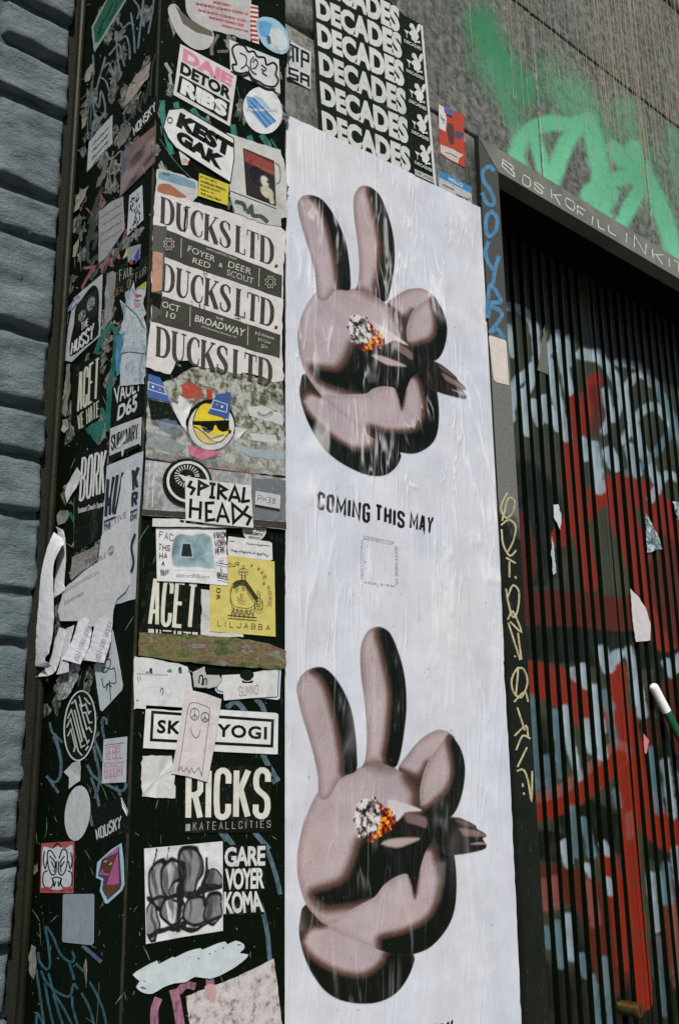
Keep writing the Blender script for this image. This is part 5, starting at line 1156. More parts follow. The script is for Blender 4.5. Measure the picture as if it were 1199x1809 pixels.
s.lines([(c_(*p), 5.2) for p in SPI], (26, 28, 25), 'lettering')
s = Sheet('label', 'tiny grey label with faint hand letters on the grey tape', 'label', 'F', c_((886, 980), (1072, 1012), (1066, 1116), (880, 1082)), (186, 188, 188), 12); s.block('PM38', c_((900, 1010), (1040, 1036), (1034, 1084), (896, 1058)), (92, 94, 96), .12)

# ---- lower half of the front
d_ = zoom(230, 920, .2419)
s = Sheet('paper_scrap', 'narrow white paper strip showing under the angular word sticker', 'paper scrap', 'F', rough(d_((152, -12), (400, -8), (884, 36), (880, 60), (560, 52), (150, 46)), .3, 9), (198, 200, 198), 8)
s.lines([(d_((350, 6), (380, 10)), 4), (d_((396, 12), (430, 16)), 4), (d_((470, 20), (520, 24)), 4)], (36, 38, 34), 'print_remains')
s = Sheet('sticker', 'round locksmith sticker cut off by the sticker above it', 'sticker', 'F', [p for p in ellipse(*d_((905, 68))[0], 21, 20, 0, 28) if p[1] > 931], (196, 198, 194), 1)
s.text('LOCKSMITH', d_((842, 76), (964, 92), (962, 114), (844, 98)), (34, 36, 34), .03); s.text('SERVICE', d_((862, 112), (946, 122), (944, 138), (862, 128)), (60, 62, 60), .02); s.text('917 5625', d_((860, 46), (980, 62), (980, 84), (856, 66)), (34, 36, 34), .03)
s = Sheet('label', 'white rounded label with grey ballpoint scrawl above the yellow square', 'label', 'F', d_((716, 114), (1010, 152), (1032, 164), (1036, 284), (1020, 292), (714, 252), (706, 200)), (200, 201, 200), 2)
s.lines([scribble(d_((720, 190), (1010, 225), (1010, 275), (720, 240)), 60, 1.0, 1.4), scribble(d_((830, 150), (960, 165), (960, 195), (830, 180)), 24, .9), scribble(d_((940, 165), (1020, 175), (1020, 195), (940, 185)), 14, .9), scribble(d_((715, 140), (760, 140), (760, 160), (715, 160)), 8, .9)], (96, 98, 102), 'handwriting')
s = Sheet('sticker', 'black sticker with one tall white condensed word under the rock picture', 'sticker', 'F', d_((118, 372), (190, 366), (512, 470), (512, 836), (60, 826), (100, 700)), (27, 29, 26), 1)
s.block('ACET', d_((150, 404), (500, 458), (472, 792), (128, 766)), (198, 198, 184), .34, gap=.1, round_=True)
for q in (((130, 790), (172, 792), (172, 836), (130, 834)), ((186, 792), (200, 793), (200, 836), (186, 836)), ((214, 796), (222, 796), (222, 838), (214, 838)), ((236, 798), (300, 802), (300, 812), (236, 808)), ((316, 804), (330, 805), (330, 838), (316, 838)), ((344, 806), (372, 808), (372, 838), (344, 838)), ((386, 810), (440, 814), (440, 824), (386, 820)), ((408, 820), (420, 822), (420, 838), (408, 838)), ((450, 814), (490, 816), (490, 834), (450, 830))): s.poly(d_(*q), (198, 198, 184), 'lettering')
Sheet('paper_scrap', 'torn white paper strip left of the yellow square', 'paper scrap', 'F', rough(d_((516, 500), (578, 508), (590, 806), (820, 832), (822, 852), (640, 850), (514, 832)), .5, 8), (188, 188, 186), 1, wear=.3)
s = Sheet('sticker', 'yellow square sticker with an ink drawing of a round creature and curved words', 'sticker', 'F', d_((703, 251), (1048, 298), (1056, 847), (581, 809), (577, 470)), (201, 189, 106), 3, dirt=.12)
INK = (52, 50, 34)
s.block('LILJABBA', d_((632, 728), (1016, 762), (1012, 804), (630, 772)), INK, .16, gap=.75)
s.block('OUR', d_((708, 310), (788, 300), (790, 334), (712, 340)), INK, .17, gap=.35); s.block('WO', d_((620, 574), (624, 492), (654, 494), (652, 570)), INK, .15, gap=.4)
for ch, x, y, r_ in (('I', 879, 328, 20), ('W', 930, 352, 38), ('A', 954, 378, 48), ('S', 972, 408, 60), ('I', 966, 456, 60), ('H', 1000, 486, 82), ('E', 1008, 526, 88), ('R', 1010, 566, 94), ('E', 1006, 608, 98)):
    r_ = math.radians(r_); cr, sr = math.cos(r_), math.sin(r_); Q_ = [(x + a * cr - b * sr, y + a * sr + b * cr) for a, b in ((-10, -13), (10, -13), (10, 13), (-10, 13))]; s.block(ch, d_(*Q_), INK, .16)
K_ = []
for pts in ([(735, 470), (720, 520), (722, 580), (745, 625), (800, 640), (860, 640), (905, 610), (920, 590)], [(735, 470), (760, 445), (800, 438), (830, 445)], [(830, 445), (850, 520), (900, 585), (940, 590)], [(770, 560), (790, 585), (828, 592)], [(794, 535), (796, 558)], [(806, 535), (808, 558)], [(760, 480), (756, 500), (770, 502), (774, 484), (760, 480)], [(812, 470), (808, 492), (822, 492), (820, 470)],
            [(775, 370), (815, 385), (850, 374)], [(780, 364), (815, 350), (848, 366)], [(805, 385), (800, 410), (815, 440)], [(820, 385), (830, 412), (826, 440)], [(806, 345), (812, 330), (822, 345)], [(895, 590), (900, 640), (925, 660), (950, 640), (952, 590), (930, 570), (905, 578)], [(912, 600), (924, 630), (938, 600)], [(915, 570), (918, 510)], [(930, 570), (936, 520)], [(725, 690), (740, 640), (752, 690), (770, 645), (785, 690), (800, 650), (818, 695), (836, 650), (850, 695), (868, 652), (885, 695), (892, 650)]):
    K_.append((smooth_open(d_(*pts), 3), 1.15))
s.lines(K_, INK); s.lines([(d_((700, 694), (910, 712)), 2.2), (smooth_open(d_((738, 470), (780, 448), (830, 444)), 3), 5.0), (smooth_open(d_((826, 444), (866, 500), (914, 572)), 3), 4.0)], INK)
s = Sheet('sticker', 'white sticker printed with a blue-grey rock and a web address, handwriting in its margins', 'sticker', 'F', d_((183, 54), (440, 56), (693, 64), (704, 476), (440, 452), (190, 441)), (206, 206, 208), 4)
def rock(u, v):
    n = vnoise(u * 6, v * 6, 4); sd = sdist(u, v, smooth_closed([(.08, .3), (.2, .08), (.5, .10), (.82, .04), (.94, .2), (.97, .6), (.96, .92), (.6, .9), (.2, .93), (.06, .8)], 3)) + .03 * (n - .5)
    c = np.zeros(u.shape + (3,)) + L3((206, 206, 208)); rc = L3((70, 98, 110)) * (1 - n[..., None]) + L3((164, 190, 196)) * n[..., None]
    rc = blend(rc, L3((44, 62, 72)), (1 - sst(.0, .3, u)) * .8 * sst(.1, .5, n) * (1 - sst(.5, .9, v))); rc = blend(rc, L3((176, 196, 200)), sst(.62, 1., v) * .5); a = 1 - sst(-.03, .02, sd); c = c * (1 - a[..., None]) + rc * a[..., None]
    w = sdist(u, v, [(.30, .32), (.46, .32), (.50, .64), (.26, .64)]); c = blend(c, L3((156, 178, 182)), 1 - sst(.02, .05, w)); return blend(c, L3((28, 34, 36)), 1 - sst(-.005, .01, w))
s.paint(d_((280, 76), (606, 86), (622, 374), (276, 360)), rock, 84)
s.text('abstract808.com', d_((330, 384), (572, 396), (570, 422), (330, 412)), (112, 112, 116), -.004)
PEN = (62, 44, 62)
for tx, q in (('FAC', ((208, 76), (310, 104), (306, 150), (206, 128))), ('THS', ((200, 168), (286, 184), (284, 224), (198, 214))), ('HA', ((206, 236), (266, 240), (262, 278), (206, 276))), ('A', ((220, 296), (246, 296), (244, 330), (220, 330))), ('BF', ((214, 360), (280, 364), (278, 402), (214, 396)))): s.lines(stroke_text(tx, d_(*q), .12, lw=1.2, jit=.06), PEN, 'handwriting')
for tx, q in (('FRICK', ((600, 92), (694, 80), (694, 120), (606, 134))), ('WORM', ((606, 150), (696, 136), (696, 176), (610, 192))), ('HERE.', ((610, 204), (692, 192), (690, 222), (612, 240))), ('L', ((650, 338), (664, 338), (664, 366), (650, 366))), ('BOZO', ((622, 378), (696, 394), (694, 420), (622, 404)))): s.lines(stroke_text(tx, d_(*q), .12, lw=1.25, jit=.06), (44, 28, 44), 'handwriting')
s.lines([(d_((612, 308), (700, 326)), 1.3), (d_((622, 418), (702, 438)), 1.3), (smooth_open(d_((636, 292), (652, 302), (668, 290)), 3), 1.0), (d_((644, 280), (648, 284)), 1.4), (d_((660, 276), (664, 280)), 1.4)], (44, 28, 44), 'handwriting')
Sheet('cloth_strip', 'mottled green, brown and maroon painted strip wrapped round the pillar', 'strip', 'F', rough(d_((60, 818), (300, 828), (500, 836), (850, 868), (1000, 896), (1130, 950), (1126, 1080), (900, 1076), (700, 1062), (350, 1030), (180, 1000), (55, 985)), .7, 9), None, 5, mat=mottled((.30, (34, 44, 26)), (.42, (74, 84, 50)), (.50, (112, 108, 62)), (.56, (96, 62, 62)), (.64, (120, 128, 106)), (.75, (70, 86, 64)), scale=48, dist=.2, stretch=(.5, 1, 1.3)), thick=.0014)

f_ = zoom(220, 1150, .2502)
on_pillar('F', [(smooth_open(p, 4), 9) for p in (f_((720, 400), (770, 360), (800, 330)), f_((770, 340), (830, 400), (880, 470)), f_((920, 330), (965, 380), (990, 440)), f_((970, 720), (1010, 800), (1060, 880), (1085, 920)), f_((1085, 890), (1040, 930)), f_((690, 1270), (750, 1350), (800, 1420)), f_((910, 1270), (960, 1330), (1020, 1400)))], (96, 122, 134), 'marker_tag')
s = Sheet('label', 'white rounded label with green and black marker remains at the pillar corner', 'label', 'F', rough(smooth_closed(f_((62, 70), (90, 46), (180, 52), (300, 80), (440, 112), (470, 250), (480, 330), (420, 420), (240, 412), (80, 406), (66, 380)), 2), .4, 8), (200, 203, 204), 3, wear=.12)
s.lines([(f_((176, 160), (176, 132), (184, 126), (188, 160)), 2.4), (f_((384, 160), (380, 124), (390, 118), (396, 158)), 2.4)], (36, 38, 36)); s.lines([scribble(f_((140, 140), (160, 140), (160, 160), (140, 160)), 8, 1.4), scribble(f_((290, 120), (330, 120), (325, 158), (300, 158)), 12, 1.6), scribble(f_((445, 130), (470, 135), (470, 160), (445, 155)), 8, 1.6)], (62, 140, 82)); s.lines([(smooth_open(f_((246, 290), (256, 260), (268, 280), (258, 310)), 3), 1.4), (f_((84, 180), (96, 220)), .9), (f_((100, 175), (110, 205)), .9), (smooth_open(f_((76, 340), (86, 352), (96, 344)), 3), 1.0), (f_((80, 160), (300, 170)), .6)], (110, 112, 116))
s = Sheet('paper_scrap', 'small ragged drawing of two dark arches beside the corner label', 'paper scrap', 'F', rough(f_((476, 150), (560, 110), (572, 170), (660, 170), (680, 200), (650, 250), (580, 268), (486, 258)), .5, 7), (176, 176, 174), 4, wear=.4)
s.lines([(smooth_open(f_((518, 230), (524, 180), (542, 176), (546, 210), (538, 240)), 3), 2.4), (smooth_open(f_((548, 244), (556, 200), (572, 200), (570, 240)), 3), 2.0), (f_((474, 256), (520, 264), (580, 264)), 2.2)], (40, 40, 42))
s = Sheet('label', 'white blue-bordered label mostly covered by another paper', 'label', 'F', f_((636, 250), (660, 200), (1084, 118), (1102, 128), (1092, 336), (1076, 346), (660, 300), (640, 284)), (200, 203, 206), 2); s.lines([(f_((644, 256), (656, 282), (700, 292)), 2.2), (f_((1086, 130), (1076, 322), (1000, 318)), 2.2)], (72, 110, 176), 'blue_border')
s = Sheet('sticker', 'white sticker with a black round emblem over narrow grey capitals', 'sticker', 'F', f_((680, 172), (1078, 150), (1070, 322), (880, 334), (696, 350)), (206, 207, 205), 4)
s.poly(ellipse(*f_((856, 170))[0], 12.5, 9, 0, 20), (30, 36, 30), 'emblem', wear=.4); s.poly(f_((828, 206), (880, 198), (900, 224), (830, 226)), (30, 36, 30), 'emblem', smooth=3); s.lines([(smooth_open(f_((830, 208), (860, 216), (896, 204)), 3), 1.3)], (206, 207, 205), 'emblem'); s.block('GUMMO', f_((798, 250), (936, 238), (934, 306), (802, 320)), (112, 112, 110), .16, gap=.35)
s = Sheet('sticker', 'wide white sticker with a black framed row of bold capitals', 'sticker', 'F', f_((148, 384), (1062, 438), (1080, 446), (1076, 728), (1060, 730), (128, 686)), (206, 210, 208), 3, dirt=.1)
P_ = f_((194, 432), (1040, 492), (1034, 672), (184, 628), (194, 432)); s.lines([(P_, 5.0)], (26, 28, 25), 'frame')
s.text('SKATEYOGI', f_((230, 484), (1000, 536), (998, 626), (222, 580)), (26, 28, 25), .03, space=1.12)
s = Sheet('paper', 'slip of paper with a pen-drawn ghost with peace-sign eyes and zigzag hem', 'paper', 'F', f_((420, 268), (560, 300), (676, 342), (640, 600), (576, 926), (440, 886), (324, 866), (380, 560)), (204, 198, 198), 5, dirt=.1)
s.lines([(smooth_open(f_((370, 852), (395, 700), (440, 410), (470, 366), (520, 374), (582, 400), (592, 440), (570, 620), (536, 886)), 4), 1.0), (f_((370, 850), (390, 820), (408, 856), (428, 824), (448, 862), (466, 826), (482, 864), (516, 822), (536, 884)), 1.0), (smooth_open(f_((458, 540), (470, 590), (494, 612), (516, 596), (526, 556)), 4), 1.0)], (88, 86, 92))
for cx_, cy_, rx_, ry_ in ((486, 446, 32, 42), (558, 466, 28, 34)): P_ = ellipse(cx_, cy_, rx_, ry_, 0, 18); s.lines([(f_(*P_, P_[0]), 1.0), (f_((cx_, cy_ - ry_), (cx_, cy_ + ry_)), 1.0), (f_((cx_, cy_), (cx_ - rx_ * .7, cy_ + ry_ * .7)), 1.0), (f_((cx_, cy_), (cx_ + rx_ * .7, cy_ + ry_ * .7)), 1.0)], (88, 86, 92))
Sheet('paper_scrap', 'ragged white paper backing left of the ghost drawing', 'paper scrap', 'F', rough(f_((122, 742), (190, 736), (330, 740), (352, 880), (354, 1040), (240, 1036), (120, 1028), (116, 880)), .9, 6), (196, 198, 198), 2, wear=.35)
s = Sheet('sticker', 'black sticker with a tall white name over a thin spaced-out tag line', 'sticker', 'F', f_((420, 812), (1034, 810), (1034, 1282), (412, 1284)), (25, 27, 24), 2)
s.block('RICKS', f_((430, 826), (1030, 822), (1024, 1186), (426, 1198)), (206, 205, 196), .33, gap=.12, widths={'I': .36})
s.block('KATEALLCITIES', f_((480, 1208), (1026, 1196), (1026, 1246), (478, 1268)), (150, 150, 144), .18, gap=.7); s.poly(f_((428, 1222), (460, 1220), (460, 1270), (426, 1272)), (150, 150, 144), 'tag_mark')
g_ = zoom(220, 1470, .2502)
s = Sheet('sticker', 'black and white photo sticker of a graffiti wall', 'sticker', 'F', g_((137, 116), (400, 92), (690, 64), (692, 696), (400, 742), (150, 790)), (200, 203, 205), 2)
def photo(u, v):
    c = np.zeros(u.shape + (3,)) + L3((204, 206, 208)); n = vnoise(u * 10, v * 12, 4); u = u + .16 * (vnoise(u * 4 + 3, v * 4, 2) - .5); v = v + .12 * (vnoise(u * 5, v * 5 + 8, 2) - .5); strk = vnoise(u * 26, v * 3, 2)
    for cu, cv, ru, rv, g in ((.2, .42, .16, .26, 150), (.36, .36, .14, .22, 176), (.58, .30, .16, .26, 124), (.9, .40, .11, .12, 120), (.36, .72, .18, .16, 196), (.7, .72, .18, .16, 128), (.9, .74, .1, .18, 120), (.05, .78, .09, .22, 140), (.42, .5, .09, .12, 165)):
        d = np.hypot((u - cu) / ru, (v - cv) / rv); c = blend(c, L3((g, g + 2, g + 2)) , (1 - sst(.9, .97, d))); c = blend(c, L3((g * .55, g * .55, g * .55)), (1 - sst(.85, .95, d)) * sst(.45, .65, strk)); c = blend(c, L3((14, 16, 14)), (1 - sst(.06, .16, np.abs(d - 1.0)) * 1.0) * sst(.2, .4, n + .15))
    for p, w in (([(.0, .52), (.3, .56), (.6, .54), (1, .5)], .035), ([(0, .93), (.3, .9), (.55, .86)], .04), ([(.5, .9), (.7, .93), (.98, .84)], .03), ([(.48, .2), (.44, .9)], .05), ([(.8, .14), (.8, .66)], .03), ([(.28, -.02), (.27, .2)], .012), ([(.08, 0), (.12, .3)], .01)):
        c = blend(c, L3((24, 25, 24)), 1 - sst(w * .6, w, seg_dist(u, v, p) + .02 * (n - .5)))
    return c * (.7 + .5 * n[..., None])
s.paint(g_((141, 120), (686, 70), (688, 690), (154, 785)), photo, 90, 'printed_photo')
s = Sheet('sticker', 'black sticker with three short white bold words at the poster edge', 'sticker', 'F', g_((696, 92), (1000, 84), (1000, 400), (960, 430), (985, 580), (694, 590)), (24, 26, 24), 1)
s.text('GARE', g_((704, 106), (994, 94), (990, 238), (704, 246)), (204, 206, 206), .035, space=.9); s.text('VOYER', g_((708, 258), (988, 250), (984, 398), (710, 410)), (204, 206, 206), .035, space=.86); s.text('KOMA', g_((700, 420), (960, 414), (984, 564), (696, 580)), (204, 206, 206), .035, space=.88, wear=.5)
on_pillar('F', [(smooth_open(p, 4), 8) for p in (g_((910, -10), (990, 100), (1060, 280), (1098, 440)), g_((940, 440), (985, 600), (1010, 740), (1024, 905)), g_((670, -10), (720, 60)))], (92, 118, 130), 'marker_tag')
on_pillar('F', [(smooth_open(p, 4), w) for p, w in ((g_((600, 1000), (604, 1080), (606, 1180)), 15), (g_((345, 1110), (370, 1210), (396, 1380)), 16), (g_((380, 1130), (430, 1080), (500, 1090)), 13), (g_((240, 1170), (210, 1260), (212, 1380)), 14))], (168, 116, 140), 'spray_tag')
s = Sheet('sticker', 'ragged white brush-stroke shaped sticker low on the pillar', 'sticker', 'F', smooth_closed(g_((55, 1008), (120, 960), (226, 906), (236, 932), (336, 880), (350, 886), (440, 842), (532, 818), (545, 830), (640, 790), (706, 772), (722, 792), (780, 766), (836, 790), (838, 824), (806, 854), (870, 864), (820, 920), (720, 985), (604, 1034), (492, 1020), (430, 1058), (350, 1066), (270, 1094), (190, 1140), (120, 1130), (78, 1092), (104, 1052)), 2), (192, 202, 206), 3, dirt=.08)
s.lines([(g_((515, 886), (520, 896)), 2.4), (g_((590, 860), (602, 856)), 1.6), (g_((632, 842), (640, 838)), 1.6), (g_((684, 818), (696, 816)), 2.0), (g_((790, 796), (814, 792)), 1.8), (g_((130, 1048), (142, 1052)), 1.6)], (54, 110, 90), 'paint_specks'); s.lines([scribble(g_((95, 1080), (145, 1090), (145, 1110), (95, 1100)), 10, 1.4)], (64, 100, 170), 'paint_specks')
s = Sheet('paper_scrap', 'large stained white paper scrap at the bottom of the pillar', 'paper scrap', 'F', rough(g_((430, 1160), (560, 1110), (700, 1060), (940, 950), (1050, 894), (1080, 1100), (1112, 1400), (1116, 1560), (500, 1560), (460, 1360)), .6, 10), None, 2, mat=mottled((.30, (60, 52, 52)), (.40, (150, 140, 140)), (.48, (184, 178, 178)), (.66, (200, 194, 194)), scale=70, dist=.2, bumps=.3))
s.poly(g_((560, 1090), (636, 1076), (640, 1180), (600, 1200)), (186, 150, 150), 'pink_stain', wear=.4, smooth=2)

# ================================================================== STICKERS ON THE PILLAR'S LEFT FACE
h_ = zoom(0, 0, .2542)
def tagL(lines, w, col, name='marker_tag'): on_pillar('L', [(smooth_open(p, 4) if len(p) > 2 else p, w) for p in lines], col, name)
tagL([h_(*p) for p in ([(1072, -10), (1060, 90), (1032, 235)], [(1002, -10), (985, 120), (962, 340)], [(1060, 40), (985, 180)], [(912, 90), (932, 230), (940, 370)], [(840, 160), (860, 195), (900, 160), (935, 175)], [(925, -10), (970, 60), (955, 135)], [(838, 275), (880, 255), (902, 330), (905, 415)], [(760, 385), (830, 310), (850, 400), (870, 462)], [(812, 215), (820, 400), (845, 530)], [(735, 395), (722, 470), (760, 440), (790, 520), (806, 592)], [(690, 535), (735, 560), (765, 638)], [(735, 400), (690, 560), (670, 650)], [(652, 690), (660, 812)], [(650, 665), (688, 745), (706, 635), (735, 765), (690, 850), (652, 912), (650, 880), (700, 810)], [(650, 380), (655, 520)])], 3.4, (120, 138, 150))
tagL([h_(*p) for p in ([(1082, 380), (1060, 470), (1045, 660)], [(872, 860), (866, 800), (915, 735), (918, 800), (880, 862)], [(925, 830), (960, 700), (970, 770), (1000, 640), (1010, 720), (1040, 560)], [(1050, 640), (1045, 670)])], 2.6, (74, 80, 78))
tagL([h_(*p) for p in ([(650, 520), (640, 700), (630, 900)], [(640, 560), (615, 800), (612, 960)], [(885, 905), (905, 900), (910, 870)])], 2.2, (96, 112, 112))
tagL([h_(*p) for p in ([(740, 1110), (725, 1240), (750, 1180), (752, 1290)], [(790, 1050), (765, 1200), (780, 1310)], [(765, 1110), (800, 1090), (845, 1050), (840, 1160)], [(800, 1200), (800, 1340)], [(820, 1160), (850, 1190), (850, 1060)], [(770, 1215), (830, 1180)])], 2.0, (150, 152, 146))
tagL([h_(*p) for p in ([(805, 1245), (820, 1290)], [(700, 1345), (735, 1410)], [(705, 1380), (705, 1450)], [(602, 1445), (652, 1502)], [(630, 1640), (680, 1640)], [(960, 1590), (970, 1640)], [(885, 1590), (862, 1650), (880, 1650)])], 3.4, (150, 90, 100))
tagL([h_(*p) for p in ([(715, 1300), (660, 1440), (620, 1560)], [(690, 1420), (640, 1560), (612, 1700)], [(610, 1640), (612, 1809)], [(660, 1560), (640, 1660), (680, 1620), (650, 1740)], [(800, 1660), (850, 1740)], [(700, 1760), (680, 1809)])], 6, (72, 78, 76))
k_ = zoom(90, 440, .1768)
tagL([k_(*p) for p in ([(380, 20), (370, 90), (400, 130), (470, 60)], [(400, 310), (470, 210)])], 6, (74, 84, 82))
tagL([k_(*p) for p in ([(330, 190), (430, 180)], [(440, 165), (320, 385), (400, 390)], [(500, 200), (520, 160), (580, 120)], [(570, 60), (630, 180)], [(655, -10), (690, 100)], [(520, 160), (515, 240)])], 5, (158, 98, 110))
tagL([k_(*p) for p in ([(450, 1050), (520, 870), (590, 780), (640, 800), (655, 900), (640, 1100), (610, 1290), (585, 1500), (570, 1820)], [(500, 1590), (530, 1650), (575, 1720)])], 9, (44, 118, 110), 'spray_tag')
tagL([k_(*p) for p in ([(420, 1800), (480, 1760), (530, 1750)], [(450, 1830), (520, 1850)])], 14, (44, 118, 110), 'spray_tag')
tagL([k_(*p) for p in ([(500, 800), (545, 735)], [(510, 612), (548, 620)], [(520, 690), (520, 780)])], 1.6, (150, 152, 146))
m_ = zoom(60, 740, .188)
tagL([m_(*p) for p in ([(340, 880), (400, 1000), (440, 1120), (495, 1215)], [(400, 1000), (450, 1040)])], 6, (44, 112, 106), 'spray_tag')
tagL([m_(*p) for p in ([(500, 120), (560, 90), (660, 60)], [(540, 90), (600, 200)], [(620, 80), (600, 200)])], 12, (44, 118, 110), 'spray_tag')
n_ = zoom(50, 1000, .188)
tagL([n_(*p) for p in ([(205, 1470), (230, 1560), (290, 1620), (330, 1660)], [(240, 1600), (280, 1700), (310, 1830)], [(740, 1490), (735, 1440), (705, 1430), (700, 1520), (720, 1620)], [(630, 1640), (690, 1800)], [(620, 1700), (640, 1830)])], 4.4, (92, 120, 134))
o_ = zoom(40, 1300, .2211)
tagL([o_(*p) for p in ([(260, -20), (310, 180), (300, 330), (250, 370), (195, 320)], [(215, 345), (290, 455)], [(520, 230), (570, 320), (680, 390), (790, 440), (830, 400), (820, 370)], [(550, 330), (600, 480), (620, 610)], [(570, 80), (620, 330), (580, 500)], [(750, 400), (790, 490)], [(600, 80), (640, 200)], [(530, 560), (560, 720)])], 5.0, (92, 120, 134))
q_ = zoom(0, 1500, .2168)
tagL([q_(*p) for p in ([(315, 840), (330, 920), (385, 980), (412, 930), (395, 760), (375, 650), (390, 640), (440, 720), (500, 860), (580, 920), (610, 890), (592, 830)], [(340, 990), (380, 1080), (480, 1170), (570, 1200), (595, 1130), (610, 1100), (640, 1140)], [(400, 1010), (440, 1160), (520, 1290), (590, 1425)], [(570, 930), (610, 1065)], [(620, 930), (690, 1000)], [(300, 980), (330, 1180), (365, 1440)], [(370, 1090), (400, 1260), (440, 1440)], [(440, 1180), (480, 1320), (520, 1440)], [(590, 1200), (600, 1300), (640, 1440)], [(670, 1170), (730, 1290), (775, 1440)], [(735, 1080), (790, 1180), (840, 1300), (875, 1440)], [(300, 1440), (310, 1340), (360, 1430)])], 4.4, (62, 104, 120))
tagL([q_(*p) for p in ([(675, 785), (750, 850), (830, 920)],)], 7, (92, 120, 146))
on_pillar('L', [(q_((706, 890), (700, 960), (708, 1100)), [1, 7, 1])], (140, 138, 132), 'paint_chip')
on_pillar('L', [(q_((812, 1090), (800, 1300), (790, 1440)), .9), (m_((380, 740), (382, 1270)), .9), (b_((-10, 240), (-30, 900)), 0.6)], (120, 124, 112), 'scratch')

s = Sheet('sticker', 'green and white leaf-shaped torn sticker at the top of the side face', 'sticker', 'L', rough(h_((640, 188), (690, 90), (730, 20), (760, -30), (900, -30), (810, 120), (722, 268), (660, 365), (645, 260)), .4, 8), (136, 160, 156), 1, wear=.3)
s.poly(h_((655, 190), (720, 60), (760, -20), (880, -20), (800, 110), (716, 250), (690, 290), (664, 300)), (28, 92, 68), 'green_panel', wear=.5); s.lines([(smooth_open(h_((790, 20), (750, 110), (700, 190), (690, 250)), 3), 2.4), (smooth_open(h_((820, 10), (790, 100), (760, 140)), 3), 2.4), (h_((720, 130), (700, 240)), 2)], (26, 50, 42))
s = Sheet('label', 'slanted grey-white label with rows of scrawl high on the side face', 'label', 'L', h_((621, 990), (700, 890), (783, 800), (781, 1000), (700, 1100), (607, 1196)), (160, 166, 170), 1, wear=.3)
s.lines([scribble(h_((640, 1000 + 46 * k), (760, 868 + 46 * k), (760, 900 + 46 * k), (640, 1030 + 46 * k)), 26, 1.0) for k in range(4)], (62, 66, 70), 'handwriting')
Sheet('paper_scrap', 'beige torn scrap below the white script tag', 'paper scrap', 'L', rough(h_((862, 745), (900, 610), (960, 520), (1052, 430), (1040, 530), (980, 620), (910, 700)), .7, 6), (150, 142, 134), 1, wear=.5)
Sheet('paper_scrap', 'greyed scrap left of the brown photo', 'paper scrap', 'L', rough(h_((815, 1000), (850, 900), (920, 880), (900, 960), (830, 1045)), .7, 6), (112, 110, 106), 1, wear=.6)
tagL([h_(*p) for p in ([(700, 1230), (690, 1280), (740, 1140), (700, 1150)],)], 7, (120, 120, 116), 'paint_chip')
s = Sheet('sticker', 'black slanted sticker with a thin white scratchy name', 'sticker', 'L', h_((905, 880), (1088, 660), (1092, 800), (915, 985)), (22, 25, 23), 1); s.lines(stroke_text('MONSKY', h_((928, 890), (1080, 708), (1086, 768), (936, 944)), .12, lw=2.0, jit=.05), (196, 200, 200), 'lettering')
s = Sheet('sticker', 'brown and grey blurred photo sticker at the corner of the side face', 'sticker', 'L', h_((852, 1060), (1088, 868), (1082, 1130), (838, 1372)), (104, 92, 88), 2)
def blur(u, v):
    n = vnoise(u * 3, v * 4, 3); c = np.zeros(u.shape + (3,)) + L3((120, 100, 94)); c = blend(c, L3((62, 60, 66)), sst(.4, .65, n)); c = blend(c, L3((96, 104, 120)), (1 - sst(.1, .4, u)) * .6); c = blend(c, L3((150, 128, 124)), (1 - sst(.1, .3, np.abs(v - .75 + .3 * u))) * .6); return blend(c, L3((40, 38, 40)), (1 - sst(.5, 1.2, np.hypot((u - .45) / .25, (v - .45) / .18))) * .7)
s.paint(h_((855, 1066), (1084, 878), (1078, 1126), (842, 1362)), blur, 40, 'printed_photo')
s = Sheet('label', 'white slip covered in black dashes under the brown photo', 'label', 'L', h_((905, 1362), (992, 1288), (1000, 1530), (888, 1642)), (176, 182, 188), 2)
random.seed(11)
s.lines([(h_((900 + a * 88 + 8, 1370 - a * 70 + b * 250), (900 + a * 88 + random.uniform(-6, 16), 1370 - a * 70 + b * 250 + random.uniform(8, 26))), random.uniform(1.0, 2.2)) for a, b in ((random.uniform(.05, .85), random.uniform(.06, .92)) for _ in range(46))], (34, 36, 40), 'dashes')
s = Sheet('paper_scrap', 'large faded grey torn sheet with faint writing in the middle of the side face', 'paper scrap', 'L', rough(h_((690, 1475), (780, 1400), (858, 1366), (866, 1600), (800, 1700), (740, 1790), (692, 1830)), .6, 8), (150, 152, 154), 1, wear=.35)
s.lines([scribble(h_((700, 1500 + 60 * k), (850, 1400 + 60 * k), (850, 1430 + 60 * k), (700, 1530 + 60 * k)), 20, .8) for k in range(4)], (112, 114, 118), 'handwriting')
for lab, P_ in (('pale chip of old paper on the far edge near the top', h_((598, 575), (612, 480), (650, 438), (655, 500), (625, 565))), ('small pale paper chip below the script tag on the far edge', h_((572, 900), (578, 830), (612, 808), (600, 870))), ('long cream paper chip on the far edge beside the pink marks', h_((510, 1490), (540, 1360), (620, 1290), (600, 1370), (545, 1470))), ('oval cream paper chip on the far edge above the couple picture', h_((510, 1790), (520, 1710), (552, 1660), (556, 1720), (530, 1785)))):
    Sheet('paper_scrap', lab, 'paper scrap', 'L', rough(P_, .5, 5), (142, 138, 130), 1, wear=.3)
s = Sheet('sticker', 'torn sticker with a blue and red picture beside the corner', 'sticker', 'L', rough(k_((722, 105), (760, -10), (830, -30), (900, -50), (890, 100), (886, 170), (840, 200), (780, 180), (770, 70)), .5, 7), (140, 146, 148), 1, wear=.4)
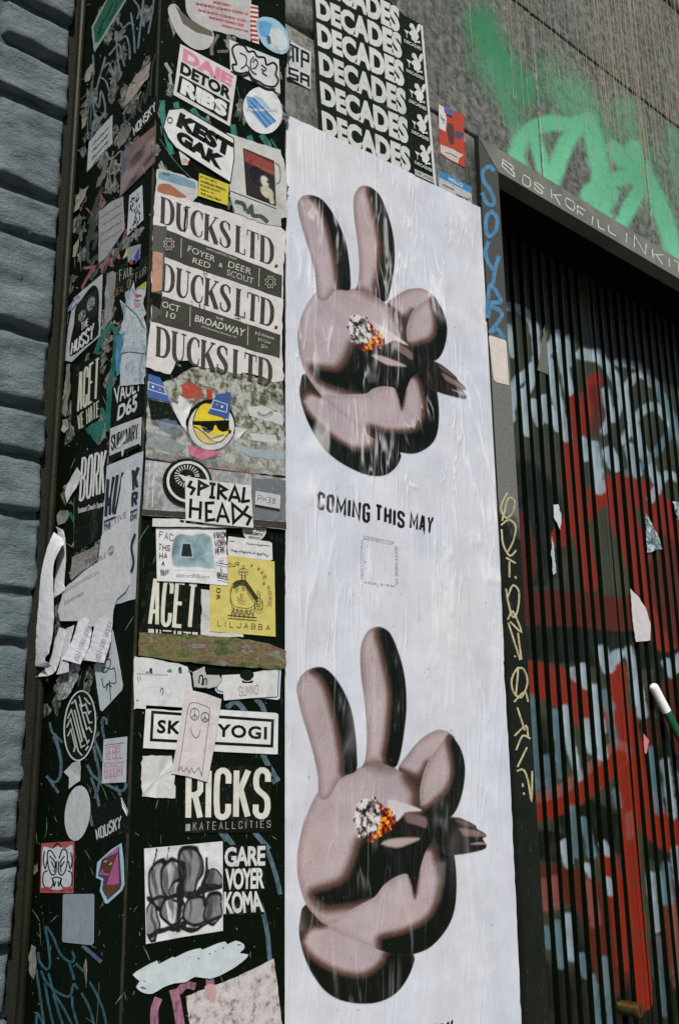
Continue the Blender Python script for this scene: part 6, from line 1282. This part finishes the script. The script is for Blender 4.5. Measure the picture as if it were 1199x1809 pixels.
s.poly(k_((836, 80), (890, -20), (888, 100), (850, 150)), (48, 76, 140), 'blue_patch', wear=.4); s.poly(k_((790, 120), (820, 100), (830, 150), (796, 156)), (170, 64, 44), 'red_patch'); s.poly(k_((722, 100), (770, 0), (765, 70)), (190, 188, 120), 'yellow_patch')
s = Sheet('sticker', 'black scuffed sticker with two slanted rows of grey lettering', 'sticker', 'L', rough(k_((616, 532), (632, 300), (700, 160), (800, 130), (985, 60), (985, 218), (830, 330), (640, 480)), .5, 8), (34, 36, 32), 1, wear=.6)
s.block('FAUL', k_((690, 210), (836, 170), (832, 250), (690, 330)), (150, 152, 144), .22); s.block('OF FAIR', k_((770, 310), (960, 170), (960, 250), (770, 400)), (128, 126, 112), .2); s.block('DEAL', k_((648, 400), (740, 360), (736, 420), (650, 480)), (128, 104, 80), .2)
Sheet('paper_scrap', 'tall dull grey paper strip right of the couple sticker', 'paper scrap', 'L', rough(k_((566, 250), (620, 220), (660, 240), (640, 480), (612, 700), (540, 800), (548, 560)), .6, 7), (124, 126, 124), 1, wear=.5)
s = Sheet('sticker', 'black and white sticker of two faces over slanted white words', 'sticker', 'L', k_((238, 490), (300, 436), (521, 250), (512, 560), (497, 874), (350, 1000), (216, 1130), (152, 1116), (180, 800)), (158, 164, 168), 2)
s.poly(smooth_closed(k_((250, 620), (270, 560), (320, 500), (360, 440), (430, 364), (480, 400), (492, 520), (484, 700), (482, 860), (340, 980), (200, 1076), (212, 880), (240, 760)), 2), (22, 24, 24), 'black_picture')
def faces(u, v):
    n = vnoise(u * 12, v * 14, 4); c = np.zeros(u.shape + (3,)) + L3((24, 26, 26))
    for cu, cv, ru, rv in ((.28, .62, .2, .24), (.70, .40, .22, .28)):
        d = np.hypot((u - cu) / ru, (v - cv) / rv) + .3 * (n - .5); c = blend(c, L3((128, 134, 138)), (1 - sst(.7, 1.05, d)) * sst(.32, .6, n + .12))
        for du in (-.35, .3): c = blend(c, L3((20, 22, 22)), 1 - sst(.8, 1.2, np.hypot((u - cu - du * ru) / .04, (v - cv + .12 * rv) / .03)))
        c = blend(c, L3((24, 26, 26)), 1 - sst(.8, 1.2, np.hypot((u - cu) / .08, (v - cv - .45 * rv) / .03)))
    return c
s.paint(k_((262, 560), (470, 400), (474, 660), (262, 800)), faces, 46, 'printed_photo')
s.block('THE', k_((312, 740), (388, 690), (386, 760), (312, 826)), (196, 200, 202), .24); s.block('HUSSY', k_((222, 938), (446, 730), (436, 900), (208, 1066)), (200, 204, 206), .27, gap=.12)
Sheet('paper_scrap', 'small lilac paper tip left of the couple sticker', 'paper scrap', 'L', rough(k_((178, 632), (200, 570), (290, 450), (300, 490), (230, 600)), .5, 5), (120, 130, 160), 1)
s = Sheet('paper_scrap', 'shredded white, pink and pale blue paper mass at the pillar corner', 'paper scrap', 'L', rough(k_((752, 432), (800, 420), (838, 330), (852, 420), (900, 380), (965, 330), (952, 470), (930, 550), (962, 650), (935, 690), (965, 820), (958, 1100), (940, 1350), (698, 1372), (704, 1220), (712, 1030), (740, 900), (690, 840), (740, 700), (700, 510), (760, 560)), .7, 7), None, 3, mat=mottled((.34, (96, 116, 128)), (.46, (150, 168, 178)), (.56, (184, 192, 198)), (.7, (160, 168, 174)), scale=22, dist=.8))
s.poly(rough(k_((850, 450), (920, 460), (915, 480), (860, 490)), .4, 5), (176, 74, 110), 'pink_patch', wear=.3); s.poly(rough(k_((836, 540), (915, 545), (900, 580), (860, 590)), .4, 5), (196, 130, 156), 'pink_patch'); s.poly(rough(k_((860, 400), (960, 330), (950, 400)), .4, 5), (176, 168, 70), 'yellow_patch', wear=.3); s.lines([(smooth_open(k_((850, 510), (880, 520), (905, 512)), 3), 1.4), (smooth_open(k_((720, 1050), (800, 1030), (950, 1050)), 3), 1.2), (k_((760, 560), (870, 660), (950, 800)), 1.4)], (70, 76, 90), 'creases')
Sheet('paper_scrap', 'bright blue strip of torn paper beside the shredded mass', 'paper scrap', 'L', rough(k_((664, 880), (745, 835), (720, 960), (708, 1110), (700, 1250), (660, 1280), (668, 1040)), .6, 7), (66, 124, 160), 2, wear=.4)
s = Sheet('sticker', 'black sticker with a tall pale word above a second smaller row', 'sticker', 'L', k_((226, 1170), (496, 1060), (494, 1690), (262, 1850), (206, 1700)), (22, 25, 22), 1)
s.block('ACET', k_((282, 1236), (494, 1074), (476, 1492), (268, 1638)), (184, 186, 170), .34, gap=.1); s.block('WE HATE', k_((272, 1662), (492, 1508), (488, 1672), (282, 1812)), (184, 186, 170), .32, gap=.12)
s = Sheet('sticker', 'black sticker with slanted bold white word and number at the corner', 'sticker', 'L', k_((616, 1380), (948, 1320), (940, 1640), (610, 1800)), (22, 25, 24), 1)
s.text('VAULT', k_((634, 1392), (912, 1270), (904, 1410), (642, 1556)), (190, 196, 198), .02); s.text('D65', k_((682, 1562), (872, 1436), (866, 1610), (664, 1722)), (190, 196, 198), .03)
s = Sheet('sticker', 'white sticker with heavy black brushy word and a dark barcode-like base', 'sticker', 'L', m_((726, 92), (860, 40), (1018, -16), (1008, 250), (880, 310), (714, 425)), (186, 192, 194), 2, wear=.25)
s.block('SUBHAARY.', m_((734, 160), (1006, 30), (1002, 180), (736, 300)), (30, 33, 32), .34, gap=.08, jit=.04); s.poly(m_((716, 350), (1006, 230), (1004, 262), (714, 420)), (30, 33, 32), 'black_base', wear=.4); s.poly(m_((875, 130), (880, 190), (820, 270), (780, 278)), (188, 192, 196), 'torn_patch'); s.poly(m_((832, 290), (858, 280), (850, 340), (838, 360)), (188, 192, 196), 'torn_patch')
s = Sheet('sticker', 'black sticker with a tall white word over one small bold line', 'sticker', 'L', m_((392, 330), (700, 240), (664, 860), (640, 1120), (380, 1260)), (22, 26, 23), 1)
s.block('BORK', m_((456, 366), (692, 284), (668, 702), (428, 782)), (196, 200, 200), .33, gap=.1); s.text('Instant Death Squad', m_((424, 832), (668, 770), (666, 836), (424, 906)), (196, 200, 200), .03)
s = Sheet('sticker', 'white torn poster with huge black letters at the corner of the side face', 'sticker', 'L', rough(m_((694, 440), (1034, 306), (1010, 700), (985, 1040), (972, 1400), (958, 1694), (770, 1744), (700, 1700), (640, 1260), (650, 1080)), .3, 12), (182, 188, 196), 2, wear=.12)
s.block('MU', m_((694, 560), (862, 484), (792, 884), (674, 936)), (36, 44, 54), .34, gap=.14); s.block('K', m_((930, 474), (1006, 434), (990, 650), (930, 690)), (36, 44, 54), .36); s.block('R', m_((928, 700), (990, 670), (984, 810), (926, 836)), (36, 44, 54), .36)
s.lines([(m_((670, 968), (780, 920)), 2.2), (m_((920, 878), (984, 848)), 2.2), (smooth_open(m_((965, 1080), (930, 1200), (950, 1340), (930, 1440)), 4), 4)], (36, 44, 54), 'rule'); s.text('THE', m_((670, 992), (736, 968), (734, 1020), (668, 1046)), (36, 44, 54), .03); s.text('OH', m_((918, 902), (980, 876), (978, 936), (916, 958)), (36, 44, 54), .03)
s = Sheet('paper_scrap', 'wide white torn flyer with typed lines and tear-off slips', 'paper scrap', 'L', rough(m_((838, 560), (880, 480), (930, 520), (935, 650), (915, 900), (912, 1150), (910, 1560), (880, 1620), (800, 1690), (760, 1809), (740, 1960), (600, 1960), (420, 1900), (262, 1900), (240, 1809), (300, 1600), (380, 1524), (480, 1430), (620, 1340), (650, 1100), (770, 1010), (790, 880), (830, 660)), .35, 10), (196, 198, 204), 4, dirt=.1)
GP = (96, 98, 108)
s.text('TIVE', m_((768, 938), (886, 870), (884, 930), (766, 1000)), GP, .0); s.text('PEOPLE', m_((540, 1352), (694, 1252), (692, 1300), (540, 1404)), GP, .0); s.text('SERSONGDOWNTING.COM', m_((300, 1602), (622, 1428), (622, 1458), (300, 1640)), (130, 132, 140), .0); s.text('555-401-4603', m_((300, 1716), (486, 1622), (486, 1650), (300, 1752)), (130, 132, 140), .0)
P_ = ellipse(*m_((742, 1240))[0], 4.0, 7.6, 14, 18); s.lines([(P_ + [P_[0]], 1.1), (smooth_open(m_((730, 1250), (742, 1264), (755, 1240)), 3), 1.0), (m_((738, 1222), (738, 1232)), 1.2), (m_((750, 1216), (750, 1226)), 1.2)], GP, 'smiley')
Sheet('paper_scrap', 'grey speckled backing paper behind the tear-off flyer', 'paper scrap', 'L', rough(m_((370, 1300), (500, 1240), (620, 1180), (616, 1330), (480, 1430), (376, 1520), (358, 1480)), .5, 8), None, 3, mat=mottled((.35, (92, 92, 90)), (.5, (128, 126, 124)), (.65, (150, 148, 146)), scale=120))
Sheet('paper_scrap', 'white peeling flap left of the tall white word', 'paper scrap', 'L', rough(m_((422, 460), (458, 522), (446, 560), (418, 652), (324, 792), (310, 700), (330, 624)), .3, 8), (190, 192, 196), 3, dirt=.1)
Sheet('paper_scrap', 'grey pasted lump on the far edge above the curled strip', 'paper scrap', 'L', rough(m_((232, 900), (262, 860), (330, 860), (330, 930), (300, 980), (240, 1000)), .8, 6), (126, 128, 120), 2, wear=.4)
Sheet('paper_scrap', 'long pale peeling paint streak on the far edge', 'paper scrap', 'L', rough(k_((170, 1150), (205, 1150), (200, 1400), (180, 1500), (160, 1680), (120, 1640), (150, 1380)), .8, 6), (118, 122, 112), 1, wear=.5)
Sheet('paper_scrap', 'cream blob of old paper on the far edge beside the pale streak', 'paper scrap', 'L', rough(m_((272, 10), (320, 0), (330, 90), (300, 135), (272, 110)), .6, 5), (150, 144, 134), 1)

# ---- curled strips of the flyer, standing off the face
def strip3(name, label, rows, col, cat='paper strip', seg=5):
    """rows: ((x, y, off), (x, y, off)) left and right edge points, px and metres off the side face"""
    A = np.array([[*r[0]] for r in rows], float); B = np.array([[*r[1]] for r in rows], float)
    def dense(M):
        out = []
        Q = np.vstack([2 * M[0] - M[1], M, 2 * M[-1] - M[-2]])
        for i in range(1, len(Q) - 2):
            a, b, c, d = Q[i - 1], Q[i], Q[i + 1], Q[i + 2]
            for k in range(5):
                t = k / 5; out.append(.5 * (2 * b + (-a + c) * t + (2 * a - 5 * b + 4 * c - d) * t * t + (-a + 3 * b - 3 * c + d) * t ** 3))
        out.append(Q[-2]); return np.array(out)
    A, B = dense(A), dense(B); V = []; n = len(A)
    for i in range(n):
        for k in range(seg + 1):
            t = k / seg; p = A[i] * (1 - t) + B[i] * t + rng.normal(0, .3 if k in (0, seg) else .1, 3) * np.array([1, 1, .001]); off = p[2] + .0007 * math.sin(t * math.pi)
            V.append(px3('L', p[0], p[1], off))
    F = [(i * (seg + 1) + k, i * (seg + 1) + k + 1, (i + 1) * (seg + 1) + k + 1, (i + 1) * (seg + 1) + k) for i in range(n - 1) for k in range(seg)]
    o = mesh_obj(name, V, F, paper(col, .6, .1, .08), None, np.mean(V, 0), smooth=False); tag(o, label, cat)
    md = o.modifiers.new('thickness', 'SOLIDIFY'); md.thickness = .0002; return o
strip3('paper_strip', 'broad white paper strip curling down over the pillar edge', [((96, 940, 0.0050), (110, 950, 0.0062)), ((90, 952, 0.0112), (114, 960, 0.0099)), ((82, 975, 0.0161), (108, 968, 0.0149)), ((74, 1010, 0.0211), (95, 1000, 0.0186)), ((70, 1050, 0.0223), (95, 1050, 0.0198)), ((66, 1100, 0.0223), (95, 1105, 0.0198)), ((64, 1140, 0.0205), (88, 1150, 0.0186)), ((64, 1160, 0.0186), (80, 1164, 0.0174)), ((63, 1177, 0.0161), (82, 1180, 0.0174)), ((78, 1166, 0.0223), (92, 1176, 0.0236))], (200, 202, 208))
strip3('paper_strip', 'twisted white paper loop behind the broad curl', [((99, 930, 0.0050), (112, 936, 0.0037)), ((104, 945, 0.0037), (116, 955, 0.0025)), ((102, 975, 0.0037), (117, 990, 0.0019)), ((98, 1020, 0.0050), (114, 1030, 0.0019)), ((96, 1055, 0.0074), (119, 1040, 0.0019)), ((100, 1045, 0.0050), (122, 1036, 0.0012))], (190, 192, 196))
strip3('paper_strip', 'narrow curled white slip hanging lowest beside the pillar edge', [((106, 1108, 0.0031), (117, 1112, 0.0025)), ((98, 1130, 0.0062), (113, 1138, 0.0050)), ((92, 1155, 0.0087), (108, 1160, 0.0074)), ((82, 1178, 0.0112), (98, 1186, 0.0099)), ((64, 1196, 0.0149), (86, 1194, 0.0136))], (192, 194, 200))
strip3('paper_strip', 'short white slip with a frayed end in the middle of the flyer', [((118, 1110, 0.0025), (132, 1104, 0.0019)), ((112, 1140, 0.0043), (124, 1140, 0.0037)), ((108, 1165, 0.0062), (122, 1166, 0.0062)), ((100, 1192, 0.0087), (122, 1187, 0.0087))], (186, 188, 194))
for lab, rows_, q in (('wide tear-off slip with a pale phone number, left of its pair', [((140, 1092, 0.0019), (162, 1086, 0.0019)), ((132, 1120, 0.0037), (162, 1112, 0.0031)), ((122, 1145, 0.0062), (158, 1142, 0.0056)), ((110, 1164, 0.0087), (142, 1174, 0.0087))], (135, 1160, 160, 1100)), ('wide tear-off slip with a pale phone number, right of its pair', [((172, 1090, 0.0019), (200, 1080, 0.0019)), ((164, 1120, 0.0037), (198, 1112, 0.0031)), ((160, 1140, 0.0056), (194, 1140, 0.0056)), ((148, 1166, 0.0081), (184, 1171, 0.0081))], (172, 1160, 196, 1098))):
    o = strip3('paper_strip', lab, rows_, (204, 205, 212))
    x0, y0, x1, y1 = q; T, F = text_tris('021-581-8381', 0.0, 1.0); qm = quad_map([(x0 - 4, y0 - 2), (x1 - 4, y1 - 2), (x1 + 3, y1 + 1), (x0 + 3, y0 + 3)])
    V = [px3('L', *qm(a, 1 - b), .0115 - .0075 * a) for a, b in T]; t_ = mesh_obj('lettering', V, F, paper((168, 160, 176)), o); fix_normals(t_, 'L')
Sheet('paper_scrap', 'tattered grey paper remains below the tear-off slips', 'paper scrap', 'L', rough(n_((275, 1080), (330, 980), (390, 900), (500, 930), (470, 1080), (440, 1150), (380, 1240), (290, 1264), (300, 1180)), .9, 6), None, 2, mat=mottled((.38, (56, 70, 66)), (.5, (120, 134, 130)), (.62, (176, 184, 184)), scale=60))
s = Sheet('label', 'long white label hanging point-down with a marker scrawl', 'label', 'L', n_((626, 930), (700, 880), (740, 840), (800, 600), (850, 850), (896, 1130), (886, 1170), (704, 1366), (684, 1350)), (182, 192, 198), 2, dirt=.12)
s.lines([(smooth_open(p, 3), 1.6) for p in (n_((705, 920), (720, 890), (780, 880), (770, 960), (730, 1000), (706, 990), (720, 950), (790, 970), (820, 960), (835, 1090), (790, 1100), (770, 1080)), n_((700, 1050), (720, 1140), (760, 1100)), n_((740, 1170), (770, 1100), (785, 1260)), n_((760, 870), (770, 820)), n_((770, 1100), (795, 1140)))], (44, 46, 52), 'handwriting')
s = Sheet('sticker', 'oval black sticker with a white maze-like emblem', 'sticker', 'L', ellipse(143.2, 1282, 28.8, 64.5, 4, 40), (24, 28, 26), 2)
P_ = ellipse(143.2, 1282, 27.4, 61.5, 4, 44); s.lines([(P_ + [P_[0]], 2.4)], (186, 192, 188), 'white_ring')
def mz(*p): return [(143.2 + a * 27, 1282 + b * 62) for a, b in p]
s.lines([(mz(*p), 2.6) for p in ([(-.55, -.62), (-.3, -.72), (-.05, -.3), (.3, .35)], [(-.8, -.2), (-.55, -.45), (-.2, .1), (.1, .62), (.35, .55)], [(-.05, -.85), (.15, -.55), (.38, -.62), (.6, -.35), (.72, -.42)], [(.0, -.62), (.45, .1), (.62, .05), (.8, .2)], [(.15, -.35), (.4, -.38), (.62, -.08), (.82, -.1)], [(-.85, .05), (-.6, -.2), (-.1, .72), (.15, .85)], [(-.78, .3), (-.58, .1), (-.3, .6), (-.4, .75)], [(-.35, -.45), (-.1, .0), (.15, .42), (.0, .5)], [(.2, .1), (.5, .5), (.62, .4)], [(.3, -.8), (.52, -.68), (.7, -.6)], [(.38, .7), (.56, .58)])], (186, 192, 188), 'maze_lines')
s = Sheet('sticker', 'white rectangle with two lines of thin pink spray-style lettering', 'sticker', 'L', o_((655, 28), (841, 5), (831, 370), (640, 380)), (182, 186, 194), 2, dirt=.1)
s.lines(stroke_text('REBEL', o_((672, 92), (806, 66), (806, 176), (670, 192)), .14, lw=1.1, jit=.04) + stroke_text('BUDDHA', o_((662, 236), (816, 226), (812, 318), (664, 338)), .14, lw=1.1, jit=.04) + [(o_((664, 74), (822, 52)), 1.0), (o_((656, 220), (822, 212)), 1.0)], (182, 128, 158), 'lettering')
# the cartoon sticker's drawing is left out: a plain white oval stays in its place and size
s = Sheet('sticker', 'plain white oval sticker below the maze emblem', 'sticker', 'L', ellipse(*o_((445, 618))[0], 22, 49, 6, 36), (186, 192, 196), 2, dirt=.1)
s = Sheet('paper_scrap', 'white torn scrap between the maze emblem and the plain oval', 'paper scrap', 'L', rough(o_((478, 198), (470, 360), (380, 424), (384, 330), (342, 288), (410, 218)), .3, 7), (184, 192, 196), 3)
s = Sheet('sticker', 'black sticker with a scratchy white name next to the plain oval', 'sticker', 'L', o_((560, 590), (800, 470), (856, 640), (850, 760), (590, 860)), (20, 26, 24), 1); s.lines(stroke_text('MOUSKY', o_((588, 752), (796, 630), (788, 736), (600, 832)), .14, lw=2.2, jit=.06), (190, 196, 198), 'lettering')
Sheet('paper_scrap', 'small white paper sliver on the corner beside the scratchy name', 'paper scrap', 'L', o_((802, 490), (856, 600), (848, 642), (812, 570)), (176, 184, 188), 2)
s = Sheet('sticker', 'red-edged square sticker with a black line drawing of a fanged mask', 'sticker', 'L', o_((157, 858), (420, 841), (411, 1256), (147, 1253)), (168, 84, 84), 2, dirt=.1)
s.poly(smooth_closed(o_((175, 885), (240, 900), (300, 880), (350, 900), (408, 870), (404, 1000), (400, 1215), (340, 1225), (280, 1230), (220, 1222), (160, 1215), (165, 1000)), 2), (190, 196, 204), 'pale_field', dirt=.1)
ML = [[(275, 980), (240, 920), (210, 930), (215, 1040), (245, 1110), (275, 1090), (280, 1000)], [(300, 980), (330, 905), (365, 930), (362, 1040), (330, 1110), (298, 1090), (296, 1000)], [(225, 960), (270, 1010), (262, 1090)], [(345, 960), (310, 1010), (318, 1090)], [(185, 920), (175, 1000), (190, 1060), (205, 1000)], [(395, 930), (406, 1000), (390, 1060), (375, 1000)], [(250, 900), (285, 858), (320, 890)], [(210, 1075), (175, 1100), (175, 1190), (220, 1220), (250, 1190), (250, 1140)], [(370, 1075), (402, 1100), (400, 1190), (355, 1220), (318, 1190), (320, 1140)], [(240, 1140), (282, 1128), (326, 1142)], [(255, 1150), (262, 1200), (275, 1160)], [(292, 1160), (300, 1200), (314, 1150)], [(240, 1000), (262, 1050)], [(345, 1000), (312, 1050)]]
s.lines([(smooth_open(o_(*p), 3), 2.2) for p in ML], (24, 36, 40)); s.lines([(smooth_open(o_((160, 1225), (210, 1215), (250, 1240)), 3), 4.5), (smooth_open(o_((310, 1240), (360, 1216), (408, 1225)), 3), 4.5)], (168, 62, 62), 'red_trim')
s = Sheet('sticker', 'pink and brown angular face sticker with a pale blue border', 'sticker', 'L', o_((604, 1010), (650, 968), (720, 905), (795, 858), (812, 1000), (818, 1190), (802, 1236), (690, 1338), (668, 1338), (625, 1236), (638, 1154), (594, 1132)), (150, 184, 204), 2, dirt=.08)
s.poly(o_((640, 990), (780, 880), (800, 1180), (788, 1220), (688, 1310), (644, 1225), (656, 1140), (612, 1116)), (70, 52, 80), 'dark_edge'); s.poly(o_((650, 988), (776, 886), (770, 930), (690, 966)), (176, 88, 140), 'pink_hair'); s.poly(o_((770, 930), (782, 1178), (720, 1196), (680, 1186), (740, 1010)), (172, 86, 136), 'pink_hair'); s.poly(o_((650, 1010), (765, 940), (735, 1020), (712, 1090), (650, 1090)), (92, 58, 34), 'brown_face'); s.poly(o_((650, 1160), (690, 1190), (784, 1186), (782, 1214), (690, 1300), (652, 1226)), (92, 58, 34), 'brown_neck'); s.poly(o_((616, 1108), (650, 1060), (655, 1092), (706, 1098), (690, 1120)), (172, 86, 136), 'pink_collar'); s.lines([(o_((664, 1005), (682, 1000)), 2.2), (o_((704, 1030), (724, 1012)), 2.2)], (190, 198, 204), 'eyes')
Sheet('label', 'blank grey rounded rectangle label below the red mask sticker', 'label', 'L', o_((340, 1264), (568, 1262), (578, 1274), (574, 1656), (560, 1672), (334, 1648), (324, 1636), (330, 1276)), (142, 150, 162), 2, dirt=.1, wear=.1)
Sheet('paper_scrap', 'pale paper chip on the far edge beside the red mask sticker', 'paper scrap', 'L', rough(o_((55, 1110), (90, 1040), (135, 1020), (130, 1080), (80, 1130)), .4, 5), (128, 130, 122), 1)
Sheet('paper_scrap', 'tall pale paper chip on the far edge at the bottom', 'paper scrap', 'L', rough(q_((240, 880), (262, 780), (298, 800), (300, 960), (285, 1060), (250, 1020)), .5, 6), (122, 124, 118), 1)

# torn scraps with nothing printed on them: the edges stand off a little
for o, n_, pl in LIFT:
    if o.children: continue
    me = o.data; co = np.array([v.co for v in me.vertices]); ax = np.array([-1., 0, 0]) if pl == 'L' else np.array([0, -1., 0])
    lift = np.convolve(np.tile(rng.random(n_) ** 3, 3), [.25, .5, .25], 'same')[n_:2 * n_] * .004
    co = np.vstack([co + ax * np.tile(lift, 2)[:, None], co[:n_].mean(0)]); old = [tuple(p.vertices) for p in me.polygons][1:]
    F = [(i_, (i_ + 1) % n_, 2 * n_) for i_ in range(n_)] + old; mt = me.materials[0]
    nm = bpy.data.meshes.new('paper_scrap'); nm.from_pydata([tuple(c) for c in co], [], F); nm.materials.append(mt); o.data = nm

for o in bpy.data.objects:
    if '_o' in o.keys(): del o['_o']
